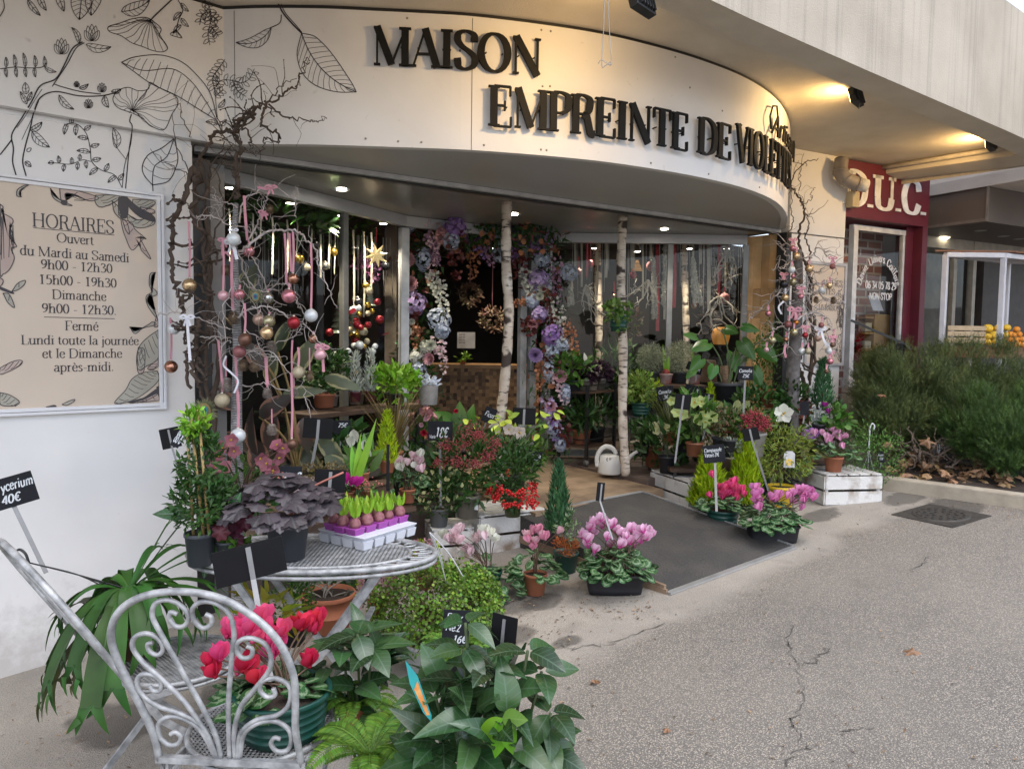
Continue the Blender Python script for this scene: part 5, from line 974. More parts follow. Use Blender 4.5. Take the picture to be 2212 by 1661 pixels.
def ribbon(t,pts,w,m,name='ribbon',n=None):
    P=smooth(pts,5); mb=MB(); n=nrm((EYE-P[0])*[1,1,0]) if n is None else n
    tw=np.array([nrm(n+np.array((RT[0],RT[1],0))*.5*math.sin(i*.35)) for i in range(len(P))]); mb.strip(P,w,tw); return mb.build(name,m,t)
def bow(t,p,s,m):
    mb=MB(); ex=np.array((RT[0],RT[1],0)); n=nrm((EYE-p)*[1,1,0])
    for sg in (-1,1):
        mb.strip(smooth([p,p+ex*sg*s*.5+(0,0,s*.35),p+ex*sg*s+(0,0,s*.1),p+ex*sg*s*.6-(0,0,s*.15),p],4),s*.35,nrm(n+np.array((0,0,.5)))); mb.strip(smooth([p,p+ex*sg*s*.3-(0,0,s*.7),p+ex*sg*s*.5-(0,0,s*1.3)],4),s*.3,n)
    return mb.build('bow',m,t)
def bauble(u,v,r,col,label,d,hang=None,rm=None,group='baubles on the left branch tree',rw_=5,bw=False):
    c=at(u,v,d); s=px(d); t=thing('bauble',label,'bauble',c,group); mb=MB(); mb.ball(c,r*s,18,12); mb.build('ball',BM[col],t)
    mb=MB(); q=c+np.array((0,0,r*s*.96)); mb.lathe([(r*s*.2,0),(r*s*.2,r*s*.16),(r*s*.12,r*s*.18),(.0005,r*s*.19)],q,10); mb.build('cap',CAPM,t)
    if hang is not None:
        a=q+np.array((0,0,r*s*.15)); b=a+np.array((0,0,(v-r-hang)*s)); rm=rm or RIBP; ribbon(t,[a,(a+b)/2+np.array((.004,0,0)),b],rw_*s,rm)
        if bw: bow(t,b,rw_*s*2.2,rm)
    return t
def pinecone(u,v,r,label,d,white=False,hang=None,group='pine cones on the left branch tree'):
    c=at(u,v,d); s=px(d)*r; t=thing('pine_cone',label,'pine cone',c,group); n=90; i=np.arange(n); a=i*2.39996; z=1-2*(i+.5)/n; rr=np.sqrt(1-z*z)*(.75+.2*(z<0)); O=np.stack([np.cos(a),np.sin(a),0*a],1)
    mb=MB(); mb.ball(c,s*.6,10,7); mb.scatter(T_RD,c+O*(rr*s*.5)[:,None]+np.stack([0*a,0*a,z*s*.95],1),O+np.array((0,0,-.35)),np.array((0,0,-1.))+O*.3,s*.55,s*.5); mb.build('scales',mat('cone_frosted',(.42,.38,.34),.8,(.22,.17,.14),30) if white else mat('cone_brown',(.16,.10,.06),.75,(.30,.22,.14),25),t)
    if hang is not None: p=c+np.array((0,0,s)); ribbon(t,[p,p+np.array((0,0,(v-r-hang)*px(d)))],3*px(d),RIBP)
    return t
TWIGG=mat('twig_grey',(.36,.31,.29),.85,(.5,.46,.44),25,bump=.3); TWIGB=mat('willow_brown',(.085,.058,.042),.8,(.05,.034,.025),14,bump=.3)
def twig(mb,pts,r0,r1,d,dz=0,k=6,jit=.006,side=0,sl=.09):
    P=[at(u,v,d+dz*math.sin(i*1.7+u)) for i,(u,v) in enumerate(pts)]; P=smooth(P,k); P=P+RNG.normal(size=P.shape)*jit*.5; mb.tube(P,np.linspace(r0,r1,len(P)),6)
    for i in range(side):
        j=random.randrange(2,len(P)-1); q=P[j]; v=nrm(RNG.normal(size=3)+np.array((0,0,.25))); l=sl*random.uniform(.5,1.4); Q=[q]
        for _ in range(4): v=nrm(v+RNG.normal(size=3)*.45); Q.append(Q[-1]+v*l/4)
        mb.tube(smooth(Q,2),np.linspace(r1*1.0,r1*.45,9),4)
        for a in Q[1:]: mb.scatter(T_BALL,[a],[(0,0,1)],[(1,0,0)],r1*1.1,r1*1.1)
    return P
# ============================================================ FURNITURE
ZINC=mat('weathered_zinc',(.46,.465,.47),.55,(.2,.205,.21),26,bump=.25,bsc=70,metal=.35,ctr=(.35,.7))
SCR=["820,1640 800,1500 740,1340 680,1200 630,1080 608,960 640,860 720,780 850,725 1020,705 1200,725 1350,790 1480,890 1560,1000 1610,1150 1610,1300 1605,1450 1630,1640",
"1170,1620 1150,1500 1080,1330 980,1130 880,930 845,840 870,775 940,755 1010,785 1045,840 1020,890 970,895 940,855 950,820 985,830","1220,1620 1225,1450 1235,1290 1270,1050 1290,920 1270,820 1200,765 1120,760 1070,800 1075,860 1120,900 1165,880 1170,840 1140,825",
"1140,1620 1090,1480 1000,1330 880,1200 770,1100 720,1020 740,960 810,940 870,970 890,1020 860,1055 815,1040 805,1000 835,990","1250,1620 1255,1470 1300,1330 1390,1220 1470,1120 1485,1040 1450,970 1370,945 1310,970 1300,1020 1330,1055 1375,1045 1385,1005 1355,990",
"1150,1620 1080,1450 960,1380 830,1340 750,1280 725,1220 750,1170 810,1165 860,1195 855,1250 815,1255 795,1230","1265,1620 1290,1480 1380,1400 1490,1370 1560,1320 1585,1250 1570,1190 1500,1160 1430,1180 1415,1230 1450,1265 1495,1255 1490,1215",
"1140,1620 1060,1460 950,1400 870,1405 825,1450 830,1520 880,1560 930,1550 950,1510 920,1485 890,1500","1275,1620 1310,1480 1400,1410 1490,1400 1560,1440 1575,1500 1550,1560 1490,1570 1460,1530 1480,1495 1515,1500"]
def lattice(mb,r,z,step,w,fn=lambda p:p):
    n=int(r/step)
    for i in range(-n,n+1):
        o=i*step; h=math.sqrt(max(0,r*r-o*o))
        if h<.01: continue
        for ax in (0,1):
            a,b=((o,-h,z),(o,h,z)) if ax==0 else ((-h,o,z),(h,o,z)); mb.bar(a,b,w if ax==0 else w*1.35,.002)
def chair(label,loc,yaw,lean=.12):
    t=thing('bistro_chair',label,'chair',loc,'grey metal bistro chairs'); t.rotation_euler=(0,0,yaw); Z=np.zeros(3)
    def bp(x,y,o=0): zz=(1637-y)/930*.465; return ((x-1232)/835*.39,-.2-zz*lean+o,.47+zz)
    def ml(mb,name,par=t): return mb.build(name,ZINC,par,origin=(0,0,0))
    for i,s in enumerate(SCR):
        P=smooth([bp(*map(float,q.split(',')),0 if i==0 else .004) for q in s.split()],6); mb=MB(); r=.0098 if i==0 else .0068
        mb.tube(P,r if i==0 else np.linspace(r,r*.9,len(P)),8)
        if i==0: mb.tube(P+np.array((0,.006,0)),.006,6)
        mb.build('back_frame' if i==0 else 'back_scroll',ZINC,t,origin=(0,0,0)).parent=t
    mb=MB(); mb.bar(bp(805,1637),bp(1655,1637),.018,.016); mb.build('back_rail',ZINC,t,origin=(0,0,0)).parent=t
    mb=MB(); n=48; A=np.arange(n+1)*2*math.pi/n; mb.tube([(.20*math.cos(a),.01+.20*math.sin(a),.455) for a in A],.008,8,cap=False); mb.tube([(.20*math.cos(a),.01+.20*math.sin(a),.437) for a in A],.006,6,cap=False)
    m2=MB(); lattice(m2,.195,.456,.0125,.0052)
    for q in range(len(m2.V)): m2.V[q]=m2.V[q]+np.array((0,.01,0))
    for q in m2.V: pass
    mb.build('seat_rim',ZINC,t,origin=(0,0,0)).parent=t; m2.build('seat_mesh',ZINC,t,origin=(0,0,0)).parent=t
    for s in (-1,1):
        mb=MB(); mb.bar((s*.192,-.2,.475),(s*.19,-.13,.36),.022,.009,up=(1,0,0)); mb.bar((s*.19,-.13,.36),(s*.18,.26,0),.022,.009,up=(1,0,0)); mb.build('leg',ZINC,t,origin=(0,0,0)).parent=t
        mb=MB(); mb.bar((s*.168,.17,.435),(s*.168,-.25,0),.022,.009,up=(1,0,0)); mb.build('leg',ZINC,t,origin=(0,0,0)).parent=t
        mb=MB(); mb.bar((s*.178,-.19,.44),(s*.172,.19,.428),.02,.008,up=(1,0,0)); mb.build('seat_bar',ZINC,t,origin=(0,0,0)).parent=t
    for y,z,x in ((.19,.06,.18),(-.19,.06,.168)):
        mb=MB(); mb.bar((-x,y,z),(x,y,z),.016,.008); mb.build('crossbar',ZINC,t,origin=(0,0,0)).parent=t
    for c in t.children: c.location=(0,0,0)
    return t
fh=math.atan2(FW[1],FW[0])
yA=fh-R_(3)-math.pi/2
r0=onz(500,1640,.505); fd=np.array((-math.sin(yA),math.cos(yA),0)); CA=r0+fd*.2; CA[2]=gz(CA[0]); 
chA=chair('grey scrollwork bistro chair seen from behind with a bright pink cyclamen on its seat',CA,yA)
CBs=onz(385,1425,.48); yB=math.atan2(RT[1],RT[0])+R_(46)-math.pi/2; CB=np.array((CBs[0],CBs[1],gz(CBs[0])))
chB=chair('grey metal bistro chair seen from the side carrying a staghorn fern',CB,yB,.6)
# table
dx=nrm((RT[0],RT[1],0)); dy=np.array((-dx[1],dx[0],0))
ZTB=.79; tl,tr=onz(393,1213,ZTB),onz(934,1176,ZTB); TC=(tl+tr)/2; TR_=np.linalg.norm(tr-tl)/2*1.01
ft=onz(650,1250,ZTB); 
tbt=thing('bistro_table','round grey metal garden table with a mesh top full of potted plants','table',(TC[0],TC[1],gz(TC[0])))
ld_=TC.copy(); mb=MB(); n=72; A=np.arange(n+1)*2*math.pi/n; EL=.52; ring=lambda r,z:[TC*[1,1,0]+dx*r*math.cos(a)+dy*r*EL*math.sin(a)+(0,0,z) for a in A]
mb.tube(ring(TR_,ZTB),.011,8,cap=False); mb.tube(ring(TR_,ZTB-.022),.008,6,cap=False); mb.build('rim',ZINC,tbt)
mb=MB(); mb.tube(ring(TR_*.8,ZTB),.007,6,cap=False)
for i in range(26):
    a=i*2*math.pi/26; c=lambda r,b:TC*[1,1,0]+dx*r*math.cos(a+b)+dy*r*EL*math.sin(a+b)+(0,0,ZTB); mb.tube(smooth([c(TR_*.8,0),c(TR_*.9,.03),c(TR_*.97,.1),c(TR_*.99,.16),c(TR_*.93,.18),c(TR_*.87,.13)],4),.0045,5)
mb.build('scroll_ring',ZINC,tbt)
m2=MB(); lattice(m2,TR_*.8,0,.0155,.0062); m2.V=[q[:,0:1]*dx+q[:,1:2]*dy*EL+(0,0,1)*q[:,2:]+np.array((TC[0],TC[1],ZTB)) for q in m2.V]; m2.build('mesh_top',ZINC,tbt)
for sx in (-1,1):
    for sy in (-1,1):
        mb=MB(); a=TC+dx*sx*.30*TR_/.5+dy*sy*.13; a[2]=ZTB-.03; b=TC-dx*sx*.30*TR_/.5*.8+dy*sy*.14; b[2]=gz(b[0]); mb.bar(a,b,.026,.010,up=dy); mb.build('leg',ZINC,tbt)
    mb=MB(); a=TC+dx*sx*.2-dy*.14; b=TC+dx*sx*.2+dy*.14; a[2]=b[2]=ZTB-.3 if sx<0 else ZTB-.26; mb.bar(a,b,.02,.01); mb.build('crossbar',ZINC,tbt)
# white slatted crates
CRW=mat('crate_white',(.6,.59,.57),.8,(.24,.18,.13),7,bump=.4,bsc=60,ctr=(.5,.7))
def crate(label,p00,p10,depth,hgt,topgap=.012,n=2):
    """p00-p10 = front lower edge; box goes back by depth"""
    p00,p10=np.array(p00),np.array(p10); ex=(p10-p00)*[1,1,0]; W=np.linalg.norm(ex); ex/=W; ey=np.array((-ex[1],ex[0],0)); z0=min(p00[2],p10[2]); t=thing('wooden_crate',label,'crate',(*p00[:2],z0),'white wooden crates'); o=np.array((p00[0],p00[1],z0))
    P=lambda a,b,c:o+ex*a+ey*b+np.array((0,0,c))
    sh=(hgt-.03)/n
    for k in range(n):
        z=.005+k*(sh+.012)+sh/2
        for a0,a1,b0,b1 in ((0,W,0,0),(0,W,depth,depth)):
            mb=MB(); mb.bar(P(a0,b0,z),P(a1,b1,z),.012,sh*.94); mb.build('slat',CRW,t,bevel=.0015)
        for a in (0,W): mb=MB(); mb.bar(P(a,.007,z),P(a,depth-.007,z),.012,sh*.94); mb.build('slat',CRW,t,bevel=.0015)
    for a in (.022,W-.022):
        for b in (.022,depth-.022): mb=MB(); mb.bar(P(a,b,0),P(a,b,hgt-.006),.026,.026,up=ey); mb.build('corner_post',CRW,t)
    nb=max(4,int(depth/.085)); 
    for k in range(nb): b0=depth*k/nb; mb=MB(); w_=depth/nb-topgap; mb.bar(P(-.006,b0+w_/2+topgap/2,hgt-.002),P(W+.006,b0+w_/2+topgap/2,hgt-.002),w_,.011); mb.build('top_board',CRW,t,bevel=.0015)
    return t
# ------------------------------------------------------------ crates in front of the shop
CM=crate('white slatted crate under the red skimmia and the berry plant left of the ramp',ong(1037,1200),ong(1178,1170),.42,.26)
CM2=crate('low white crate behind the table carrying the white azalea',ong(935,1215),ong(1022,1203),.3,.21)
CR2=crate('peeling white crate under the hellebore at the right edge of the ramp',ong(1405,1073),ong(1488,1109),.5,.235)
_e=np.linalg.norm((ong(1851,1068)-ong(1780,1093))[:2])
CRR=crate('white crate farthest right carrying two terracotta pots',ong(1701,1056),ong(1780,1093),_e,.24)
CR3=crate('white crate behind the tall yellow cypresses',ong(1560,1050),ong(1650,1062),.4,.24)
ctop=lambda t,h:t.location[2]+h+.004
zCM,zCM2,zCR2,zCRR=ctop(CM,.26),ctop(CM2,.21),ctop(CR2,.235),ctop(CRR,.24)
# dark benches and shelves that carry the plants in the recess
BW=mat('bench_wood',(.09,.05,.03),.7,(.055,.03,.018),8)
def bench(label,a,b,z,dp,zb,name='plant_bench',cat='bench',th=.03):
    a,b=np.array(a)*[1,1,0],np.array(b)*[1,1,0]; ex=nrm(b-a); ey=np.array((-ex[1],ex[0],0)); t=thing(name,label,cat,(*a[:2],zb)); mb=MB(); mb.obox((a+b)/2+ey*dp/2+(0,0,z-th/2),(b-a)/2,ey*dp/2,(0,0,th/2)); mb.build('board',BW,t,bevel=.003)
    for p in (a+ex*.04,b-ex*.04):
        for q in (.03,dp-.03): mb=MB(); mb.bar(p+ey*q+(0,0,zb),p+ey*q+(0,0,z-th),.025,.025,up=ex); mb.build('leg',BLK,t)
    return t
s0,s1=at(668,889,4.5),at(915,872,5.4); ZS=(s0[2]+s1[2])/2-.01
bench('brown wooden plant shelf along the left window',s0,s1,ZS,.26,.42,'plant_shelf','shelf')
s2,s3=at(1405,831,6.5),at(1528,834,6.5); ZS2=(s2[2]+s3[2])/2
bench('brown wooden plant shelf in front of the right window',s2,s3,ZS2,.3,.5,'plant_shelf','shelf')
b0,b1=at(620,1050,3.75),at(900,1050,4.35); ZB1=.62
bench('low dark bench holding succulents between table and left window',b0,b1,ZB1,.34,.16)
b2,b3=at(1450,950,5.75),at(1700,950,5.75); ZB2=.62
bench('low dark bench with hellebores and skimmias behind the right crates',b2,b3,ZB2,.5,.34)
b4,b5=at(1655,960,5.95),at(1835,960,6.0); ZB3=.66
bench('low dark bench with white hellebores against the right wall',b4,b5,ZB3,.32,.4)
# ------------------------------------------------------------ on the two chairs
zs=CA[2]+.46
cA=onz(612,1580,zs); t=thing('potted_cyclamen','bright pink and red cyclamen in a wide green pot on the chair seat','plant',cA); s=px(dep(cA)); cA=cA.copy()
pot(t,cA,.135,.125,GREENP,taper=.8,ribs=4,n=40)
ct=cA+np.array((0,0,.11)); cyclamen(t,ct-dx*.03,.15,.07,46,.062,[PINKH],0,.06,.2)
T_=[at(u,v,dep(ct)-.0+dd) for u,v,dd in ((500,1360,0),(530,1345,.03),(560,1365,.02),(545,1385,-.03),(520,1385,.0),(585,1390,.03),(490,1375,.02),(600,1405,0),(570,1340,.04),(475,1425,-.05),(590,1420,0))]
T2=[at(u,v,dep(ct)+dd) for u,v,dd in ((665,1352,.08),(690,1345,.1),(650,1358,.06),(465,1460,-.06),(455,1440,-.05),(523,1448,-.04),(668,1438,.06),(555,1475,-.05),(680,1365,.09))]
stems(t,ct,T_+T2,.0028,STEMR); cyc_flowers(t,ct,T_+[q+RNG.normal(size=3)*.02 for q in T_],.047,[PINKH,FL('coral_pink',(.75,.09,.22))]); cyc_flowers(t,ct,T2,.05,[REDF])
# staghorn fern
zb=CB[2]+.46; cB=onz(330,1420,zb); cB=cB-dx*.09+dy*.02; t=thing('staghorn_fern','staghorn fern with long forked drooping fronds in a pot on the side chair','plant',cB); pot(t,cB,.085,.13,mat('pot_peat',(.16,.09,.05),.9,(.11,.06,.035),20)); cc=cB+(0,0,.22)
def frond(mb,a,el,L,W,droop,fork=2,sub=0):
    o=np.array((math.cos(a),math.sin(a),0)); S=np.linspace(0,1,12); P=np.array([cc0+o*L*s*(math.cos(el)*(1-.15*s))+np.array((0,0,L*(math.sin(el)*s-droop*s*s))) for s in S]); T=nrm_rows(np.gradient(P,axis=0)); side=nrm_rows(np.cross(T,(0,0,1.))); Nn=np.cross(side,T)
    ww=W*np.clip(.25+1.1*S,0,1); 
    v=[];u=[]
    for i in range(12):
        for q in (-1,-.5,0,.5,1): v.append(P[i]+side[i]*q*ww[i]*.5+Nn[i]*(.12*abs(q)*ww[i])); u.append((.5+q*.5,S[i]))
    mb.add(np.array(v),np.array([(5*i+q,5*i+q+1,5*i+q+6,5*i+q+5) for i in range(11) for q in range(4)]),np.array(u))
    for k in range(fork):
        ang=(k-(fork-1)/2)*.75; D=T[-1]*math.cos(ang)+side[-1]*math.sin(ang); tip=P[-1]+side[-1]*(k-(fork-1)/2)*W*.55; l=L*random.uniform(.25,.42)
        mb.scatter(T_STG,[tip-D*.012],[D],[Nn[-1]],l,W*.62)
        if random.random()<.7:
            D2=D*math.cos(.5)+side[-1]*math.sin(.5)*random.choice((-1,1)); mb.scatter(T_STG,[tip+D*l*.35],[D2],[Nn[-1]],l*.6,W*.4)
T_STG=tleaf('horn',.35,.1,6)
mb=MB(); cc0=cc
ra=math.atan2(RT[1],RT[0])
for a,el,L,W,dr in ((0,.75,.30,.07,.9),(.25,.6,.36,.05,.3),(-.3,.5,.24,.06,.8),(3.14,.5,.26,.08,.75),(2.7,.9,.20,.07,.8),(3.5,.3,.24,.09,1.0),(-.9,.5,.22,.09,1.0),(-1.5,.3,.27,.10,1.1),(-2.2,.45,.27,.09,1.1),(.9,.9,.3,.055,.45),(.1,.95,.30,.04,.15),(1.7,.6,.3,.08,.7),(2.3,.5,.28,.08,.8),(-.6,.8,.22,.08,.9),(-1.2,.9,.18,.06,.9),(-1.9,.7,.2,.08,.95),(-.1,.35,.3,.06,.35)): [frond(mb,ra+a+q,el+abs(q)*.3,L*1.25*(1-abs(q)*.4),W*.66,dr) for q in (0,random.uniform(.2,.45))]
mb.build('fronds',STAG,t)
mb=MB(); cc0=cc-(0,0,.05)
for a,el,L,W,dr in ((3.3,-.1,.28,.11,.8),(3.0,.2,.24,.07,.2),(-2.6,-.2,.2,.09,.9)): frond(mb,ra+a,el,L,W,dr,3)
mb.build('old_fronds',STAGB,t)
mb=MB(); hk=at(62,1215,dep(cc)-.05)
for o in (0,.5,-.5): mb.tube(smooth([cc+dx*o*.1,cc*.5+hk*.5+(0,0,.01),hk],4),.0025,5)
mb.tube(smooth([hk,hk+dx*-.01+(0,0,.03),hk-dx*.03+(0,0,.045),hk-dx*.05+(0,0,.03),hk-dx*.055],4),.0045,6); mb.build('hanger_hook',BLK,t)
sign(20,1063,2.9,98,66,'chalk price sign with curved writing at the far left edge',[('ycerium',.36,.56,.3,.62),('40€',.3,.16,.27,.36)],(100,1238),tilt=14,sw=9)
sign(540,1213,2.25,148,78,'large black sign seen from the back above the pink cyclamen',(),(585,1470),tilt=8,back=True,dark=True,sw=11,footd=2.05,yaw=10)
# ------------------------------------------------------------ on the round table
ZT1=ZTB+.003; zz=('z',ZT1)
t,c,s=plant('climbing_jasmine','tall dark green climber on bamboo canes in a grey pot at the table edge','plant',433,1220,zz,66,72,DGREY); h=.1
for i,(u,v,a,b,n) in enumerate(((440,1090,58,62,900),(432,1000,42,60,420),(418,915,24,28,240))): bush(t,at(u,v,dep(c)),(a*s,a*s*.9,b*s),n,.034,.012,DK if i<2 else BR,T=T_SM,K=22,sp=.25,rnd=.9)
mb=MB()
for u0,v0,u1,v1 in ((440,1160,413,905),(452,1160,428,885),(418,1160,405,940)): mb.tube([at(u0,v0,dep(c)),at(u1,v1,dep(c))],.0055,6)
mb.build('canes',mat('bamboo',(.42,.30,.12),.5,(.33,.22,.08),20),t); stems(t,c+(0,0,.15),[at(350,1070,dep(c)),at(330,1110,dep(c))],.0015)
sign(368,946,3.3,40,44,'small black sign seen from the back near the hours board',(),(392,1030),tilt=12,back=True,dark=True,sw=4,yaw=-15)
sg=sign(388,942,3.22,18,50,'narrow grey label strip with white marks near the hours board',[('88 8',.1,.2,.5,.8)],None,tilt=-28,stake=False); 
t,c,s=plant('alocasia','young plant with silvery veined arrow leaves in a small pot on the table','plant',492,1214,zz,50,48,DGREY)
mb=MB()
for p,dd,L,W in ((at(470,1150,dep(c)),(-.35,-.3,-1),.17,.075),(at(420,1110,dep(c)),(-1,-.1,.05),.16,.05),(at(500,1120,dep(c)),(.2,-.4,.5),.12,.06),(at(455,1090,dep(c)),(-.3,0,.8),.1,.04)): mb.scatter(T_BG,[p],[dd[0]*dx-dy*dd[1]*-1+np.array((0,0,dd[2]))],[-dy+np.array((0,0,.4))],L,W)
mb.build('leaves',G('leaf_alocasia',(.03,.075,.05),(.022,.055,.04),vein=.8,vc=(.2,.28,.22)),t); bush(t,at(510,1175,dep(c)),(24*s,24*s,18*s),60,.03,.02,MD); stems(t,c+(0,0,.06),[at(470,1150,dep(c)),at(440,1108,dep(c))],.003)
t,c,s=plant('heuchera','dark purple grey leaved heuchera in a large grey pot on the table','plant',622,1205,zz,94,80,DGREY)
cc=at(612,1086,dep(c)); n=95; r=np.sqrt(RNG.uniform(.03,1,n)); a=RNG.uniform(0,6.283,n); O=np.stack([np.cos(a),np.sin(a),0*a],1); P=cc+O*(r*122*s)[:,None]*np.array((1,.8,1)); P[:,2]+=(1-r**2)*78*s*RNG.uniform(.5,1,n)-8*s*r
mb=MB(); mb.scatter(T_LO,P-O*.02,O+np.array((0,0,-.35))*r[:,None]+RNG.normal(size=(n,3))*.2,np.array((0,0,1.))+O*(.3+.9*r[:,None])+RNG.normal(size=(n,3))*.25-dy*.25,.092*RNG.uniform(.75,1.2,n),.092*RNG.uniform(.75,1.2,n)); mb.build('leaves',HEU,t)
mb=MB(); n=14; P=at(530,1130,dep(c))+RNG.normal(size=(n,3))*[.05,.05,.04]; mb.scatter(T_LO,P,-dx-np.array((0,0,.5))+RNG.normal(size=(n,3))*.3,-dy+np.array((0,0,.5))+RNG.normal(size=(n,3))*.3,.065,.065); mb.build('red_leaves',HEUR,t)
stems(t,c+(0,0,.15),[at(600,1030,dep(c)),at(742,1020,dep(c)),at(610,1020,dep(c))],.004,mat('stem_pink',(.4,.14,.11),.6))
sign(628,1030,3.15,46,46,'small slate reading 16 euros among the dark heuchera leaves',[('16€',.08,.25,.45,.84)],(632,1090),tilt=-3,sw=4)
sign(712,1046,3.3,66,64,'black sign seen from the back beside the hyacinth tray',(),(706,1110),tilt=-5,back=True,dark=True,sw=7,yaw=8)
# hyacinth tray
TRW=mat('tray_white',(.62,.64,.70),.45,(.56,.58,.64)); TRP=mat('pot_violet',(.33,.06,.34),.5,(.27,.05,.28)); BULB=mat('bulb_skin',(.16,.04,.06),.55,(.27,.12,.12),50,isl=.4); SHO=G('shoot_lime',(.15,.25,.035),(.09,.17,.025),isl=.3)
q0,q1=onz(712,1153,ZT1),onz(786,1192,ZT1); q2=onz(930,1146,ZT1); ex=(q2-q1)*[1,1,0]; W=np.linalg.norm(ex); ex/=W; ey=np.array((-ex[1],ex[0],0)); D=.26; W=.31
q1=q1+ex*.0
trt=thing('plant_tray','white plastic tray of hyacinth bulbs on the table','tray',q1); HT=.05
mb=MB(); P=lambda a,b,c:q1+ex*a+ey*b+np.array((0,0,c))
mb.hexa([P(.012,.012,HT-.018),P(W-.012,.012,HT-.018),P(W-.012,D-.012,HT-.018),P(.012,D-.012,HT-.018),P(0,0,HT),P(W,0,HT),P(W,D,HT),P(0,D,HT)])
mb.build('rim',TRW,trt,bevel=.004); mb=MB()
for i in range(5):
    for j in range(4): a,b=W*(i+.5)/5,D*(j+.5)/4; mb.hexa([P(a-.022,b-.022,0),P(a+.022,b-.022,0),P(a+.022,b+.022,0),P(a-.022,b+.022,0),P(a-.027,b-.028,HT-.017),P(a+.027,b-.028,HT-.017),P(a+.027,b+.028,HT-.017),P(a-.027,b+.028,HT-.017)])
mb.build('cells',TRW,trt)
names=['front','second','third','back']
for i in range(5):
    for j in range(3):
        a,b=W*(i+.5)/5,.045+(D-.07)*(j+.5)/3; c=P(a+random.uniform(-.006,.006),b,HT); t=thing('hyacinth',f"sprouting hyacinth bulb, number {i+1} from the left in the {names[j]} row of the white tray",'plant',c,'hyacinth bulbs in the white tray')
        mb=MB(); mb.hexa([c+ex*x+ey*y+(0,0,z) for z,r in ((-.012,.021),(.026,.029)) for x,y in ((-r,-r),(r,-r),(r,r),(-r,r))]); mb.build('pot',TRP,t,bevel=.003)
        mb=MB(); r=random.uniform(.017,.027); mb.lathe([(.001,-r*.9),(r*.8,-r*.6),(r,0),(r*.8,r*.65),(r*.35,r*1.15),(.001,r*1.3)],c+(0,0,.026+r*.55),12); mb.build('bulb',BULB,t)
        k=6; A=np.arange(k)*2*math.pi/k+random.random(); O=np.cos(A)[:,None]*ex+np.sin(A)[:,None]*ey; b0=c+(0,0,.026+r*1.5); mb=MB(); l=random.uniform(.035,.085); mb.scatter(tleaf('ovate',-.1,.3,4),b0+O*.006,np.array((0,0,1.))+O*.2,O,l*RNG.uniform(.7,1.1,k),.02); mb.build('shoots',SHO,t)
sign(838,1010,3.25,7,100,'thin black plastic label standing in the hyacinth tray',(),None,stake=False,dark=True,th=.01)
t,c,s=plant('white_azalea','white budded azalea in a mid grey pot behind the table','plant',948,1136,('z',zCM2),46,40,MGREY); d0=dep(c)
P,O=bush(t,at(952,1068,d0),(62*s,60*s,44*s),750,.03,.014,DK,T=T_SM,K=26); k=RNG.choice(len(P),70,False); mb=MB(); P2=at(952,1062,d0)+rdir(70)*np.array((62,60,48))*s; mb.scatter(T_OV,P2,np.array((0,0,1.))+RNG.normal(size=(70,3))*.5,rdir(70),.034,.024); mb.build('buds',CREAMF,t)
sign(951,931,d0-.15,53,42,'slate sign reading 18 euros standing in the white azalea',[('18€',.3,.2,.48,.5),('Vario',.06,.12,.18,.25)],(952,1092),tilt=-1)
# ------------------------------------------------------------ between table and window
def sm(name,label,u,v,d,fu,fv,a,b,n,L,W,m,T=T_OV,pw=0,ph=0,pm=TERRA,K=16,cat='plant',zs_=None,**k):
    t,c,s=plant(name,label,cat,u,v,d,pw,ph,pm); d0=dep(c); P,O=bush(t,at(fu,fv,d0),(a*s,a*s*.85,b*s),n,L,W,m,T=T,K=K,**k); return t,c,s,P,O
t,c,s=plant('hellebore','dusky rose hellebore behind the grey jasmine pot','plant',520,1130,3.55,60,50,DGREY); d0=dep(c)
bush(t,at(530,1060,d0),(75*s,60*s,55*s),170,.085,.03,DK,T=T_LA,K=14); F=[at(u,v,d0-.05) for u,v in ((480,965),(505,975),(465,1005),(485,1010),(598,962),(612,968),(575,1003),(590,1015),(600,990),(562,990),(500,950),(470,985))]
openflowers(t,F,[nrm((EYE-f)*[1,1,.2]+RNG.normal(size=3)*1.2) for f in F],.036,DUSK); stems(t,c+(0,0,.1),F,.003,STEMR)
t,c,s=plant('rubber_plant','large rubber plant with dark pink edged leaves behind the bauble tree','plant',640,1075,4.15,60,70,DGREY); d0=dep(c)
mb=MB(); m2=MB()
for u,v,du_,dv,L,W,k in ((590,890,-.1,-1,.24,.11,0),(620,930,.35,-.9,.22,.12,0),(660,900,.1,-1,.18,.11,0),(555,985,-.2,.8,.24,.12,0),(470,940,.9,-.2,.22,.11,0),(560,900,.5,.35,.22,.11,0),(640,960,.6,-.7,.26,.11,1),(690,940,.7,-.8,.22,.1,1),(700,985,.9,-.5,.22,.09,1),(620,1000,.3,-1,.24,.1,1),(580,830,.2,.9,.2,.08,1),(600,760,.3,.9,.2,.09,1),(470,660,-.3,.9,.2,.12,1),(520,650,.3,.7,.2,.12,1),(700,815,.9,-.2,.2,.08,1),(610,850,.9,.1,.22,.07,1),(520,880,-.5,.3,.2,.1,0),(660,1010,.8,-.6,.25,.1,1),(555,950,.15,-1,.22,.12,0),(575,800,-.5,.8,.2,.1,0),(640,800,.5,.8,.2,.1,1)):
    (mb if k==0 else m2).scatter(T_BG,[at(u,v,d0+random.uniform(-.12,.12))],[dx*du_+np.array((0,0,dv))-dy*.25],[-dy+np.array((0,0,.45))+RNG.normal(size=3)*.25],L*1.1,W)
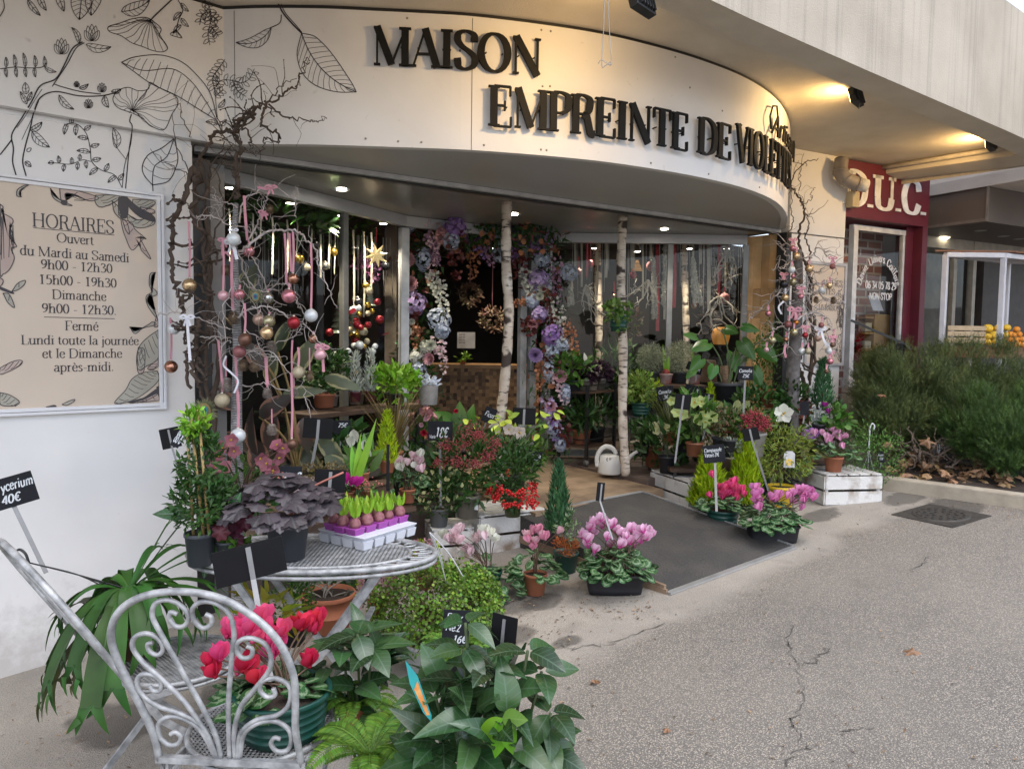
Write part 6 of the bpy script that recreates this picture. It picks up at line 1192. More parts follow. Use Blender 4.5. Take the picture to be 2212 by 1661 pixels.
mb.build('dark_leaves',FIC,t); m2.build('pale_leaves',FICG,t); stems(t,c+(0,0,.15),[at(575,800,d0),at(600,760,d0),at(690,920,d0),at(560,900,d0),at(480,680,d0),at(630,860,d0)],.007,mat('stem_ochre',(.22,.15,.05),.6))
t,c,s,P,O=sm('sedum_tray','tray of small bronze sedums on the low bench by the left window',692,1045,3.8,692,1018,70,14,420,.02,.012,BRN,T=T_SM,K=30)
mb=MB(); c0=at(692,1040,3.8); mb.obox(c0+(0,0,-.02),dx*.17,dy*.1,(0,0,.03)); mb.build('tray',mat('tray_pinkish',(.5,.4,.4),.5),t,bevel=.005)
t,c,s=plant('aloe','blue green spiky aloe behind the black signs','plant',725,1010,4.3,40,26,TERRA); grass(t,c+(0,0,.05),46,.26,BLUEG,.02,.75,'leaves',.03)
sign(687,925,3.95,62,44,'black sign seen from the back above the sedum tray',(),(672,1012),tilt=-5,back=True,dark=True,sw=6)
sign(737,923,4.3,40,30,'slate with faint chalk writing half hidden behind the aloe',[('75€',.3,.5,.3,.5)],(733,980),sw=3)
t,c,s=plant('amaryllis','amaryllis with broad bright green strap leaves beside the calla','plant',768,1060,3.55,30,22,BROWNP); mb=MB(); mb.scatter(tleaf('strap',.12,.15,8),[c+(0,0,.03)]*4,[np.array((0,0,1.))+dx*q for q in (.32,.1,-.1,.2)],[-dy+dx*.2]*4,[.33,.24,.2,.15],.035); mb.build('leaves',BR,t)
t,c,s=plant('calla_lily','white calla lilies between table and window','plant',782,1045,3.9,34,26,TERRA); d0=dep(c); mb=MB(); n=16; mb.scatter(T_BG,at(785,1010,d0)+RNG.normal(size=(n,3))*.03,np.array((0,0,1.))+RNG.normal(size=(n,3))*.45,rdir(n)-dy,.14,.045); mb.build('leaves',MD,t); F=[at(u,v,d0) for u,v in ((757,968),(795,978),(772,955),(790,995))]; mb=MB(); mb.scatter(tleaf('obov',-.5,.5,6),F,[np.array((0,0,1.))+dx*random.uniform(-.6,.6) for _ in F],[-dy]*4,.075,.05); mb.build('flowers',WHF,t); stems(t,c+(0,0,.05),F,.003)
t,c,s=plant('lemon_cypress','small yellow green lemon cypress behind the hyacinth tray','plant',836,1020,4.1,34,28,TERRA); cone(t,c+(0,0,.05),25*s,112*s,900,.035,LIME)
t,c,s=plant('sedge_grass','tall arching bronze grass by the left window','plant',850,1010,4.55,44,36,BROWNP); grass(t,c+(0,0,.07),130,.48,BRN,.005,.3,'blades',.03,T_SG)
t,c,s,P,O=sm('cyclamen','pale pink cyclamen with upright petals beside the white azalea',880,1085,4.4,880,1045,34,26,60,.035,.035,CYC,T=T_HE,pw=36,ph=30,pm=TERRA); d0=dep(c)-.05
F=[at(u,v,d0) for u,v in ((862,1000),(890,990),(908,987),(905,1000),(880,1003),(868,1015),(912,1018),(858,1010),(900,1010))]; stems(t,c+(0,0,.06),F,.0022,STEMR); cyc_flowers(t,c,F,.05,[PALEP,WHF])
t,c,s,P,O=sm('cyclamen','magenta cyclamen bloom behind the hyacinth tray',755,1085,3.5,755,1068,26,16,36,.035,.035,CYC,T=T_HE,pw=30,ph=24,pm=TERRA); F=[at(u,v,3.42) for u,v in ((748,1042),(758,1046),(738,1048),(770,1048))]; stems(t,c+(0,0,.05),F,.0022,STEMR); cyc_flowers(t,c,F,.045,[FL('magenta_plain',(.5,.02,.28))])
t,c,s,P,O=sm('kalanchoe','small kalanchoe with tiny salmon blooms beside the hyacinth tray',790,1078,3.6,788,1060,20,14,60,.022,.016,MD,pw=26,ph=20,pm=BROWNP); balls(t,at(788,1046,3.55)+RNG.normal(size=(70,3))*[.03,.03,.012],.004,FL('salmon',(.6,.22,.18)),'flowers')
t,c,s,P,O=sm('camellia','dark leaved camellia with red double blooms behind the 18 euro sign',925,1060,5.35,925,985,62,68,260,.06,.028,DK,pw=44,ph=40,pm=BLKP,K=22); d0=dep(c)-.12; mb=MB()
for u,v,r in ((885,983,.042),(929,940,.032),(915,935,.028),(985,888,.02),(960,1000,.02)): rosette(mb,at(u,v,d0),nrm(EYE-at(u,v,d0)),r)
mb.build('flowers',REDF,t); mb=MB()
for u,v in ((920,905),(938,935),(910,918),(955,955)): rosette(mb,at(u,v,d0),nrm(EYE-at(u,v,d0)),.022,3)
mb.build('pink_flowers',SHELL,t)
t,c,s,P,O=sm('caladium','pale pink mottled leaved plant behind the red camellia',905,985,5.5,908,905,24,30,50,.07,.05,G('leaf_pink',(.36,.18,.2),(.25,.12,.14)),pw=36,ph=36,pm=DGREY)
t,c,s=plant('strelitzia','plant with two huge dark green paddle leaves behind the skimmia','plant',1000,1010,5.7,40,40,BLKP); d0=dep(c); mb=MB(); mb.scatter(T_BG,[at(990,935,d0),at(1015,935,d0),at(985,915,d0)],[np.array((0,0,1))+dx*.1,np.array((0,0,1))-dx*.05,dx*-.9+np.array((0,0,.5))],[-dy+dx*.3,-dy-dx*.7,-dy+np.array((0,0,.3))],[.24,.22,.2],[.13,.12,.1]); mb.build('leaves',G('leaf_paddle',(.025,.07,.018),(.018,.05,.014),vein=.4,vc=(.1,.17,.06)),t); stems(t,c+(0,0,.08),[at(990,935,d0),at(1015,935,d0),at(985,915,d0)],.006)
# on the left shelf
zl=('z',ZS+.003)
for u,lb,pw in ((713,'air plant with grey curling leaves in the leftmost pot of the left shelf',38),(770,'air plant with arching grey leaves in the second pot of the left shelf',36)):
    t,c,s=plant('air_plant',lb,'plant',u,884-(u-668)*.069-4,zl,pw,24,PM('stone_grey',(.26,.22,.2),(.2,.17,.15),.8)); grass(t,c+(0,0,.07),60,.22,GREYL,.012,.95,'leaves',.03)
t,c,s,P,O=sm('dark_shrub','dark glossy shrub behind the air plants',700,880,4.9,705,800,48,52,320,.05,.026,DK,pw=50,ph=30,pm=TERRA,K=20)
for u,v,h,lb in ((768,868,90,'frosted white conifer left of two'),(800,866,96,'frosted white conifer right of two')):
    t,c,s=plant('frosted_conifer',lb+' behind the left shelf','plant',u,v,5.0,26,22,PM('plum',(.1,.02,.03))); cone(t,c+(0,0,.05),13*s,h*s,300,.04,SILV,pw=.4)
t,c,s,P,O=sm('schefflera','bushy bright green plant at the right end of the left shelf',852,875,5.1,850,830,50,36,420,.062,.028,BR,pw=44,ph=26,pm=BLKP,K=20)
c=at(925,874,5.25); s=px(5.25); t=thing('wicker_basket','pale grey rope basket at the end of the left shelf','basket',c); mb=MB(); pr=[(.001,0)]
for i in range(13): z=i/12*42*s; r=(19+3*i/12)*s; pr+=[(r-.003,z),(r+.003,z+1.6*s)]
mb.lathe(pr,c,28); mb.build('weave',WIRER,t); bush(t,c+(0,0,46*s),(20*s,20*s,12*s),80,.04,.02,FROST,name='filling')
# ------------------------------------------------------------ centre, beside the ramp
t,c,s=plant('skimmia','red budded skimmia in a taupe pot on the crate','plant',1010,1117,('z',zCM),58,50,TAUPE); d0=dep(c)
bush(t,at(1008,1005,d0),(82*s,70*s,80*s),430,.075,.026,DK,T=T_LA,K=26,lv=.25); hp=[(1015,928,28),(1052,985,22),(1026,1003,20),(985,998,20),(1068,958,22),(965,962,20),(1000,960,24),(1035,940,18),(948,1000,14)]; Pb=np.concatenate([at(u,v,d0-.2+random.uniform(-.03,.05))+RNG.normal(size=(130,3))*np.array((.42,.42,.34))*r*s for u,v,r in hp]); balls(t,Pb,.0042,SKIM,'buds')
mb=MB(); mb.obox(at(1029,1096,d0-.085),dx*.012,dy*.0005,(0,0,.016)); mb.build('label',mat('paper_white',(.6,.6,.62),.6),t)
t,c,s=plant('ardisia','berry plant with a skirt of red berries in an olive pot on the crate','plant',1107,1115,('z',zCM),42,36,OLIVE); d0=dep(c)
bush(t,at(1105,1015,d0),(55*s,48*s,58*s),400,.062,.02,DK,T=T_LA,K=20); bush(t,at(1105,1070,d0),(50*s,45*s,24*s),120,.06,.02,DK,T=T_LA,K=12,up=-.3); n=150; a=RNG.uniform(0,6.28,n); cl=RNG.normal(size=(24,3))*[.5,.5,.3]; Pb=np.concatenate([at(1106+48*math.cos(q),1062+random.uniform(-22,26),d0-.0)+(-dy*.15*abs(math.sin(q))-dy*.04) + RNG.normal(size=(9,3))*.013 for q in np.linspace(0,6.28,30)]); balls(t,Pb,.008,BERRY,'berries',.12); balls(t,at(1096,1022,d0-.16)+RNG.normal(size=(16,3))*.012,.005,mat('berry_orange',(.6,.07,.02),.35),'young_berries')
sign(1154,990,d0+.05,34,32,'small slate sign with ardisia price beside the red berries',[('Ardisia',.08,.6,.24,.84),('27€',.25,.2,.26,.5)],(1140,1050),tilt=-6,yaw=-20,sw=3)
t,c,s=plant('hellebore','white flowered hellebore behind the red berries','plant',1115,1060,5.35,44,36,BLKP); d0=dep(c); bush(t,at(1110,960,d0),(80*s,50*s,60*s),200,.085,.034,MD,T=T_LA,K=14); F=[at(u,v,d0-.15) for u,v in ((1099,927),(1122,934),(1068,925),(1060,935),(1148,925),(1090,912),(1165,915),(1075,910))]; openflowers(t,F[:3],[nrm(EYE-f+RNG.normal(size=3)) for f in F[:3]],.045,FL('hellebore_white',(.68,.6,.54),(.6,.5,.46))); 
mb=MB(); n=40; mb.scatter(T_OV,at(1110,918,d0-.1)+RNG.normal(size=(n,3))*[.17,.05,.04],rdir(n)+(0,0,.3),np.array((0,0,1.))-dy+RNG.normal(size=(n,3))*.4,.07,.04); mb.build('green_bracts',G('leaf_bract',(.28,.38,.1),(.2,.3,.07)),t); stems(t,c+(0,0,.1),F,.003)
sign(1132,899,d0-.1,50,36,'black sign seen from the back above the white hellebore',(),(1123,955),tilt=-2,back=True,dark=True,sw=5)
sign(862+195,897,5.3,26,34,'narrow slate tilted in front of the wooden counter',[('Ficus',.1,.4,.3,.8)],(1040,935),tilt=-22,sw=3)
# mixed pot by the ramp: conifer, variegated spurge, orange heather
t,c,s=plant('mixed_planter','dark green pot with a slim conifer, white edged shrub and orange heather at the ramp','plant',1222,1234,'g',56,44,GREENP); d0=dep(c); cone(t,at(1205,1150,d0),30*s,150*s,1500,.05,BLUEG,pw=.75,outw=.3); bush(t,at(1228,1140,d0-.05),(26*s,24*s,34*s),150,.035,.013,VARW,K=12,name='variegated_leaves'); bush(t,at(1222,1180,d0-.1),(24*s,20*s,20*s),300,.03,.006,FL('orange_heather',(.42,.12,.03)),T=T_SM,K=12,name='heather')
t,c,s=plant('potted_cyclamen','pink cyclamen in a terracotta pot on the ground left of the ramp','plant',1156,1282,'g',52,46,TERRA); cyclamen(t,c+(0,0,42*s),62*s,58*s,62,.062,[SHELL],0,.045,.2); F=[at(u,v,dep(c)-.04) for u,v in ((1135,1158),(1150,1152),(1163,1150),(1168,1158),(1178,1165),(1155,1172),(1150,1185),(1205,1150),(1142,1170))]; stems(t,c+(0,0,.1),F,.0022,STEMR); cyc_flowers(t,c,F,.046,[SHELL,FL('soft_pink',(.74,.30,.42))])
t,c,s=plant('potted_cyclamen','pale blush cyclamen with silvery leaves in front of the left crate','plant',1055,1280,'g',60,50,GREENP); d0=dep(c); cyclamen(t,c+(0,0,30*s),84*s,44*s,80,.062,[PALEP],0,.05,.2,drop=.5); F=[at(u,v,d0-.05+random.uniform(-.08,.08)) for u,v in ((955,1160),(968,1168),(985,1158),(992,1150),(975,1175),(1000,1200),(1008,1192),(1015,1198),(1035,1160),(1045,1152),(1048,1165),(1060,1158),(990,1172),(1030,1170),(1068,1168))]; stems(t,c+(0,0,.1),F,.0022,STEMR); cyc_flowers(t,c,F,.05,[PALEP,WHF,PALEP])
def trough(t,c,W,Dp,Hh,m):
    mb=MB(); n=40; 
    def ring(w,d,z):
        out=[]
        for i in range(n):
            a=2*math.pi*i/n; x=np.sign(math.cos(a))*abs(math.cos(a))**.35*w/2; y=np.sign(math.sin(a))*abs(math.sin(a))**.35*d/2; out.append(c+EXT*x+EYT*y+np.array((0,0,z)))
        return out
    L=[ring(W*.86,Dp*.8,0),ring(W*.9,Dp*.84,Hh*.25),ring(W*.96,Dp*.93,Hh*.86),ring(W,Dp,Hh*.88),ring(W,Dp,Hh),ring(W*.95,Dp*.9,Hh),ring(W*.93,Dp*.88,Hh*.85)]
    mb.add(np.concatenate([np.array(q) for q in L]),[(i*n+j,i*n+(j+1)%n,(i+1)*n+(j+1)%n,(i+1)*n+j) for i in range(6) for j in range(n)]+[tuple(range(n))[::-1]]); mb.build('trough',m,t); mb=MB(); mb.add(np.array(L[6]),[tuple(range(n))]); mb.build('soil',SOIL,t)
EXT,EYT=dx*.99+dy*-.05,dy
for lb,u,v,W,H_,mats_,fl,nl in (('black trough of white and magenta cyclamen in front of the ramp',1330,1288,132,46,[MAG],((1255,1160),(1273,1145),(1268,1170),(1282,1135),(1278,1155),(1300,1140),(1305,1130),(1318,1140),(1330,1150),(1345,1158),(1355,1165),(1345,1175),(1365,1150),(1380,1160),(1390,1150),(1400,1155),(1385,1172),(1370,1180),(1310,1165),(1318,1180),(1270,1182),(1283,1192),(1290,1210),(1298,1125),(1325,1137),(1395,1165),(1338,1182),(1360,1175),(1405,1160),(1375,1165)),105),
    ('black trough of orchid pink cyclamen in front of the yellow pot',1675,1176,112,40,[ORCH],((1628,1075),(1635,1085),(1640,1068),(1632,1060),(1642,1100),(1665,1078),(1675,1085),(1683,1075),(1700,1075),(1708,1085),(1712,1070),(1735,1060),(1742,1075),(1750,1068),(1738,1085),(1728,1070),(1755,1080),(1730,1100),(1722,1060),(1640,1090)),95)):
    t,c,s=plant('cyclamen_trough',lb,'plant',u,v,'g'); d0=dep(c); c=c+np.array(dy)*W*.18*s; trough(t,c,W*s,W*.42*s,H_*s,BLKP)
    cyclamen(t,c+(0,0,H_*s*.8),W*.64*s,W*.56*s,int(nl*1.45),.06,mats_,0,.05,.2,drop=-.3); F=[at(a,b,d0+random.uniform(-.1,.12)) for a,b in fl]; stems(t,c+(0,0,H_*s*.8),F,.0022,STEMR,start=W*.3*s); cyc_flowers(t,c,F,.052,mats_)
sign(1297,1062,4.0,20,40,'black sign seen almost edge on above the magenta cyclamen trough',(),(1322,1165),tilt=-9,back=True,dark=True,sw=4,yaw=35,footd=3.9)
# ------------------------------------------------------------ right of the ramp
t,c,s=plant('hellebore','dark leaved hellebore with cream blooms in a black pot on the peeling crate','plant',1440,1022,('z',zCR2),38,38,BLKP); d0=dep(c); bush(t,at(1440,960,d0),(62*s,55*s,48*s),260,.095,.034,DK,T=T_LA,K=18)
F=[at(u,v,d0-.05) for u,v in ((1412,922),(1425,918),(1418,930),(1435,925))]; openflowers(t,F,[nrm(EYE-f+RNG.normal(size=3)) for f in F],.045,CREAMF); stems(t,c+(0,0,.1),F,.003)
sign(1475,868,5.2,34,33,'black sign seen from the back above the peeling crate',(),(1458,1000),tilt=-6,back=True,dark=True,sw=4)
t,c,s,P,O=sm('christmas_rose','cream green hellebore blooms beside the back turned signs',1500,985,5.6,1500,900,48,50,150,.08,.03,MD,T=T_LA,pw=40,ph=30,pm=BROWNP); d0=dep(c)-.12
F=[at(u,v,d0) for u,v in ((1462,890),(1475,895),(1520,898),(1510,905),(1530,905),(1500,870),(1515,868),(1540,900),(1523,912),(1450,865),(1470,862))]; openflowers(t,F,[nrm(EYE-f+RNG.normal(size=3)*1.5) for f in F],.042,GRNF); stems(t,c+(0,0,.1),F,.003)
t,c,s=plant('white_azalea','compact azalea with small white flowers behind the chalk board with 29 euros','plant',1518,1012,('z',zCR2),46,36,DGREY); d0=dep(c); bush(t,at(1525,965,d0),(48*s,45*s,36*s),480,.03,.014,DK,T=T_SM,K=20); mb=MB(); P2=at(1525,960,d0)+rdir(60)*np.array((52,50,38))*s; mb.scatter(T_OV,P2,np.array((0,0,1.))+RNG.normal(size=(60,3))*.6,rdir(60),.036,.028); mb.build('flowers',WHF,t)
t,c,s,P,O=sm('skimmia','broad skimmia with bronze buds behind the white azalea',1565,985,5.7,1562,930,62,42,420,.045,.018,OLV,K=26,pw=56,ph=40,pm=DGREY); balls(t,P[:420]+O[:420]*.02,.0055,mat('bud_bronze',(.17,.13,.06),.7,(.2,.09,.06),30),'buds')
t,c,s=plant('lemon_cypress','small lime green cypress behind the cream hellebores','plant',1532,930,6.0,26,20,TERRA); cone(t,c+(0,0,.04),19*s,92*s,700,.035,LIME)
t,c,s=plant('calla_lily','pale green calla lilies in front of the alocasia pot','plant',1572,935,5.8,32,22,TERRA); d0=dep(c); F=[at(u,v,d0) for u,v in ((1556,890),(1582,888),(1596,885),(1586,905))]; mb=MB(); mb.scatter(tleaf('obov',-.5,.5,6),F,[np.array((0,0,1.))+dx*q for q in (-.4,.3,.8,.1)],[-dy]*4,.1,.06); mb.build('flowers',FL('calla_green',(.52,.56,.3),(.4,.46,.2)),t); bush(t,at(1575,915,d0),(26*s,24*s,20*s),46,.1,.035,MD,K=8,up=.9); stems(t,c+(0,0,.05),F,.0035)
sign(1530,862,5.6,20,24,'narrow black sign seen from the back beside the lime cypress',(),(1519,950),tilt=-8,back=True,dark=True,sw=4)
zs2=('z',ZS2+.003)
for u,r,lb in ((1407,30,'round silvery wire netting bush left of two on the right shelf'),(1468,36,'round silvery wire netting bush right of two on the right shelf')):
    t,c,s=plant('silver_bush',lb,'plant',u,828,zs2,34,25,DGREY); cc=at(u,773,dep(c)); n=2600; P=cc+rdir(n)*r*s*(RNG.uniform(.02,1,(n,1))**.45); mb=MB(); mb.scatter(T_ND,P,(P-cc)/(r*s)+RNG.normal(size=(n,3))*.55,rdir(n),.035,.004); mb.build('foliage',G('leaf_calocephalus',(.23,.25,.17),(.15,.17,.115),isl=.4),t)
for u,lb in ((1438,'white painted pot with red rim and amaryllis leaf between the two silver bushes'),(1499,'white painted pot with red rim right of the silver bushes')):
    t,c,s=plant('amaryllis',lb,'plant',u,829,zs2,30,22,PM('white_red',(.5,.45,.43),(.42,.10,.08),.7)); mb=MB(); mb.scatter(tleaf('strap',.1,.2,6),[c+(0,0,.06)]*3,[np.array((0,0,1.))+dx*q for q in (-.1,.15,.3)],[-dy]*3,[.3,.2,.12],.035); mb.build('leaves',BR,t); mb=MB(); mb.ball(c+(0,0,.1),.035,10,7); mb.build('bulb',mat('bulb_red',(.28,.04,.03),.6,(.16,.03,.025)),t)
sign(1507,796,6.35,19,26,'small upright slate with chalk writing on the right shelf',[('Amarylis',.06,.62,.18,.88),('12€',.3,.25,.2,.5)],(1502,825),tilt=-8,sw=3); sign(1490,790,6.4,12,18,'tiny tilted slate among the silver bushes',(),(1488,825),tilt=-22,sw=3)
t,c,s=plant('paper_bag','crumpled brown paper bag standing beside the alocasia','bag',1530,826,zs2); t['category']='bag'; mb=MB(); mb.hexa([c+dx*a*s+dy*b+(0,0,z*s) for z,k in ((0,1),(48,.8)) for a,b in ((-18*k,-.03),(18*k,-.03),(18*k,.05),(-18*k,.05))]); mb.build('paper',mat('kraft_paper',(.2,.11,.06),.8,(.14,.075,.04),12,bump=.3,bsc=25),t,bevel=.01)
sign(1437,850,6.2,36,32,'slate with faint chalk price hanging from the left end of the right shelf',[('Cornelia',.1,.5,.24,.75),('3€',.35,.15,.24,.3)],None,stake=False,tilt=8); sign(1497,850,6.2,40,36,'wide slate hanging from the middle of the right shelf',[('8',.6,.55,.25,.12)],None,stake=False,tilt=-10)
t,c,s=plant('alocasia','tall alocasia with heart shaped leaves in a big black pot','plant',1567,884,6.15,72,58,BLKP); d0=dep(c)
mb=MB(); n=0
for u,v,du_,dv,L in ((1535,735,-.7,-.3,.3),(1560,705,.2,-.1,.26),(1600,730,.5,-.8,.32),(1640,745,.7,-.7,.3),(1520,770,-.6,-.6,.26),(1585,755,.1,-1,.3),(1545,785,-.3,-.8,.22),(1625,790,.4,-1,.28),(1600,700,.6,-.2,.24),(1660,720,.9,-.3,.24),(1510,725,-.8,.1,.22),(1575,795,0,-1,.2),(1500,795,-.5,-.5,.18)):
    mb.scatter(T_HE2,[at(u,v,d0+random.uniform(-.15,.1))],[dx*du_+np.array((0,0,dv))-dy*.3],[-dy+np.array((0,0,.6))+RNG.normal(size=3)*.25],L*.56,L*.42)
mb.build('leaves',G('leaf_elephant',(.03,.095,.03),(.022,.07,.024),rough=.38,vein=.45,vc=(.1,.2,.09)),t); stems(t,c+(0,0,.15),[at(u,v,d0) for u,v in ((1535,740),(1560,710),(1600,735),(1640,750),(1520,775),(1585,760),(1660,725))],.007,STEM,start=.04)
mb=MB(); mb.tube([c+(0,0,.18),at(1565,790,d0)],[.05,.035],10); mb.build('trunk',mat('palm_trunk',(.14,.09,.05),.8,(.07,.045,.025),40,bump=.6,bsc=60),t)
sign(1610,806,5.5,32,30,'slate sign with camellia price on a tall stake in front of the alocasia',[('Camelia',.08,.55,.24,.84),('25€',.32,.18,.24,.42)],(1606,895),sw=4)
t,c,s=plant('climbing_jasmine','tall thin jasmine trained on canes against the timber panel','plant',1655,880,6.35,40,40,TERRA); d0=dep(c)
for u,v,a,b,n in ((1650,800,40,72,620),(1665,740,42,46,420),(1625,840,30,40,260),(1600,770,20,25,100)): bush(t,at(u,v,d0),(a*s,a*.6*s,b*s),n,.032,.014,MD,T=T_SM,K=24,sp=.3,rnd=.9)
mb=MB()
for u,w_ in ((1638,1645),(1655,1660),(1625,1624)): mb.tube([at(u,875,d0),at(w_,700,d0)],.005,6)
mb.build('canes',mat('bamboo',(.42,.30,.12),.5,(.33,.22,.08),20),t)
sm('laurel','dark glossy shrub low beside the timber panel',1690,930,6.1,1712,858,34,32,260,.06,.024,DK,pw=40,ph=30,pm=BLKP); sm('camellia','dark camellia bush left of the white hellebores',1625,930,6.0,1632,880,60,42,420,.055,.024,DK,pw=46,ph=40,pm=TERRA,K=24)
t,c,s,P,O=sm('skimmia','red skimmia in a grey wicker basket behind the yellow cypress',1628,985,5.6,1630,915,42,26,150,.06,.024,MD,pw=52,ph=52,pm=WIRER); d0=dep(c); Pb=np.concatenate([at(u,v,d0-.12)+RNG.normal(size=(110,3))*.022 for u,v in ((1612,902),(1625,897),(1640,918),(1655,918),(1618,922),(1646,905))]); balls(t,Pb,.005,mat('skimmia_red',(.34,.03,.05),.6,(.22,.03,.04),20,isl=.4),'buds')
sign(1622,938,5.15,34,27,'black sign seen from the back between the yellow cypresses',(),(1660,1060),tilt=14,back=True,dark=True,sw=4)
t,c,s=plant('poinsettia','red leaved plant between dark shrubs at the right wall','plant',1718,925,6.15,34,26,TERRA); bush(t,at(1718,888,dep(c)),(36*s,28*s,20*s),190,.05,.02,REDL,K=16)
zb3=('z',ZB3+.003); t,c,s=plant('plant_tray','black tray with small terracotta pots of white hellebores','tray',1700,962,zb3); mb=MB(); d0=dep(c); mb.obox(c+(0,0,.02),dx*.24,dy*.12,(0,0,.02)); mb.build('tray',BLKP,t,bevel=.006)
for i,(u,lb) in enumerate(((1665,'left'),(1702,'middle'),(1738,'right'))):
    t,c,s=plant('white_hellebore','white hellebore in a small terracotta pot, '+lb+' one of the three in the tray','plant',u,957,d0-.02,30,24,TERRA,'white hellebores in the black tray'); bush(t,at(u,918,d0),(30*s,28*s,24*s),80,.06,.026,DK,K=10)
    F=[at(u+random.uniform(-26,26),905+random.uniform(-16,16),d0-.1) for _ in range(8)]; openflowers(t,F,[nrm(EYE-f+RNG.normal(size=3)*1.2) for f in F],.034,WHF)
t,c,s=plant('white_hellebore','single large white hellebore bloom above the black tray','plant',1692,940,5.85,24,20,BLKP); f=at(1692,893,5.8); openflowers(t,[f],[nrm(EYE-f)],.07,WHF); stems(t,c,[f],.004)
t,c,s=plant('blue_conifer','slim blue green conifer against the white right wall','plant',1775,885,6.1,30,22,BLKP); cone(t,c+(0,0,.03),24*s,100*s,1300,.05,BLUEG,outw=.3,pw=.6)
t,c,s=plant('silver_heath','upright silver white twigs in front of the blue conifer','plant',1768,940,5.75,30,24,BLKP); d0=dep(c); mb=MB(); 
for u,v in ((1760,880),(1772,872),(1790,885),(1782,895),(1752,898),(1795,905),(1768,905)):
    S=np.linspace(0,1,40)[:,None]; P=(c+(0,0,.06))*(1-S)+at(u,v,d0)*S; mb.scatter(T_SM,np.repeat(P,3,0),rdir(120)+(0,0,.8),rdir(120),.02,.012)
mb.build('twigs',SILV,t)
t,c,s=plant('cyclamen','bushy green plant with two small purple blooms at the right wall','plant',1798,950,5.8,40,34,BLKP); d0=dep(c); bush(t,at(1800,910,d0),(36*s,30*s,34*s),150,.05,.045,MD,T=T_RD,K=14); bush(t,at(1800,880,d0),(22*s,20*s,26*s),120,.025,.01,BLUEG,T=T_SM,K=8); F=[at(1782,878,d0-.1),at(1789,892,d0-.1)]; cyc_flowers(t,c,F,.035,[FL('purple',(.26,.02,.2))]); stems(t,c,F,.002)
sign(1738,882,5.7,18,30,'small dark plastic label in front of the blue conifer',(),(1735,915),sw=3)
def bigcone(u,v,top,R,lb,d='g'):
    t,c,s=plant('lemon_cypress',lb,'plant',u,v,d,R*1.3,26,BLKP); cone(t,c+(0,0,18*s),R*s,(v-top-18)*s,3000,.06,LIME,pw=.62); return t,c
bigcone(1530,1118,975,40,'bright lime cypress cone left of two beside the ramp'); tB,cB_=bigcone(1606,1108,942,38,'taller bright lime cypress cone right of two beside the ramp')
t,c,s=plant('blue_conifer','narrow blue green conifer behind the taller lime cypress','plant',1642,1075,'g',26,24,GREENP); cone(t,c+(0,0,.05),17*s,115*s,900,.05,BLUEG,outw=.25,pw=.5); bush(t,at(1640,1040,dep(c)-.03),(14*s,14*s,30*s),70,.03,.012,VARW,K=6,name='variegated_leaves')
sign(1542,980,4.75,46,38,'tilted slate sign with 29 euros and star marks between the cypresses',[('Campanule',.06,.62,.2,.8),('Varoxis 29€',.06,.34,.22,.66)],(1548,1105),tilt=9,sw=5,footd=4.6)
t,c,s=plant('potted_cyclamen','hot pink cyclamen in a dark green pot at the right edge of the ramp','plant',1560,1140,'g',74,42,GREENP,ribs=3); d0=dep(c); cyclamen(t,c+(0,0,36*s),60*s,50*s,62,.062,[PINKH],0,.05,.2); F=[at(1573+random.gauss(0,15),1062+random.gauss(0,12),d0-.05+random.uniform(-.05,.05)) for _ in range(24)]; stems(t,c+(0,0,.08),F,.0022,STEMR); cyc_flowers(t,c,F,.05,[PINKH,FL('coral_pink',(.75,.09,.22))])
t,c,s=plant('mimosa','feathery mimosa shrub in a bright yellow pot','plant',1686,1094,'g',60,46,YELP); d0=dep(c); mb=MB(); mb.tube([c+(0,0,.1),at(1683,1010,d0)],.006,6); mb.build('stem',STEM,t)
n=1500; P,O=cloud(at(1688,975,d0),(66*s,60*s,58*s),n,36,.22); mb=MB(); mb.scatter(T_ND,P,O+RNG.normal(size=(n,3))*.7+(0,0,-.1),rdir(n),.045,.009); mb.build('foliage',G('leaf_mimosa',(.10,.14,.035),(.07,.11,.03)),t); balls(t,P[:500],.004,mat('mimosa_bud',(.22,.2,.03),.7),'buds')
tg=thing('plant_tag','white hang tag with a printed yellow flower on the yellow pot shrub','tag',at(1705,995,d0-.12)); p=at(1705,995,d0-.13); s_=px(d0-.13); mb=MB(); mb.obox(p,dx*12*s_,dy*.001,(0,0,15*s_)); mb.hexa([p+dx*a*s_+dy*b+(0,0,z*s_) for z,k in ((15,12),(21,6)) for a,b in ((-k,-.001),(k,-.001),(k,.001),(-k,.001))]); mb.build('card',mat('tag_white',(.6,.6,.6),.5),tg)
mb=MB(); 
for a in range(7): q=p+(dx*math.cos(a*.9)*5+np.array((0,0,math.sin(a*.9)*5-3)))*s_-dy*.0022; mb.obox(q,dx*2.6*s_,dy*.0006,(0,0,2.4*s_))
mb.build('print',mat('print_yellow',(.75,.5,.03),.6,(.8,.6,.2),60),tg)
t,c,s=plant('asparagus_fern','olive fern like plant in terracotta on the right crate','plant',1736,1012,('z',zCRR),46,34,TERRA); d0=dep(c); fern(t,c+(0,0,.1),30,.3,G('leaf_fern_olive',(.11,.125,.035),(.08,.09,.03)),.05,rise=1.0,k=10)
mb=MB(); mb.scatter(T_HE,[at(1722,1000,d0-.13),at(1735,1015,d0-.14),at(1745,985,d0-.12)],[(0,0,-1),dx+(0,0,-.6),(0,0,-1)],[-dy]*3,.075,.075); mb.build('trailing_leaves',CYC,t)
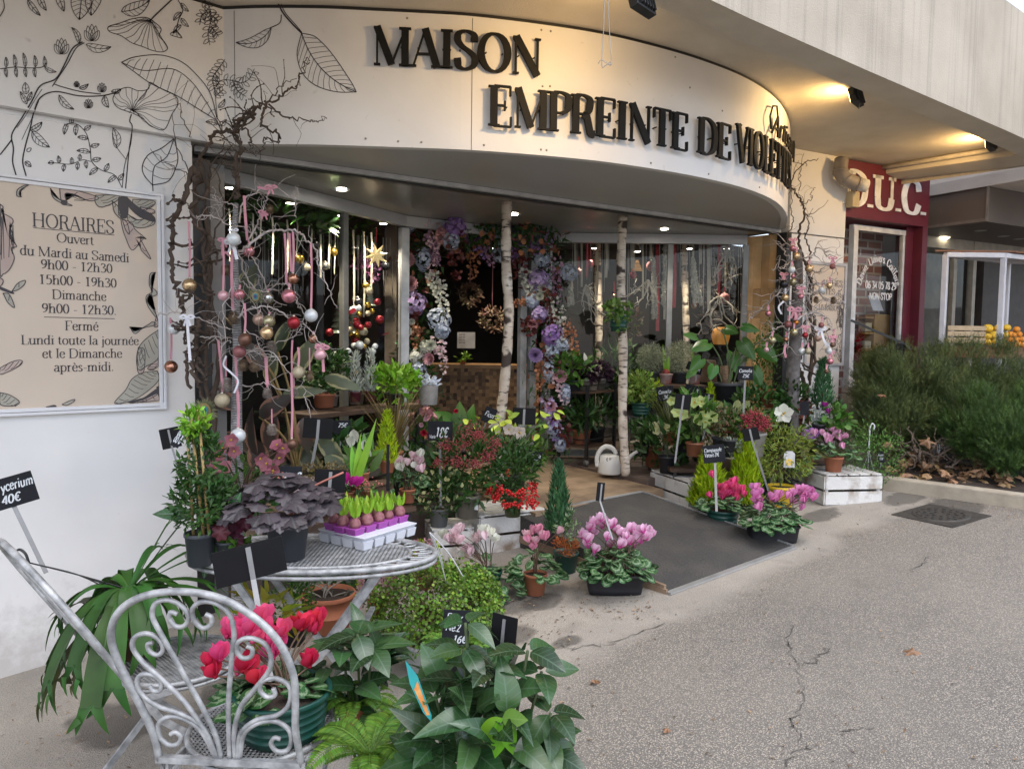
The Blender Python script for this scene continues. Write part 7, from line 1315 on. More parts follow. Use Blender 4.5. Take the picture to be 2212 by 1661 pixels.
t,c,s=plant('potted_cyclamen','orchid pink cyclamen in a terracotta pot on the right crate','plant',1800,1018,('z',zCRR),40,32,TERRA); d0=dep(c); cyclamen(t,c+(0,0,28*s),54*s,54*s,62,.06,[ORCH],0,.05,.2); F=[at(u,v,d0-.06) for u,v in ((1775,938),(1785,948),(1800,932),(1805,940),(1785,955),(1795,950),(1815,950),(1822,945),(1822,968),(1760,940),(1792,960))]; stems(t,c+(0,0,.1),F,.0022,STEMR); cyc_flowers(t,c,F,.05,[FL('pink_blush',(.72,.40,.56),(.7,.3,.48))]); F=[at(u,v,d0-.02) for u,v in ((1740,938),(1748,945),(1757,936),(1765,943),(1752,952),(1740,947))]; cyc_flowers(t,c,F,.05,[LAV],name='lavender_flowers'); stems(t,c+(0,0,.1),F,.0022,STEMR,name='stems'); F=[at(1782,925,d0),at(1786,932,d0)]; cyc_flowers(t,c,F,.04,[MAG],name='magenta_flowers')
t,c,s=plant('hanging_basket_plant','trailing small leaved plant in a white bowl with a white hook on the pavement','plant',1873,1066,'g',50,30,WHITEP); d0=dep(c); cc=at(1882,985,d0); bush(t,cc,(72*s,60*s,74*s),1900,.024,.009,G('leaf_trailing',(.05,.12,.035),(.035,.09,.03)),T=T_SM,K=60,sp=.2,rnd=.9); mb=MB()
for i in range(60): p=c+(0,0,.06); q=cc+rdir(1)[0]*np.array((64,55,66))*s; mb.tube(smooth([p,(p+q)/2+(0,0,.04),q],3),.0012,4)
mb.build('stems',STEM,t); mb=MB(); hk=at(1878,945,d0); 
for o in (-.09,.09,.0): mb.tube(smooth([c+dx*o+(0,0,.09),(c+dx*o*.5)*.4+hk*.6,hk],4),.002,5)
mb.tube(smooth([hk,at(1879,925,d0),at(1884,915,d0),at(1889,920,d0),at(1887,928,d0)],5),.006,7); mb.build('hook',mat('plastic_white',(.62,.63,.66),.4),t)
sign(1903,987,d0-.16,13,24,'tiny slate standing in the trailing plant with the white hook',[('Fuchsia',.1,.6,.16,.8),('10€',.2,.25,.2,.6)],(1901,1010),tilt=8,sw=2)
# ------------------------------------------------------------ rack, wire stand, watering can, poles at the door
BIR=mat('birch_bark',(.62,.55,.46),.8,(.42,.34,.27),9,bump=.4,bsc=40); 
def birchmat():
    m=MATS['birch_bark']; t=m.node_tree; N=t.nodes.new; L=t.links.new; b=t.nodes['Principled BSDF']; src=b.inputs['Base Color'].links[0].from_socket
    tc=N('ShaderNodeTexCoord'); mp=N('ShaderNodeMapping'); mp.inputs['Scale'].default_value=(8,8,30); L(tc.outputs['Object'],mp.inputs[0]); n=N('ShaderNodeTexNoise'); n.inputs['Scale'].default_value=1.2; n.inputs['Detail'].default_value=6; L(mp.outputs[0],n.inputs['Vector'])
    n2=N('ShaderNodeTexNoise'); n2.inputs['Scale'].default_value=7; L(tc.outputs['Object'],n2.inputs['Vector']); 
    r=N('ShaderNodeMapRange'); r.inputs[1].default_value=.54; r.inputs[2].default_value=.64; L(n.outputs[0],r.inputs[0]); r2=N('ShaderNodeMapRange'); r2.inputs[1].default_value=.57; r2.inputs[2].default_value=.63; L(n2.outputs[0],r2.inputs[0])
    a=N('ShaderNodeMath'); a.operation='MAXIMUM'; L(r.outputs[0],a.inputs[0]); L(r2.outputs[0],a.inputs[1]); x=N('ShaderNodeMix'); x.data_type='RGBA'; L(a.outputs[0],x.inputs[0]); L(src,x.inputs[6]); x.inputs[7].default_value=(.05,.035,.028,1); L(x.outputs[2],b.inputs['Base Color'])
birchmat()
def birch(pts,r,label,d0_,name='birch_pole'):
    P=[at(u,v,d) for u,v,d in pts]; t=MB(); Q=smooth(P,8); rr=r*(1+.06*np.sin(np.arange(len(Q))*1.3)); t.tube(Q,rr,14); o=t.build(name,BIR,None,origin=P[-1]); return tag(o,label,'post','birch trunks')
dP1=dep((3.42,0,1.5)); birch([(1095,428,dP1),(1093,560,dP1),(1099,680,dP1),(1092,800,dP1),(1083,890,dP1),(1077,950,dP1),(1079,1150,dP1)],.036,'white birch trunk pillar in the middle of the doorway',0)
dP2=dep((4.5,-.16,1.5)); birch([(1346,460,dP2),(1341,600,dP2),(1346,760,dP2),(1345,900,dP2),(1352,1027,dP2)],.036,'white birch trunk pillar beside the watering can holding a hanging pot',0)
birch([(1289,518,7.6),(1293,640,7.6),(1294,760,7.6),(1294,1000,7.6)],.04,'birch trunk behind the right window left of two',0); birch([(1478,520,7.6),(1480,640,7.6),(1484,780,7.6),(1484,1000,7.6)],.036,'birch trunk behind the right window right of two',0)
rk=thing('plant_rack','black metal rolling plant rack with wooden shelves right of the door','rack',at(1250,1000,6.35)); A0=onz(1228,999,.55); A1=onz(1268,1006,.55); A2=onz(1340,990,.55); ex=nrm((A2-A1)*[1,1,0]); W=.46; ey=np.array((-ex[1],ex[0],0)); O_=onz(1266,1008,.5)
P=lambda a,b,z:np.array((*(O_[:2]+ex[:2]*a+ey[:2]*b),z))
for a in (0,W):
    for b in (0,.3): mb=MB(); mb.bar(P(a,b,.56),P(a,b,1.22),.025,.025,up=ex); po=mb.build('post',BLK,rk); mb=MB(); mb.tube([P(a-.012,b,.53),P(a+.012,b,.53)],.028,12); mb.build('caster',mat('caster_grey',(.12,.12,.12),.5),po)
for z in (.66,1.14): mb=MB(); mb.hexa([P(a,b,z+q) for q in (0,.02) for a,b in ((0,0),(W,0),(W,.3),(0,.3))]); mb.build('shelf',BW,rk); mb=MB(); mb.bar(P(0,-.002,z+.075),P(W,-.002,z+.075),.01,.01); mb.bar(P(0,0,z+.07),P(0,.3,z+.07),.01,.01); mb.build('rail',BLK,rk)
for i,(a,pmx) in enumerate(((.08,TAUPE),(.2,PM('beige',(.33,.28,.22))),(.33,TAUPE))):
    c=P(a,.08,1.162); t=thing('oxalis','dark purple leaved plant, '+('left','middle','right')[i]+' of three beige pots on the rack','plant',c,'purple plants on the rack'); pot(t,c,.055,.1,pmx); bush(t,c+(0,0,.16),(.085,.085,.07),110,.05,.035,PURP,K=10)
c=P(.02,.15,1.162); t=thing('leafy_plant','green leaved plant with one white bloom on the rolling rack','plant',c); pot(t,c,.06,.09,BLKP); bush(t,c+(-.05,0,.2),(.17,.14,.12),180,.075,.035,MD,K=16); mb=MB(); mb.scatter(T_OV,[c+(.0,-.12,.26)],[(0,0,1)],[(0,-1,.2)],.08,.05); mb.build('flower',WHF,t)
for a,pmx,lb,m_ in ((.1,TERRA,'dark fern like plant in terracotta on the lowest shelf of the rack',DK),(.34,BLKP,'dark leafy plant on the lowest shelf of the rack beside the pole',DK)):
    c=P(a,.12,.682); t=thing('foliage_plant',lb,'plant',c); pot(t,c,.09,.13,pmx); bush(t,c+(0,0,.27),(.17,.15,.14),220,.09,.028,m_,T=T_LA,K=18)
wc=onz(1316,1022,.5); s=px(dep(wc)); t=thing('watering_can','white plastic watering can with a drawn owl standing on the step','watering can',wc); WP=mat('can_white',(.66,.66,.64),.35,(.62,.62,.6),5); mb=MB(); mb.lathe([(.001,0),(25*s,0),(26*s,3*s),(24*s,20*s),(21*s,38*s),(14*s,41*s),(.001,41*s)],wc,26,sx=.95); mb.build('body',WP,t)
mb=MB(); e3=dx; q=lambda a,z,b=0:wc+e3*a*s+dy*b*s+(0,0,z*s); mb.tube(smooth([q(14,42),q(6,54),q(-8,58),q(-20,50),q(-27,34),q(-26,14)],6),5*s,10); mb.build('handle',WP,t); mb=MB(); mb.tube(smooth([q(20,12),q(34,24),q(48,40),q(60,48)],5),np.linspace(5*s,3.4*s,16),10); mb.build('spout',WP,t)
mb=MB()
def owl(x,y): a=(x/26.); R0=25.6*s*.95; off=np.array((0,0,0)); n=-dy*math.cos(a)+dx*math.sin(a); return wc+n*(25.4-.115*max(0,y))*s*.97+(0,0,y*s),n
def dr(pts,w=.8):
    L=[owl(*p) for p in smooth([(x,y,0) for x,y in pts],4)[:,:2]]; mb.strip([a+b*.0012 for a,b in L],w*s,[b for a,b in L])
cx=4
for r_,yy in ((3,32),): 
    for xx in (-3.2,3.2): dr([(cx+xx+r_*math.cos(a),yy+r_*math.sin(a)) for a in np.linspace(0,6.28,10)])
dr([(cx-7,37),(cx-7,28),(cx-5,21),(cx,19),(cx+5,21),(cx+7,28),(cx+7,37),(cx+3,35),(cx,36),(cx-3,35),(cx-7,37)]); dr([(cx-2,29),(cx,27),(cx+2,29)]); dr([(cx-9,19),(cx,18),(cx+9,19)]); dr([(-8,36),(-10,33),(-8,30),(-11,31),(-11,35),(-8,36)])
for y in (14,11,8): dr([(-4,y),(-1,y+1),(2,y),(5,y+1),(9,y)],.6)
mb.build('owl_drawing',INK,t)
# wire stand and green pot beside the pole
st=onz(1382,1032,.42); t=thing('plant_stand','grey wire plant stand beside the birch trunk','stand',st); d0=dep(st); s=px(d0); z1=at(1382,899,d0)[2]; WIR=mat('wire_dark',(.16,.16,.16),.5,metal=.5); mb=MB(); A=np.linspace(0,6.283,25); rr=25*s; cst=np.array((st[0],st[1],0)); circ=lambda r,z:[cst+np.array((r*math.cos(a),r*math.sin(a),z)) for a in A]
for z in (z1,z1-.03,z1-.07,st[2]+.12): mb.tube(circ(rr,z),.0035,5,cap=False)
for i in range(3): a=i*2.09+.5; p=cst+np.array((rr*math.cos(a),rr*math.sin(a),0)); mb.tube([p+(0,0,z1),p*1+(0,0,st[2])],.005,6)
for i in range(24): a=i*.2618; p=cst+np.array((rr*math.cos(a),rr*math.sin(a),0)); mb.tube([p+(0,0,z1),p+(0,0,z1-.07)],.0018,4)
for i in range(-3,4): mb.tube([cst+np.array((-rr,i*rr/4,z1-.003)),cst+np.array((rr,i*rr/4,z1-.003))],.0025,4)
mb.build('wire_frame',WIR,t)
c=np.array((st[0],st[1],z1+.002)); t=thing('euonymus','yellow variegated shrub in a dark green pot on the wire stand','plant',c); pot(t,c,23*s,30*s,GREENP,ribs=3); bush(t,c+(0,0,58*s)-dx*2*s,(30*s,30*s,36*s),420,.045,.02,VAR,K=20); bush(t,c+(0,0,52*s)+dx*22*s,(20*s,20*s,32*s),300,.03,.009,LIME,T=T_SM,K=12,name='feathery_leaves')
t,c,s=plant('rust_pot_plant','rust coloured pot on the step behind the black hellebore pot','plant',1410,1008,6.4,40,42,BROWNP); bush(t,c+(0,0,80*s),(30*s,30*s,34*s),120,.06,.03,DK,K=10)
t,c,s=plant('sedge_grass','tall dry green grass right of the wire stand','plant',1450,960,6.0,40,30,BROWNP); grass(t,c+(0,0,.06),130,.45,OLV,.005,.3,'blades',.04,T_SG)
c=at(1336,716,dP2-.10); s=px(dP2); t=thing('hanging_pot','dark green pot of trailing ivy hung on the birch trunk','plant',c); pot(t,c,21*s,34*s,GREENP,ribs=2); bush(t,c+(0,0,40*s),(32*s,28*s,20*s),170,.04,.034,G('leaf_ivy',(.035,.1,.03),(.1,.15,.07)),K=16); bush(t,c+(-10*s,-.07,20*s),(8*s,5*s,26*s),30,.04,.034,G('leaf_ivy',(.035,.1,.03)),K=6,name='trailing_ivy'); mb=MB(); k_=c+(0,.07,84*s)
for o in (-18,18): mb.tube([c+dx*o*s+(0,0,34*s),k_],.002,4)
mb.build('hanger',BLK,t); bush(t,c+dx*46*s+(0,.1,20*s),(26*s,20*s,36*s),110,.03,.016,G('leaf_rosy',(.2,.12,.09),(.09,.12,.05)),K=18,name='rosy_sprays')
for lb,u,v,d,fu,fv,a,b,n,L,W,m_,T in (('low dark leaved filler plant at the left end of the right bench',1478,975,5.95,1478,945,34,28,150,.06,.026,DK,T_OV),('feathery green filler plant behind the lime cypress cones',1592,985,5.9,1590,955,36,30,260,.05,.016,MD,T_LA),('grey leaved cushion plant beside the wicker basket',1572,975,5.45,1580,965,22,16,150,.03,.012,GREYL,T_SM),('dark green filler plant between the yellow pot shrub and the black tray',1655,985,5.9,1655,955,32,30,170,.06,.026,DK,T_OV),('small leafy plant under the blue conifer at the right wall',1752,960,6.15,1755,925,32,28,200,.04,.02,MD,T_OV),('dark leafy plant in shadow between the rack and the wire stand',1385,985,6.35,1380,950,34,40,200,.06,.025,DK,T_LA),('leafy green filler plant behind the white hellebore at the birch trunk',1065,1080,5.6,1065,1000,44,54,220,.07,.03,MD,T_LA),('dark bushy filler plant behind the white azalea left of the skimmia',965,1090,5.5,962,1020,36,50,240,.06,.026,DK,T_OV),('grassy green filler plant between the calla and the red camellia',870,1060,5.0,872,990,40,48,220,.08,.014,MD,T_LA),('broad leaved filler plant behind the amaryllis leaves',745,1040,4.4,745,960,44,44,120,.08,.04,DK,T_OV),('ferny filler plant behind the bauble tree trunk',560,1090,4.3,545,1030,46,50,200,.07,.018,MD,T_LA)): sm('foliage_plant',lb,u,v,d,fu,fv,a,b,n,L,W,m_,T=T,pw=36,ph=26,pm=BLKP)
T_=None
# ------------------------------------------------------------ foreground plants
def leafy(name,label,u,v,a,b,d,n,L,W,pm,young=0,top=()):
    c=at(u,v+b*.9,d); c[2]=gz(c[0]); t=thing(name,label,'plant',c); s=px(d); pot(t,c,.1,.16,pm); cc=at(u,v,d)
    n2=n; P,O=cloud(cc,(a*s,a*s,b*s),n2,20,.16,.6); D=O*.9+np.array((0,0,.1))+RNG.normal(size=(n2,3))*.45; N=O*.4+np.array((0,0,1.))-dy*.35+RNG.normal(size=(n2,3))*.3
    mb=MB(); h=n2//2; la=L*RNG.uniform(.55,1.15,n2); wa=W*la/L*RNG.uniform(.85,1.1,n2); mb.scatter(T_BG,(P-D*L*.3)[:h],D[:h],N[:h],la[:h],wa[:h]); mb.scatter(T_BG2,(P-D*L*.3)[h:],D[h:],N[h:],la[h:],wa[h:]); mb.build('leaves',GARD,t)
    mb=MB()
    for (u1,v1,k,l) in top:          # whorls of leaves at shoot tips
        p=at(u1,v1,d-.08); A=np.arange(k)*2*math.pi/k+random.random(); O1=np.cos(A)[:,None]*dx+np.sin(A)[:,None]*dy; mb.scatter(T_BG,np.tile(p,(k,1))+O1*.01,O1*.9+np.array((0,0,.12))+RNG.normal(size=(k,3))*.25,np.array((0,0,1.))-dy*.3+RNG.normal(size=(k,3))*.2,l*RNG.uniform(.85,1.1,k),l*.55)
        mb.tube(smooth([c+(0,0,.2),(c+p)/2+(0,0,.05),p],4),.004,6,1)
    mb.build('shoots',[GARD,STEM],t)
    if young:
        p=at(*young,d-a*s*.9); mb=MB(); mb.scatter(T_BG,[p]*4,[dx*q+np.array((0,0,w_))-dy*.25 for q,w_ in ((-.7,-.6),(.35,-.8),(-.1,-1),(.6,.1))],[-dy+dx*.3+np.array((0,0,.6))]*4,[.085,.09,.10,.06],.045); mb.build('young_leaves',GARDL,t)
    return t,c
t1,c1=leafy('gardenia','broad glossy leaved plant just right of the chair with pink blooms',785,1445,66,88,2.3,46,.108,.062,TERRA,None,((772,1370,5,.12),(740,1400,4,.11),(800,1400,5,.12),(770,1480,5,.11),(820,1540,5,.11),(705,1440,4,.09)))
t2,c2=leafy('gardenia','large broad glossy leaved plant with a bright young shoot in the right foreground',1050,1575,158,180,1.95,150,.108,.062,DGREY,(1085,1550),((1005,1345,4,.085),(1000,1400,5,.095),(1140,1405,4,.11),(1170,1450,4,.10),(1055,1440,5,.10),(1000,1470,5,.11),(1100,1490,5,.11),(1190,1540,4,.10),(940,1500,5,.10),(1170,1590,5,.11),(950,1600,5,.11),(1050,1520,5,.11),(1020,1620,6,.11),(1120,1640,5,.11),(900,1640,5,.11),(1190,1625,4,.10)))
p=at(903,1490,1.78); s=px(1.78); tg=thing('plant_tag','pointed turquoise and orange plant tag among the broad leaves','tag',p); ax=nrm(dx*.42-np.array((0,0,1.))); ay=nrm(np.cross(ax,dy)); mb=MB()
V=[p-ax*72*s,p-ax*30*s+ay*11*s,p+ax*62*s+ay*6*s,p+ax*76*s,p+ax*50*s-ay*9*s,p-ax*20*s-ay*11*s]; mb.poly(V); mb.build('card',mat('tag_turquoise',(.03,.33,.33),.45,(.02,.26,.28)),tg); mb=MB(); mb.poly([q-dy*.0015 for q in (p-ax*20*s+ay*7*s,p+ax*60*s+ay*3*s,p+ax*58*s-ay*4*s,p-ax*5*s-ay*7*s)]); mb.build('print',mat('tag_orange',(.6,.2,.04),.45,(.65,.35,.12),40),tg)
sign(985,1356,2.5,58,78,'slate with white chalk words in the creeping wire plant',[('Faux',.1,.7,.2,.6),('Ne.2',.1,.42,.2,.55),('16€',.4,.1,.2,.5)],(990,1440),tilt=-4,sw=5)
sign(1087,1378,2.05,62,100,'tall black sign seen from the back rising from the foreground leaves',(),(1092,1450),tilt=-3,back=True,dark=True,sw=7,yaw=-28)
# creeping wire plant
t,c,s=plant('creeping_wire_plant','large cushion of tiny round leaves spilling over a white pot by the table','plant',925,1440,'g'); d0=dep(c); pot(t,c,.12,.13,WHITEP); cc=at(945,1315,d0)
n=8000; P,O=cloud(cc,(140*s,120*s,98*s),n,110,.13,.55); P=P[P[:,2]>c[2]+.02]; n=len(P); O=nrm_rows(P-cc); mb=MB(); mb.scatter(tleaf('round',.05,.05,2),P,O*.5+RNG.normal(size=(n,3))*.7,O+np.array((0,0,.5))+RNG.normal(size=(n,3))*.4,.017*RNG.uniform(.7,1.2,n),.016); mb.build('leaves',G('leaf_wire_plant',(.075,.14,.03),(.04,.085,.02),isl=.55,hue=.03),t)
mb=MB()
for i in range(170):
    q=cc+rdir(1)[0]*np.array((140,118,98))*s*random.uniform(.6,1); o=c+(0,0,.15); mb.tube(smooth([o,(o+q)/2+(0,0,.06),q,q+RNG.normal(size=3)*.03],3),.0009,4)
mb.build('stems',mat('stem_wiry',(.09,.045,.03),.7),t); mb=MB(); hk=at(928,1150,d0-.25)
for e_ in ((965,1262),(1003,1250),(958,1225)): q=at(*e_,d0-.1); mb.tube(smooth([hk,(hk*.45+q*.55)+(0,0,.02),q],5),.0028,6)
mb.build('hanger',mat('plastic_white',(.62,.63,.66),.4),t)
# heathers and other plants under the table
def heather(label,u,v,d,us,top,n):
    t,c,s=plant('heather',label,'plant',u,v,d,44,34,TERRA); d0=dep(c); mb=MB(); m2=MB()
    for i in range(n):
        u1=random.uniform(*us); q=at(u1,top+random.uniform(-14,26),d0+random.uniform(-.1,.06)); a=q-np.array((random.uniform(-.01,.01),0,.17)); S=np.linspace(0,1,26)[:,None]; P=np.repeat(a*(1-S)+q*S,5,0)+RNG.normal(size=(130,3))*.004
        (mb if i%3 else m2).scatter(T_SM,P,rdir(130)+(0,0,.5),rdir(130),.011,.007)
    mb.build('flower_spikes',FL('heather_pink',(.5,.2,.26),(.55,.34,.36)),t); m2.build('green_spikes',LIME,t); stems(t,c+(0,0,.06),[at(random.uniform(*us),top+60,d0) for _ in range(10)],.0015,STEMR)
heather('pink heather in spikes directly under the right part of the table',815,1330,3.45,(772,860),1215,20); heather('pink and green heather spikes right of the table behind the cushion plant',918,1270,3.75,(890,950),1178,18)
t,c,s=plant('terracotta_planter','wide terracotta pot with a woody grey leaved plant under the table','plant',708,1357,'g',118,80,TERRA,ribs=1); d0=dep(c); tips=[at(u,v,d0) for u,v in ((655,1255),(680,1245),(700,1240),(720,1250),(745,1250),(765,1275),(790,1285),(770,1300),(640,1270))]; stems(t,c+(0,0,.13),tips,.004,mat('stem_grey',(.25,.22,.18),.8),bow=.3,start=.04); P=np.concatenate([q+RNG.normal(size=(10,3))*.028 for q in tips]); mb=MB(); mb.scatter(T_OV,P,rdir(90)+(0,0,.1),rdir(90)+(0,0,.6),.045,.024); mb.build('leaves',GREYL,t)
sm('croton','yellow green leaved plant under the left part of the table',575,1400,2.95,580,1325,56,60,70,.10,.032,G('leaf_yellow_green',(.14,.2,.03),(.2,.16,.03)),T=T_LA,pw=66,ph=50,pm=TERRA); sm('boxwood','dark clipped bush behind the table leg',635,1390,3.1,630,1310,46,70,700,.022,.011,MD,T=T_SM,pw=60,ph=40,pm=BLKP,K=30); sm('dark_foliage','dark leafy plant deep under the table',760,1300,4.4,745,1270,70,50,300,.06,.028,DK,pw=60,ph=40,pm=BLKP)
sm('begonia','small white flowered plant beside the alocasia pot',540,1205,3.0,535,1180,22,18,50,.03,.02,MD,pw=34,ph=26,pm=BLKP)
t,c,s=plant('fern','arching light green fern at the bottom edge beside the pink cyclamen chair','plant',800,1720,2.0,90,60,BLKP); c=at(800,1630,2.0); fern(t,c,26,.22,FERN,.045,rise=.9,k=16); 
t,c,s=plant('fern','small fern left of the broad glossy leaves','plant',760,1560,2.25,60,40,TERRA); fern(t,at(768,1530,2.25),20,.17,FERN,.035,rise=1.2,k=14)
t,c,s=plant('fern','fluffy light fern between the cushion plant and the foreground leaves','plant',985,1470,2.6,70,50,BLKP); fern(t,at(985,1415,2.6),34,.17,FERN,.03,rise=1.3,k=12)
mb=MB(); o=None
# ------------------------------------------------------------ bauble trees
YARN=mat('yarn_grey',(.42,.41,.41),.9,(.25,.245,.25),40,bump=.6,bsc=90); 
def yarnmat():
    m=MATS['yarn_grey']; t=m.node_tree; tc=t.nodes.new('ShaderNodeTexCoord'); w=t.nodes.new('ShaderNodeTexWave'); w.bands_direction='Z'; w.inputs['Scale'].default_value=38; w.inputs['Distortion'].default_value=4; w.inputs['Detail'].default_value=3; t.links.new(tc.outputs['Object'],w.inputs['Vector']); b=t.nodes['Principled BSDF']; src=b.inputs['Base Color'].links[0].from_socket; x=t.nodes.new('ShaderNodeMix'); x.data_type='RGBA'; x.blend_type='MULTIPLY'; x.inputs[0].default_value=.8; t.links.new(src,x.inputs[6]); t.links.new(w.outputs[0],x.inputs[7]); t.links.new(x.outputs[2],b.inputs['Base Color'])
yarnmat()
DT=3.72; tr=thing('bauble_tree','leafless branch tree with a yarn wrapped trunk hung with pink ribbons','tree',(*at(512,1180,DT)[:2],gz(1.4)))
mb=MB(); mb.tube(smooth([(*at(513,1120,DT)[:2],gz(1.4)),at(513,1070,DT),at(511,900,DT),at(513,760,DT),at(508,620,DT),at(506,520,DT),at(510,440,DT)],6),np.linspace(.034,.012,37)*np.where(np.arange(37)<6,1,1),14); mb.build('trunk',YARN,tr)
def q1(s): return [(345.6+.2601*float(a),363+.2601*float(b)) for a,b in (p.split(',') for p in s.split())]
def q2(s): return [(328.4+.2861*float(a),734.5+.2861*float(b)) for a,b in (p.split(',') for p in s.split())]
brs=[(q1("650,450 700,250 790,215 830,165 930,155 1010,190 1110,250 1130,330 1125,420"),.006,0,16),(q1("660,700 760,620 880,540 980,520 1100,520 1180,545 1200,600 1260,630 1310,720 1310,800 1380,930 1420,1060 1470,1170"),.009,-.12,16),(q1("300,400 420,405 520,450 600,490 690,495 800,560"),.005,-.1,10),(q1("740,600 800,480 850,370 870,300 910,200 930,155"),.006,.08,12),(q1("0,1230 100,1190 200,1235 300,1245 420,1290 590,1340"),.006,-.15,8),(q1("650,690 700,870 760,980 840,1030 920,1000 980,960 1060,960"),.006,.1,14),(q1("640,1250 740,1180 830,1150 930,1160 1020,1210 1090,1250 1180,1290 1260,1350 1330,1450 1400,1600"),.007,-.1,16),(q1("340,1410 430,1405 540,1410 600,1450"),.004,-.1,5),(q1("650,710 760,740 830,870 880,1010 900,1200 950,1370"),.005,.15,12),(q1("640,1500 800,1520 950,1460 1100,1400 1160,1300"),.005,.05,12),(q1("1050,960 1130,1060 1140,1130 1190,1200 1220,1440"),.004,-.05,8),(q1("690,1080 690,1200 720,1340 800,1400 830,1480"),.004,-.12,8),(q2("640,310 720,350 800,330 880,330 1000,390 1130,350 1160,450 1200,580"),.005,0,10),(q1("640,330 560,290 480,280 430,220"),.005,-.05,8),(q1("630,900 700,960 790,1010 900,1080 1060,1150"),.005,.1,10),(q2("640,160 760,80 900,90 1000,200 1080,330"),.005,-.1,10),(q1("600,1000 520,1180 540,1400 500,1600"),.004,-.12,8)]
for pts,r,dz,sd in brs: mb=MB(); twig(mb,[pts[0]]+pts[1:],r*.78,.0015,DT+dz,.03,5,.008,int(sd*1.1),.12); mb.build('branch',TWIGG,tr)
B=[(245,975,58,'champagne','champagne bauble on a long pink ribbon against the white wall',455,0),(115,1335,48,'white','white bauble tied with a pink bow in front of the poster frame',None,0),(92,1650,53,'copper','shiny copper bauble hanging lowest beside the hours board',1250,0),(525,1060,44,'pearl_pink','pale pink pearl bauble left of the wrapped trunk',590,-.1),(610,590,56,'white','white bauble with a white bow in front of the trunk near its top',525,-.12),(660,1050,46,'rose','rose bauble touching the trunk beside the pearl pink one',975,-.1),(735,690,50,'rose','metallic rose bauble up among the top branches',610,.05),(1105,920,45,'copper','small copper bauble on two pink ribbons in the middle of the tree',540,-.1),(1070,1065,60,'rose','large shiny rose bauble below the small copper one',965,-.14),(895,1080,50,'silver','ribbed silvery glass bauble beside the peacock eye',1010,0),(1255,1225,55,'white','white bauble on a long pink ribbon at the right side of the tree',635,-.05),(1110,1285,53,'red','deep red bauble low in the middle of the tree',1235,-.12),(905,1272,52,'olive','olive gold bauble right beside the beige one',1205,-.05),(885,1370,55,'champagne','champagne bauble just under the olive gold one',1310,-.16),(820,1258,50,'beige','rose beige bauble left of the olive gold one',1190,0),(705,1425,56,'bronze','matt bronze bauble against the trunk',1130,-.15),(660,1525,54,'mauve','matt mauve bauble under the matt bronze one',None,-.12),(1330,1550,48,'pearl_pink','pink pearl bauble with a ribbon bow at the lower right of the tree',1480,-.1),(1270,1420,38,'copper','tiny copper bauble at the right under the white one',1360,0)]
for x,y,r,cn,lb,hg,dz in B: u,v=345.6+.2601*x,363+.2601*y; bauble(u,v,r*.2601,cn,lb,DT-.05+dz,None if hg is None else 363+.2601*hg,RIBW if 'white bow' in lb else RIBP,bw=('bow' in lb),rw_=4.5)
for x,y,r,cn,lb,hg in ((530,455,56,'glitter','glittery champagne bauble low at the left of the trunk',300),(650,722,57,'white','white bauble lowest in front of the trunk',395),(1105,243,48,'glitter','glittery champagne bauble right of the trunk beside a dark cone',60),(1055,785,42,'bronze','matt bronze bauble hanging lowest right above the table plants',250)): bauble(328.4+.2861*x,734.5+.2861*y,r*.2861,cn,lb,DT-.12,734.5+.2861*hg,rw_=5)
for x,y,r,lb,w_ in ((545,845,48,'pine cone at the upper left behind pink ribbons',0),(612,1240,56,'pine cone fixed on the wrapped trunk',0),(688,1632,52,'left pine cone of the pair low on the trunk',0),(785,1640,50,'right pine cone of the pair low on the trunk',0),(912,340,38,'small pine cone at the top of the tree under a pink bow',0),(925,1480,50,'frosted pine cone in the middle low part of the tree',1)): pinecone(345.6+.2601*x,363+.2601*y,r*.2601,lb,DT-.1,w_)
for x,y,r,lb,w_,hg in ((560,335,58,'frosted pine cone beside the trunk above the glittery bauble',1,120),(870,400,40,'pale cone hanging over the rubber plant leaves',1,330),(1072,392,36,'pale cone on a thin pink ribbon at the right',1,270),(905,672,44,'white frosted cone hanging lowest in the middle',1,520),(1190,268,38,'dark brown cone beside the glittery bauble',0,60)): pinecone(328.4+.2861*x,734.5+.2861*y,r*.2861,lb,DT-.1,w_,734.5+.2861*hg)
def rib_thing(pts,w,m,label,d,bowed=False,grp='ribbons on the left branch tree'):
    P=[at(u,v,d) for u,v in pts]; t=thing('ribbon',label,'ribbon',P[0],grp); ribbon(t,P,w*px(d),m)
    if bowed: bow(t,P[0],w*2.4*px(d),m)
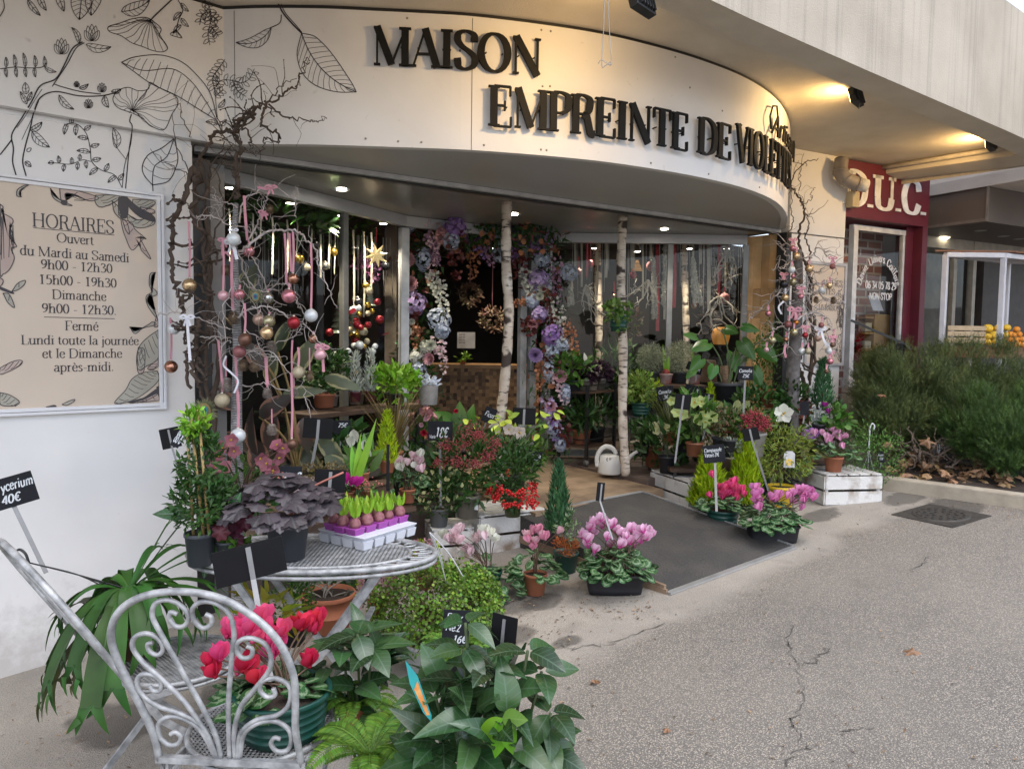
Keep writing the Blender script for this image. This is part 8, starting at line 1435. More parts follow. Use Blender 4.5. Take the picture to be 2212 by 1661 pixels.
rib_thing(q1("700,230 705,350 715,480 725,600"),6,RIBP,'straight pink ribbon from the topmost branch left of the bow',DT-.05); rib_thing(q1("920,160 880,175 820,160 830,175"),5,RIBP,'pink ribbon tied in a bow at the very top of the tree',DT-.05,True); rib_thing(q1("1035,540 1045,700 1050,960"),5,RIBP,'left of two long pink ribbons above the copper bauble',DT-.12); rib_thing(q1("1075,540 1080,700 1090,860"),5,RIBP,'right of two long pink ribbons above the copper bauble',DT-.12); rib_thing(q1("600,680 595,900 605,1180"),6,RIBP,'wide pink ribbon running down in front of the wrapped trunk',DT-.1); rib_thing(q1("530,600 515,720 545,700 575,730"),5,RIBP,'twisted pink ribbon ends at the upper left of the trunk',DT-.1,True); rib_thing(q2("630,120 640,300 655,660"),5,RIBP,'pink ribbon down the lower trunk above the white bauble',DT-.12); rib_thing(q2("500,0 520,200 530,390"),5,RIBP,'pink ribbon left of the lower trunk',DT-.1); rib_thing(q2("860,130 865,250 870,340"),7,RIBP,'short wide pink ribbon over the dark rubber plant leaf',DT-.08); rib_thing(q2("1060,0 1055,120 1060,330"),4,RIBP,'thin pink ribbon right of the lower branches',DT-.08); rib_thing(q2("1285,60 1290,150 1295,240"),6,RIBP,'pink ribbon tail at the lower right edge of the tree',DT-.1,True); rib_thing(q2("560,120 540,190 600,250 650,310 620,400"),4,RIBW,'white ribbon looping across the lower trunk',DT-.13); rib_thing(q1("225,1240 235,1400 250,1600"),6,RIBW,'long white ribbon against the white wall',DT-.2,True); rib_thing(q1("600,620 620,690 640,760"),7,RIBW,'short white ribbon tail on the upper trunk',DT-.14,True); rib_thing(q1("865,370 840,395 900,385"),5,RIBP,'pink bow in the upper middle branches',DT,True)
t=thing('peacock_feather','peacock feather with a blue eye among the upper branches','feather',at(555,650,DT-.1)); 
def feather(t,u,v,d,R,u1,v1):
    p=at(u,v,d); s=px(d); n=90; a=RNG.uniform(0,6.28,n); O=np.cos(a)[:,None]*dx+np.sin(a)[:,None]*np.array((0,0,1.)); mb=MB(); mb.scatter(T_LA2,np.tile(p,(n,1)),O,-dy+RNG.normal(size=(n,3))*.2,R*s*RNG.uniform(1.2,2,n),R*s*.3); mb.build('barbs',mat('feather_green',(.13,.13,.05),.5,(.08,.09,.035),30),t)
    for k,(rr,cl) in enumerate(((1.0,(.22,.16,.05)),(.66,(.02,.2,.22)),(.4,(.012,.02,.12)))): mb=MB(); mb.obox(p-dy*(.012+.004*k),dx*1e-5,dy*1e-5,(0,0,1e-5)); m2=MB(); q=p-dy*(.012+.004*k); A=np.linspace(0,6.283,17)[:-1]; m2.poly([q+(dx*math.cos(x)*.85+np.array((0,0,math.sin(x))))*rr*R*s for x in A]); m2.build('eye_ring',mat('feather_eye%d'%k,cl,.3,tuple(c*.8 for c in cl)),t)
    mb=MB(); mb.tube([p,at(u1,v1,d)],.0015,5); mb.build('quill',mat('quill',(.35,.3,.22),.6),t)
feather(t,554,641,DT-.12,10,560,720)
t=thing('peacock_feather','large peacock feather with a blue eye standing by the wall corner','feather',at(443,885,3.6)); feather(t,443,887,3.6,17,452,1000)
# twisted willow at the wall corner
def willow(label,lines,d,loc,sides=6):
    t=thing('twisted_willow',label,'branches',loc); 
    for pts,r0,r1,dz,sd in lines: mb=MB(); twig(mb,pts,r0,r1,d+dz,.03,7,.012,sd,.16); mb.build('branch',TWIGB,t)
    return t
g1=lambda s:[(float(a)*.3641,float(b)*.3641) for a,b in (p.split(',') for p in s.split())]
g4=lambda s:[(float(a)*.3433,345.6+float(b)*.3433) for a,b in (p.split(',') for p in s.split())]
dW=3.9
willow('dense brown twisted willow branches climbing up the dark corner post',[
 (g1("1310,3000 1260,2500 1300,2100 1240,1700 1200,1400 1150,1150 1190,1050 1180,950 1230,870 1260,800 1320,775 1400,770 1480,690 1540,620 1640,600 1700,540 1760,520 1780,440 1830,370"),.014,.003,-.1,12),(g1("1400,1180 1410,1080 1390,990 1430,880 1400,790 1430,710 1500,640 1580,610"),.014,.004,-.2,12),(g1("1580,610 1560,680 1560,740 1640,780 1660,830 1620,840 1570,820 1560,880 1510,910"),.007,.002,-.25,4),(g1("1600,625 1680,690 1760,700 1850,725 1910,715 1940,690"),.005,.0015,-.25,3),(g1("1520,680 1450,700 1400,730 1380,780 1330,780"),.01,.004,-.2,6),(g1("1600,600 1660,520 1745,465"),.004,.0015,-.2,3),(g1("1480,690 1450,750 1500,830 1480,860 1500,900"),.006,.002,-.25,4),
 (g4("1230,130 1210,60 1150,270 1080,400 1095,470 1080,560 1085,700 1120,820 1140,930 1160,1030 1190,1180 1170,1280 1190,1440"),.013,.008,-.25,10),(g4("1260,40 1300,200 1210,300 1240,420 1320,480 1340,560 1290,650 1300,760 1330,850 1260,960"),.012,.007,-.15,12),(g4("1290,960 1330,1100 1240,1250 1250,1400 1300,1550"),.012,.008,-.15,6),(g4("1250,1000 1240,1100 1220,1200 1210,1330 1260,1400"),.014,.009,-.25,6),(g1("1150,1060 1060,900 1010,690 970,600"),.003,.001,-.15,6),(g1("1150,1060 1060,1000 960,960 900,880"),.003,.001,-.18,5),(g1("1140,830 1080,680 1055,600"),.003,.001,-.1,3),(g1("1200,1300 1250,1000 1330,860 1300,780"),.005,.0015,0,12),(g1("1250,1500 1330,1200 1290,1000 1380,860"),.005,.0015,0,12),
 (g4("1350,1500 1300,1700 1330,2000 1300,2400"),.014,.01,.0,2),(g4("1290,300 1330,800 1290,1300 1350,1700"),.012,.009,.05,3)],dW,at(440,1000,3.9))
# right branch tree
DR=6.1; g3=lambda s:[(1166.5+.3125*float(a),432+.3125*float(b)) for a,b in (p.split(',') for p in s.split())]
tr2=thing('bauble_tree','thin dark trunked branch tree with baubles in front of the right wall poster','tree',(*at(1718,930,DR)[:2],.45)); mb=MB(); mb.tube(smooth([(*at(1712,930,DR)[:2],.45),at(1712,830,DR),at(1719,720,DR),at(1723,600,DR),at(1722,540,DR)],6),np.linspace(.062,.036,25),12); mb.build('trunk',mat('trunk_dark',(.085,.075,.07),.85,(.16,.15,.15),20,bump=.4),tr2)
for pts,r,sd in ((g3("1770,400 1720,430 1680,470 1640,470 1610,480"),.006,6),(g3("1770,560 1700,600 1640,650 1560,720 1480,790 1450,820"),.006,10),(g3("1760,420 1850,400 1890,390 1920,330 1960,350 1990,390 2085,383"),.006,8),(g3("1770,600 1840,580 1940,580 2000,560 2050,540"),.007,12),(g3("1770,640 1870,650 1930,640 1990,690 2060,640 2090,560"),.007,12),(g3("1760,700 1640,650 1690,560 1650,540"),.005,8),(g3("1770,820 1860,780 1950,800 2000,860 2030,940"),.008,12),(g3("1770,900 1850,870 1930,890 1990,940 2000,1040"),.006,12),(g3("1740,860 1640,880 1600,920 1560,1000"),.006,10),(g3("1770,760 1700,720 1680,650 1620,640 1560,780"),.005,10),(g3("1800,700 1850,860 1840,1000"),.005,8),(g3("1840,430 1900,500 1960,470 2020,440 2060,520"),.005,10),(g3("1780,500 1700,380 1670,320 1700,300 1740,320"),.005,8),(g3("1800,560 1880,720 1950,760 2080,700 2120,780"),.005,10),(g3("1720,900 1700,980 1690,1060 1700,1080"),.004,6)): mb=MB(); twig(mb,pts,r*1.25,.003,DR-.1,.08,6,.014,sd,.16); mb.build('branch',TWIGG,tr2)
BR_=[(1748,335,22,'rose','topmost rose bauble on the right tree'),(1773,388,26,'champagne','champagne bauble just below the topmost rose one at the right'),(1740,482,24,'white','white bauble left of the right tree trunk'),(1860,475,28,'champagne','champagne bauble right of the trunk at the poster corner'),(2022,460,20,'mauve','dark mauve bauble over the top of the small poster'),(1748,528,15,'rose','small rose bauble between a white and an olive one'),(1750,567,25,'olive','olive gold bauble beneath the small rose one at the right'),(1695,675,26,'champagne','champagne bauble with white ribbon left of the right trunk'),(1803,668,20,'rose','rose bauble right of the right trunk'),(1950,622,25,'white','white bauble over the word on the small poster'),(2000,592,22,'champagne','champagne bauble above right of the white one over the poster'),(1577,785,20,'rose','rose bauble farthest left on the right tree'),(1770,847,18,'amber','amber bauble on the right tree trunk'),(1755,915,27,'olive','olive bauble low on the right tree trunk'),(1605,970,26,'olive','olive bauble at the lower left of the right tree'),(1700,965,18,'copper','small copper bauble with a long pink bow at the right tree'),(1832,935,20,'red','dark red bauble low right of the right trunk'),(1945,865,20,'mauve','mauve bauble over the lower half of the small poster'),(1920,955,25,'beige','rose beige bauble over the lower poster'),(2028,950,20,'rose','shiny rose bauble at the lower right of the poster'),(2022,1002,18,'bronze','bronze bauble under the shiny rose one at the poster'),(1995,1043,23,'white','white bauble with white ribbon at the poster bottom'),(1810,1045,24,'white','white bauble left of a beige one under the right tree'),(1852,1045,22,'glitter','glittery beige bauble next to the low white one'),(2005,1115,23,'rose','rose bauble hanging under the poster edge'),(1980,1185,16,'bronze','lowest small bronze bauble of the right tree'),(1565,1035,17,'pearl_pink','pearl pink bauble lowest at the left of the right tree'),(1715,860,26,'mauve','matt mauve bauble left of the amber one'),(1685,582,30,'black','black twig ball left of the right trunk')]
for i,(x,y,r,cn,lb) in enumerate(BR_): bauble(1166.5+.3125*x,432+.3125*y,r*.3125,cn,lb,DR-.15-.05*(i%3),432+.3125*(y-r-34),RIBW if 'white ribbon' in lb else RIBP,'baubles on the right branch tree',4,(i%4==0))
for x,y,r,lb,w_ in ((1908,688,24,'brown cone over the middle of the small poster',0),(2028,692,26,'dark open cone at the right of the small poster',0),(1800,560,18,'cone close to the right trunk beside the olive bauble',0)): pinecone(1166.5+.3125*x,432+.3125*y,r*.3125,lb,DR-.2,w_,group='pine cones on the right branch tree')
rib_thing(g3("1760,760 1770,800 1765,830"),6,RIBP,'pink ribbon wound round the right trunk',DR-.2,True,'ribbons on the right branch tree'); rib_thing(g3("1940,890 1960,960 1990,1020"),5,RIBW,'white ribbon hanging over the lower poster',DR-.22,True,'ribbons on the right branch tree'); rib_thing(g3("1685,700 1650,740 1670,790"),4,RIBW,'white ribbon tails left of the right trunk',DR-.22,False,'ribbons on the right branch tree'); rib_thing(g3("1700,1000 1690,1040 1700,1090"),5,RIBP,'pink ribbon tails under the small copper bauble',DR-.22,False,'ribbons on the right branch tree')
willow('bare twisted willow branches rising up the right wall',[(g3("1830,1400 1830,1280 1800,1180 1790,1100 1850,1000 1900,850 1850,720 1870,560 1830,430 1790,300 1800,200 1830,80 1800,0 1760,-60 1740,-100 1760,-180 1830,-260 1930,-280"),.02,.003,.1,14),(g3("1860,1250 1880,1050 1830,900 1870,760 1880,600 1850,480 1870,350 1830,250 1860,180 1830,60"),.016,.003,.0,14),(g3("1730,330 1720,250 1750,150 1730,60 1740,-60 1735,-120"),.006,.002,.1,6),(g3("1800,40 1870,0 1880,-50 1900,-90"),.004,.0015,.1,3),(g3("1790,-60 1800,-200 1820,-320"),.004,.0015,.1,4),(g3("1850,700 1900,1000 1870,1250 1840,1380"),.014,.01,-.02,6)],DR+.2,at(1740,920,DR+.1))
# ------------------------------------------------------------ flower garland round the door
ga=thing('flower_garland','lush garland of silk roses, hydrangeas and copper leaves framing the doorway','garland',(*GL1,.5))
cl=[(915,905),(905,850),(912,790),(908,735),(900,690),(920,640),(910,590),(900,540),(885,495)]; tp=[(885,490),(930,500),(985,495),(1040,500),(1090,510),(1140,505),(1190,510)]; cr=[(1190,515),(1180,560),(1185,610),(1180,660),(1185,720),(1190,780),(1185,840),(1200,900),(1190,950),(1205,985)]
DG=6.25; DGR=6.65
def gpts(L,n,w,d): Q=smooth([(a,b,0) for a,b in L],10)[:,:2]; out=[]; 
def gscatter(L,n,w,d,dz=.06):
    Q=smooth([(a,b,0) for a,b in L],10)[:,:2]; return np.array([at(*(Q[random.randrange(len(Q))]+RNG.normal(size=2)*w),d+random.uniform(-dz,dz)) for _ in range(n)])
mb=MB(); m2=MB(); m3=MB(); m4=MB()
for L,d,w in ((cl,DG,17),(tp,DG+.1,16),(cr,DGR,17)):
    n=300; P=gscatter(L,n,w*1.15,d+.05); mb.scatter(T_LA,P,rdir(n)-dy*.2,rdir(n)-dy,.08,.028)
    n=900; P=gscatter(L,n,w*1.2,d+.06); m2.scatter(T_ND,P,rdir(n)-(0,0,.4),rdir(n),.07,.006)
    n=50; P=gscatter(L,n,w*1.15,d-.03); m3.scatter(T_LA,P,rdir(n)-(0,0,.5)-dy*.3,rdir(n)-dy,.10,.022); P=gscatter(L,36,w*1.2,d-.05); m4.scatter(T_RD,P,rdir(36)-dy*.2,rdir(36)-dy,.055,.05)
mb.build('leaves',DK,ga); m2.build('fir_foliage',BLUEG,ga); m3.build('red_leaves',G('leaf_burgundy',(.10,.02,.018),(.07,.018,.016)),ga); m4.build('copper_leaves',COPP,ga)
def gd(u): return DG-.12 if u<1000 else DGR-.14
for u,v,r,m_,nm in ((884,613,19,BLUSH,'rose'),(878,560,18,BLUSH,'rose'),(1211,812,16,SHELL,'peony'),(930,776,15,SHELL,'peony'),(1152,620-40,0,None,0),(1150,700,13,BLUSH,'rose'),(1157,768,17,LILA,'rose'),(1156,718,16,LILA,'rose') if False else (1155,765,16,LILA,'rose'),(1190,877,13,SHELL,'rose')):
    if not m_: continue
    p=at(u,v,gd(u)); mb=MB(); rosette(mb,p,nrm(EYE-p+RNG.normal(size=3)*.8),r*px(gd(u))*1.1,6); mb.build(nm,m_,ga)
def head(u,v,r,m_,nm,fl=.024,sx=1,sy=1,n=110):
    r*=1.22
    d=gd(u); p=at(u,v,d); s=px(d)*r; n=int(n); P=rdir(n); P=p+P*np.array((sx,.8,sy))*s*RNG.uniform(.75,1.05,(n,1)); mb=MB(); k=4
    for q in P:
        nn=nrm(q-p); x=nrm(np.cross(nn,(.3,.2,1))); y=np.cross(nn,x); A=np.arange(4)*1.571+random.random(); O=np.cos(A)[:,None]*x+np.sin(A)[:,None]*y; mb.scatter(tleaf('round',.05,.05,2),np.tile(q,(4,1)),O+nn*.3,np.tile(nn,(4,1)),fl,fl*.9)
    mb.build(nm,m_,ga)
for u,v,r,m_ in ((896,655,21,LILA),(1165,605,20,LILA),(1194,723,20,VIO),(984,488,20,VIO),(1160,530,17,VIO),(1180,515,15,LILA),(1166,680,14,LILA),(1100,505,14,VIO)): head(u,v,r,m_,'hydrangea')
for u,v,r,m_,sx,sy in ((880,485,15,FROST,1,1.2),(915,560,15,FROST,.9,1.5),(948,690,22,FROST,1,1),(955,715,14,FROST,1,1),(975,520,15,FROST,1,1.1),(1080,545,14,FROST,.9,1.4),(1172,560,14,FROST,1,1),(1230,590,17,FROST,1,.9),(1150,650,13,FROST,1,1.1),(1214,745,14,FROST,1.1,.9),(1195,760,12,FROST,1,1),(905,800,14,FROST,1,1.3),(1185,800,14,FROST,.8,1.6),(1222,850,10,FROST,.8,1.8),(1195,925,12,FROST,.9,1.6),(1210,960,10,FROST,.9,1.4),(920,750,12,WHF,1,1),(900,770,14,WHF,1,1)): head(u,v,r,m_,'frosted_spray',.021,sx,sy,85)
def spike(u0,v0,u1,v1,w,m_,nm='flower_spike',fl=.036,n=90):
    w*=1.25
    d=gd(u0); S=RNG.uniform(0,1,n); P=np.array([at(u0+(u1-u0)*q,v0+(v1-v0)*q,d) for q in S]); O=rdir(n); P=P+O*(w*px(d)*(1-.55*S))[:,None]; mb=MB(); mb.scatter(T_RD,P,O+RNG.normal(size=(n,3))*.4,O-dy*.3,fl*(1-.4*S),fl*.8*(1-.4*S)); mb.build(nm,m_,ga)
spike(935,490,935,600,11,PALEP); spike(925,500,945,570,9,FL('mauve_pink',(.45,.26,.38))); spike(945,610,965,690,10,WHF); spike(935,600,950,640,9,WHF); spike(1010,500,1050,560,10,VIO); spike(1045,500,1062,575,8,FL('mauve_pink',(.45,.26,.38))); spike(1200,560,1205,650,9,FL('mauve_pink',(.45,.26,.38))); spike(1135,590,1150,650,9,WHF); spike(1205,650,1215,740,9,WHF); spike(945,730,960,800,9,PALEP); spike(1195,790,1225,880,9,PALEP); spike(1180,860,1210,930,9,LILA); spike(1190,890,1205,960,10,VIO); spike(1120,500,1110,560,9,VIO); spike(1025,540,1020,600,11,COPP); head(1010,495,15,LILA,'hydrangea'); head(1070,515,13,FROST,'frosted_spray',.021,1,1,85); head(1140,500,14,BLUSH,'hydrangea'); head(955,510,13,BLUSH,'hydrangea'); spike(900,700,905,780,9,COPP); spike(1165,640,1100,660,7,COPP); spike(1225,700,1245,770,9,COPP); spike(1170,790,1165,840,8,COPP); spike(870,740,880,790,9,BLUEG); spike(910,720,915,790,9,OLV)
for u0,v0,u1,v1 in ((985,520,985,605),(1130,540,1120,600),(890,660,870,720),(1185,620,1190,700),(1190,760,1200,810),(1150,690,1140,720),(1205,900,1225,960)): spike(u0,v0,u1,v1,14,G('leaf_burgundy',(.10,.02,.018)),'burgundy_frond',.05,60)
for u,v,r in ((880,715,12),(930,746,13),(1172,622,11),(1166,640,10),(890,695,8)): p=at(u,v,gd(u)-.02); mb=MB(); rosette(mb,p,nrm(EYE-p+RNG.normal(size=3)*.6),r*px(gd(u))*1.15,4); mb.build('white_rose',WHF,ga)
# ------------------------------------------------------------ shop interior seen through door and windows
ct=at(945,790,8.0); ct2=at(1112,786,8.0); zt=(ct[2]+ct2[2])/2; t=thing('shop_counter','shop counter with a mosaic front of small wooden blocks inside the door','counter',(*ct[:2],.5)); ex=nrm((ct2-ct)*[1,1,0]); ey=np.array((-ex[1],ex[0],0)); W=1.1
def mosaic():
    m=bpy.data.materials.new('wood_mosaic'); m.use_nodes=True; t_=m.node_tree; b=t_.nodes['Principled BSDF']; b.inputs['Roughness'].default_value=.6; uv=t_.nodes.new('ShaderNodeUVMap'); v=t_.nodes.new('ShaderNodeTexVoronoi'); v.distance='CHEBYCHEV'; v.inputs['Scale'].default_value=26; v.inputs['Randomness'].default_value=.35; t_.links.new(uv.outputs[0],v.inputs['Vector']); s_=t_.nodes.new('ShaderNodeSeparateColor'); t_.links.new(v.outputs['Color'],s_.inputs[0]); r=t_.nodes.new('ShaderNodeValToRGB'); r.color_ramp.elements[0].color=(.05,.022,.012,1); r.color_ramp.elements[1].color=(.42,.24,.11,1); t_.links.new(s_.outputs[0],r.inputs[0]); t_.links.new(r.outputs[0],b.inputs['Base Color']); return m
A=ct-ex*.35; Bq=ct+ex*W; f=lambda p,z,o=0:np.array((p[0],p[1],z))+ey*o
mb=MB(); L=np.linalg.norm(Bq-A); mb.add([f(A,.5),f(Bq,.5),f(Bq,zt-.04),f(A,zt-.04)],[(0,1,2,3)],[(0,0),(L,0),(L,zt-.54),(0,zt-.54)],smooth=False); mb.build('front',mosaic(),t); mb=MB(); mb.hexa([f(A,zt-.04,-.04),f(Bq,zt-.04,-.04),f(Bq,zt-.04,.6),f(A,zt-.04,.6),f(A,zt,-.04),f(Bq,zt,-.04),f(Bq,zt,.6),f(A,zt,.6)]); mb.build('top',mat('counter_top',(.36,.2,.09),.5,(.28,.15,.06),8),t)
o=MB().obox(at(1007,735,8.3),ex*.1,ey*.002,(0,0,.09)).build('notice',mat('paper_white',(.6,.6,.62),.6),None,origin=at(1007,735,8.3)); tag(o,'small white paper notice in the dark shop above the counter','paper')
tb=MB(); p=at(992,728,8.29); 
for i in range(4): txt(tb,'avez nos',planemap(p+np.array((0,0,-.03*i+.02)),ex*.8,(0,0,1),-ey,.022),.12,.1,0)
w_=tb.build('writing',TXT,o,origin=at(1007,735,8.3)); w_.location=(0,0,0)
c=at(1000,772,8.05); c[2]=zt; t=thing('small_plant','tiny plant in a terracotta pot on the counter','plant',c); pot(t,c,.035,.05,TERRA); bush(t,c+(0,0,.08),(.06,.06,.035),40,.05,.02,BR)
for u,v,r,lb in ((1015,635,24,'upper dried flower wreath hanging in the dark shop'),(1063,690,26,'lower dried flower wreath hanging in the dark shop')):
    p=at(u,v,8.6); s=px(8.6); t=thing('wreath',lb,'wreath',p); n=260; a=RNG.uniform(0,6.28,n); P=p+(np.cos(a)[:,None]*ex+np.sin(a)[:,None]*np.array((0,0,1.)))*r*.75*s+RNG.normal(size=(n,3))*r*.14*s; mb=MB(); mb.scatter(T_SM,P,rdir(n),rdir(n),.06,.025); mb.build('dried_flowers',G('leaf_dried_mix',(.16,.09,.07),(.22,.18,.12),isl=.6,hue=.04),t); mb=MB(); mb.tube([p+(0,0,r*s),p+(0,0,r*s+.5)],.006,5); mb.build('ribbon',RIBP,t)
# spotlights and hanging decorations behind the left window
GLOW=mat('bulb_glow',(1,.92,.78),.3,(1,.92,.78),emit=18); 
def spot(u,v,d,label,en=0,r=.035):
    p=at(u,v,d); t=thing('spotlight',label,'lamp',p,'lit shop spotlights'); mb=MB(); mb.lathe([(.012,.07),(.02,.06),(r,.012),(r*1.02,0),(r*.9,.0)],p,14); mb.build('shade',mat('lamp_brass',(.35,.28,.18),.35,metal=.7),t); mb=MB(); mb.lathe([(.001,-.004),(r*.8,0),(r*.88,.006)],p,14); mb.build('bulb',GLOW,t); mb=MB(); mb.tube([p+(0,0,.07),(p[0],p[1],2.66)],.006,6); mb.build('stem',BLK,t)
    if en:
        l=bpy.data.lights.new('spot_beam','SPOT'); l.energy=en; l.color=(1,.86,.65); l.spot_size=R_(100); l.spot_blend=.6; l.shadow_soft_size=.03; lo=bpy.data.objects.new('beam',l); COL.objects.link(lo); lo.parent=t; lo.location=(0,0,-.02)
for i,(u,v,d) in enumerate(((497,407,4.75),(627,440,5.1),(738,467,5.5),(828,484,5.85))): spot(u,v,d,('leftmost','second','third','rightmost')[i]+' lit spotlight behind the left window',24)
for i,(u,v) in enumerate(((1284,537),(1377,544),(1490,538),(1570,538))): spot(u,v,7.25,('leftmost','second','third','rightmost')[i]+' lit spotlight behind the right window',14)
spot(1062,537,8.1,'small warm spotlight glowing deep inside the doorway',28)
for u,v,lb in ((738,411,'round recessed downlight in the recess ceiling at the left'),(1110,464,'round recessed downlight in the recess ceiling beside the birch pillar'),(1435,496,'round recessed downlight in the recess ceiling at the right')):
    r=ray(u,v); p=EYE+r*((ZC-.006-EYE[2])/r[2]); t=thing('downlight',lb,'lamp',p,'recessed downlights'); mb=MB(); mb.lathe([(.001,0),(.034,0)],p,18); mb.build('diffuser',GLOW,t); mb=MB(); mb.lathe([(.034,.0),(.046,-.003),(.05,.004)],p,18); mb.build('ring',mat('ring_steel',(.5,.5,.5),.3,metal=.8),t)
    l=bpy.data.lights.new('down_beam','SPOT'); l.energy=14; l.color=(1,.9,.75); l.spot_size=R_(110); l.spot_blend=.7; l.shadow_soft_size=.03; lo=bpy.data.objects.new('beam',l); COL.objects.link(lo); lo.parent=t; lo.location=(0,0,-.02)
def zc_at(u,d): return 745-(2.5-1.6)*F_/d
orn=['','','black','','','black','','olive','','black','','']
ordw=['first','second','third','fourth','fifth','sixth','seventh','eighth','ninth','tenth','eleventh','twelfth','thirteenth','fourteenth']
for i,(u,vb,w) in enumerate(((495,520,3),(545,475,3),(562,470,3),(588,548,4),(620,545,4),(641,510,3),(672,510,4),(691,555,4),(710,535,4),(722,548,2),(763,630,4),(786,640,4),(802,588,4),(738,550,4))):
    d=4.85+(u-480)/400*1.35; P=[at(u,zc_at(u,d),d),at(u+2,(zc_at(u,d)+vb)/2,d),at(u+random.uniform(-1,2),vb+45,d)]; t=thing('hanging_ribbon','cream ribbon, '+ordw[i]+' listed of the row behind the left window' if False else f'cream ribbon hanging behind the left window, ending {("just below the header","among the top branches","at branch height","halfway down the pane")[min(3,int((vb-460)/50))]}','ribbon',P[0],'cream ribbons behind the left window'); ribbon(t,P,w*px(d),RIBC)
for u,v,r,cn,lb in ((679,530,13,'black','black glass bauble behind the left window near the top'),(645,560,12,'gold','gold bauble cluster behind the left window'),(662,578,9,'glitter','small champagne bauble behind the left window'),(702,575,10,'silver','silver bauble behind the left window'),(772,655,13,'black','black and silver bauble low behind the left window'),(720,545,10,'gold','small gold bauble right behind the left window'),(790,618,9,'gold','gold bauble under a cream ribbon right of the left window'),(833,575,10,'black','black bauble under the glowing star')): bauble(u,v,r,cn,lb,4.9+(u-480)/400*1.3,None,group='baubles behind the left window')
p=at(813,552,5.7); t=thing('paper_star','glowing pierced gold paper star behind the left window','decoration',p); s=px(5.7); mb=MB(); n2=16; ang=np.arange(n2)*2*math.pi/n2+.2; R0=np.where(np.arange(n2)%2==0,30,13)*s*.9; V=[p-dy*.05,p+dy*.05]+[p+(dx*math.cos(a)+np.array((0,0,math.sin(a))))*r for a,r in zip(ang,R0)]
mb.add(V,[(0,2+(i+1)%n2,2+i) for i in range(n2)]+[(1,2+i,2+(i+1)%n2) for i in range(n2)],smooth=False); mb.build('star',mat('star_gold',(.62,.5,.26),.5,(.5,.38,.18),90,emit=.25),t); mb=MB(); mb.tube([p+(0,0,28*s),p+(0,0,60*s)],.004,4); mb.build('cord',RIBR,t)
# display furniture and plants deep behind the left window
def deepbush(u,v,a,b,d,n,L,m_,label,name='display_foliage',T=T_LA):
    p=at(u,v,d); t=thing(name,label,'plant',p); s=px(d); bush(t,p,(a*s,a*.5*s,b*s),n,L,L*.35,m_,T=T,K=14); return t
deepbush(600,470,110,50,5.3,350,.12,DK,'dark hanging leaves behind the left window top'); deepbush(740,480,70,60,6.2,260,.1,MD,'green climbing leaves behind the middle of the left window'); deepbush(790,585,30,25,6.1,200,.05,G('leaf_tinsel_purple',(.25,.1,.2),(.18,.07,.15)),'purple tinsel spray behind the left window')
for u,v,h,lb in ((735,720,90,'left glitter glass tree behind the left window'),(765,720,80,'right glitter glass tree behind the left window'),(800,660,45,'small pale honeycomb tree behind the left window')):
    p=at(u,v,5.9); t=thing('ornament_tree',lb,'decoration',p); s=px(5.9); mb=MB(); pr=[]; 
    for i in range(7): r=(22*(1-i/7)+2)*s*h/90; z=h*s*i/7; pr+=[(r,z),(r*.55,z+h*s/7*.9)]
    mb.lathe(pr+[(.001,h*s)],p,16); mb.build('tree',mat('glass_tree',(.35,.4,.34),.2,(.2,.25,.2),30,metal=.3),t)
p=at(775,760,5.6); t=thing('jar_of_baubles','glass jar with red and gold baubles behind the left window','decoration',p); cols=['red','gold','glitter','white']; 
for cn in cols: balls(t,p+RNG.normal(size=(9,3))*[.08,.05,.17]+(0,0,.12),.03,BM[cn],'baubles')
t=thing('red_flower_bow','bright red bow behind the left window','bow',at(755,672,5.5)); mb=MB(); mb.strip(smooth([at(735,668,5.5),at(745,676,5.5),at(757,674,5.5),at(768,668,5.5)],5),.03,-dy); mb.build('bow',RIBR,t)
o=MB().obox(at(845,660,6.3),dx*.05,dy*.03,(0,0,.75)).build('wooden_plank',mat('plank_grey',(.16,.13,.1),.7,(.1,.08,.06),6),None,origin=at(845,660,6.3)); tag(o,'upright grey wooden plank behind the left window beside the door garland','plank')
# hangings behind the right window
hang=[(1242,600,4,RIBC),(1256,620,3,RIBC),(1268,600,4,RIBR),(1290,650,3,RIBC),(1310,600,4,RIBC),(1337,580,4,RIBR),(1366,580,5,RIBC),(1388,645,3,RIBC),(1405,560,4,RIBC),(1420,715,5,RIBR),(1436,690,5,RIBC),(1457,665,5,RIBR),(1497,640,3,RIBC),(1513,570,4,RIBC),(1530,670,5,RIBC),(1553,640,4,RIBR),(1566,620,3,RIBC)]
rn={id(RIBR):'red',id(RIBC):'cream'}; cnt={}
for u,vb,w,m_ in hang:
    k=rn[id(m_)]; cnt[k]=cnt.get(k,0)+1; d=7.15; w*=1.5; P=[at(u,519,d),at(u+1,(519+vb)/2,d),at(u+random.uniform(-2,2),vb,d)]; t=thing('hanging_ribbon',f'{k} ribbon behind the right window, {ordw[cnt[k]-1]} {k} one from the left','ribbon',P[0],k+' ribbons behind the right window'); ribbon(t,P,w*px(d),m_)
for lb,us,d,v1 in (('curtain of thin silver threads hanging behind the right window',(1228,1600),7.05,(560,680)),('curtain of thin pale threads hanging behind the left window',(560,850),5.6,(520,640))):
    t=thing('thread_curtain',lb,'decoration',at(us[0],540,d)); mb=MB()
    for i in range(46):
        u=random.uniform(*us); dd=d+(u-us[0])/400*(.9 if us[0]<900 else 0); P=[at(u,515 if us[0]>900 else zc_at(u,dd),dd),at(u+random.uniform(-2,2),random.uniform(*v1),dd)]; mb.tube(P,.0028,4)
    mb.build('threads',mat('thread_silver',(.5,.48,.45),.4,(.4,.38,.35),20),t)
AMA=G('amaranth_white',(.42,.4,.34),(.33,.31,.26),isl=.3)
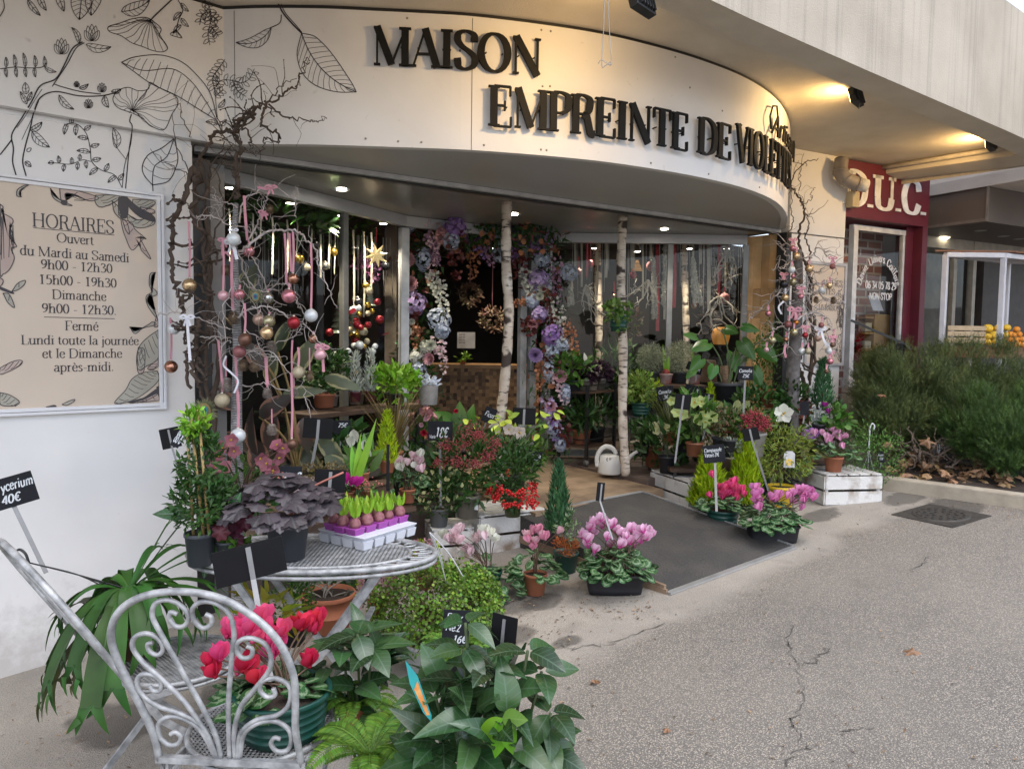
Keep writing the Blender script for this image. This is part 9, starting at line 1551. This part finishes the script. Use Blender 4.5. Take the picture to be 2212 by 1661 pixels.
for u,v0,v1,w,lb in ((1438,530,665,9,'long white dried amaranth bunch behind the right window middle'),(1412,560,690,6,'thin white dried amaranth strand left of the middle one'),(1497,560,660,8,'curved white dried amaranth tassel behind the right window'),(1232,600,660,6,'small white dried amaranth beside the garland')):
    t=thing('dried_amaranth',lb,'dried flowers',at(u,v0,7.1),'dried amaranth behind the right window'); mb=MB(); s=px(7.1)
    for j in range(6):
        off=random.uniform(-1,1)*w; S=RNG.uniform(0,1,150); P=np.array([at(u+off*q+(10*q*q if 'curved' in lb else 0),v0+(v1-v0)*q*random.uniform(.85,1),7.1+off*.004) for q in S])+RNG.normal(size=(150,3))*w*.14*s; mb.scatter(T_BALL,P,rdir(150),rdir(150),.014,.014)
    mb.build('tassels',AMA,t)
WB=mat('branch_white',(.5,.46,.4),.8,(.4,.36,.3),20)
for u,v,lb,sz in ((1265,660,'white painted branch behind the right window next to the garland',44),(1570,580,'lit white branch behind the right window at the right',44),(1555,690,'lower white branch behind the right window at the right',50),(1400,640,'thin pale branch behind the right window in the middle',34)):
    t=thing('hanging_branch',lb,'branch',at(u,v-sz,7.1),'white branches behind the right window'); mb=MB()
    for j in range(5): P=[(u+random.uniform(-4,4),v-sz)]; 
    for j in range(7):
        P=[(u,v-sz)]; a=random.uniform(-.9,.9)
        for k in range(4): P.append((P[-1][0]+sz*.5*math.sin(a)*random.uniform(.4,1.2),P[-1][1]+sz*.5*abs(math.cos(a))*random.uniform(.6,1.1))); a+=random.uniform(-.7,.7)
        twig(mb,P,.009,.004,7.1,.03,4,.006,3,.12)
    mb.build('twigs',WB,t)
for u,v,r,cn,lb in ((1565,645,12,'mauve','large plum bauble behind the right window'),(1275,570,8,'red','red mushroom bauble at the left behind the right window'),(1367,595,8,'red','red bauble at the birch pillar behind the right window'),(1408,575,12,'mauve','striped mauve bauble behind the right window'),(1250,590,9,'mauve','mauve bauble near the garland behind the right window'),(1500,660,7,'copper','copper trinket behind the right window'),(1326,640,5,'copper','copper bead string behind the right window')): bauble(u,v,r,cn,lb,7.2,v-r-26,RIBR,'baubles behind the right window',3)
p=at(1376,575,7.2); t=thing('paper_tree','lit wooden slat tree under a spotlight behind the right window','decoration',p); s=px(7.2); mb=MB()
for i in range(8): mb.obox(p+(0,0,-(i-4)*3*s),dx*(3+i*1.1)*s,dy*.01,(0,0,.7*s))
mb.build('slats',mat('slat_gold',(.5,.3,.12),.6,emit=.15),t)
deepbush(1540,640,40,80,7.6,260,.12,mat('dark_twigs',(.04,.03,.025),.8),'bare dark twigs behind the right window right side'); deepbush(1325,800,80,60,7.3,300,.09,DK,'dark plants inside behind the rolling rack')
o=MB().obox(at(1310,640,8.6),dx*.5,dy*.02,(0,0,.8)).build('display_panel',mat('panel_greyish',(.07,.06,.05),.7,(.04,.035,.03),3),None,origin=at(1310,640,8.6)); tag(o,'grey display panel deep behind the right window','panel')
p=at(1557,790,6.9); t=thing('wicker_lamp','small orange paper lampshade glowing behind the alocasia','lamp',at(1557,720,7.2)); mb=MB(); mb.lathe([(.07,-.1),(.09,-.02),(.075,.05),(.03,.07)],at(1557,722,7.2),16); mb.build('shade',mat('shade_orange',(.6,.28,.05),.6,(.5,.2,.03),10,emit=.08),t)
# ------------------------------------------------------------ rosemary bush and fallen leaves in the planter
ROS=G('leaf_rosemary',(.075,.10,.058),(.025,.04,.025),isl=.3,hue=.02); ROSG=G('leaf_rosemary_green',(.05,.095,.04),(.02,.045,.02),isl=.3,hue=.015)
rbp=at(2040,960,6.3); rb=thing('rosemary_bush','big grey green rosemary bush with bare twisted stems in the planter','shrub',(rbp[0],rbp[1],.5)); 
def rosem(c,R,ns,m_,mb,npn=24,L=.032):
    ctr,O=cloud(c,R,ns,46,.16,.55); ctr=ctr[ctr[:,2]>.62]
    for p in ctr:
        o=nrm(p-c); dirn=nrm(o*.7+np.array((0,0,.9))+RNG.normal(size=3)*.35); l=random.uniform(.07,.15); S=RNG.uniform(0,1,npn); P=p+dirn*(S*l)[:,None]; rr=nrm_rows(np.cross(rdir(npn),dirn)); mb.scatter(T_ND1,P,rr+dirn*1.3,dirn+RNG.normal(size=(npn,3))*.2,L*(1.1-.5*S),.0075)
T_ND1=tleaf('needle',.05,.05,1)
mb=MB(); 
for (u,v,a,b,d) in ((1955,850,105,90,6.55),(1940,930,60,60,6.5),(2060,830,95,82,6.6),(2180,822,95,80,6.7),(2230,880,80,80,6.5),(2020,900,80,60,6.6),(1893,900,48,70,6.5),(1905,835,60,60,6.6),(2090,890,90,80,6.4)): s=px(d); rosem(at(u,v,d),np.array((a*s,a*s*.8,b*s)),2600,ROS,mb)
mb.build('grey_foliage',ROS,rb); mb=MB()
for (u,v,a,b,d) in ((2120,920,80,70,6.15),(2190,960,70,70,5.9),(2225,930,60,80,6.0)): s=px(d); rosem(at(u,v,d),np.array((a*s,a*s*.8,b*s)),2200,ROSG,mb,L=.04)
mb.build('green_foliage',ROSG,rb); mb=MB()
for pts in ("2000,1000 2020,960 2040,930","2010,1005 2050,965 2060,920","2030,1005 2080,985 2120,960 2150,930","1990,990 1975,960 1960,920","2040,1010 2070,1000 2090,960","2020,985 1990,975 1960,965 1930,930","2060,1000 2110,1000 2160,980 2190,950","2035,960 2060,940 2055,905","2000,1010 1970,985 1940,975"): P=[tuple(map(float,q.split(','))) for q in pts.split()]; twig(mb,P,.014,.006,6.25,.1,6,.02,5,.2)
mb.build('branches',mat('rosemary_wood',(.15,.11,.085),.85,(.10,.075,.055),20,bump=.4),rb)
LEAFT=tdisc(lambda a:.7+.3*math.cos(5*a)+.1*math.cos(10*a),30,.25,2,.35,.12)
lv=MB(); n=300; U=RNG.uniform(1925,2230,n); Vv=RNG.uniform(965,1050,n); P=[];D=[]
for u,v in zip(U,Vv):
    p=onz(u,v,.52)
    if p[0]<k0[0]+.15: continue
    P.append((p[0],p[1],.52+random.uniform(-.01,.1)))
n=len(P); lv.scatter(LEAFT,P,rdir(n)*[1,1,.4],np.array((0,0,1.))+RNG.normal(size=(n,3))*.55,.11*RNG.uniform(.6,1.3,n),.12*RNG.uniform(.6,1.2,n)); o=lv.build('fallen_leaves',DRY,None); tag(o,kind='stuff')
P=[]
for n,u0,u1,v0,v1 in ((170,960,1240,1270,1400),(90,1250,1420,1270,1340),(90,1500,1880,1095,1200),(70,1900,2212,1085,1140),(110,1150,2212,1250,1661),(70,0,500,1500,1661)):
    for _ in range(n): q=ong(random.uniform(u0,u1),random.uniform(v0,v1)); P.append((q[0],q[1],q[2]+.006))
n=len(P); lv=MB(); lv.scatter(T_SM,P,rdir(n)*[1,1,.2],np.array((0,0,1.))+RNG.normal(size=(n,3))*.3,.02*RNG.uniform(.3,1.3,n),.01); o=lv.build('plant_debris',mat('debris',(.12,.08,.05),.9,(.3,.2,.12),3,isl=.5),None); tag(o,kind='stuff')
for i,(u,v,sz,lb) in enumerate(((1955,1412,.10,'curled dry brown leaf lying alone on the asphalt at the right'),(1275,1478,.05,'small pale dry leaf on the asphalt beside the foreground plants'),(1445,1580,.04,'tiny dry leaf fragment on the asphalt in the middle'),(1990,935+15,.13,'yellowish dry leaf caught on the bush front'),(1930,955,.12,'large tan maple leaf at the left end of the bush'),(1900,852,.08,'small orange leaf caught in the upper bush'))):
    p=ong(u,v)+(0,0,.02) if i<3 else at(u,v,6.0); mb=MB(); mb.scatter(LEAFT,[p],[rdir(1)[0]*[1,1,.1]],[np.array((0,0,1.))+RNG.normal(size=3)*.4-(dy*.8 if i>=3 else 0)],sz,sz*.8); o=mb.build('dry_leaf',DRY,None,origin=p); tag(o,lb,'leaf')
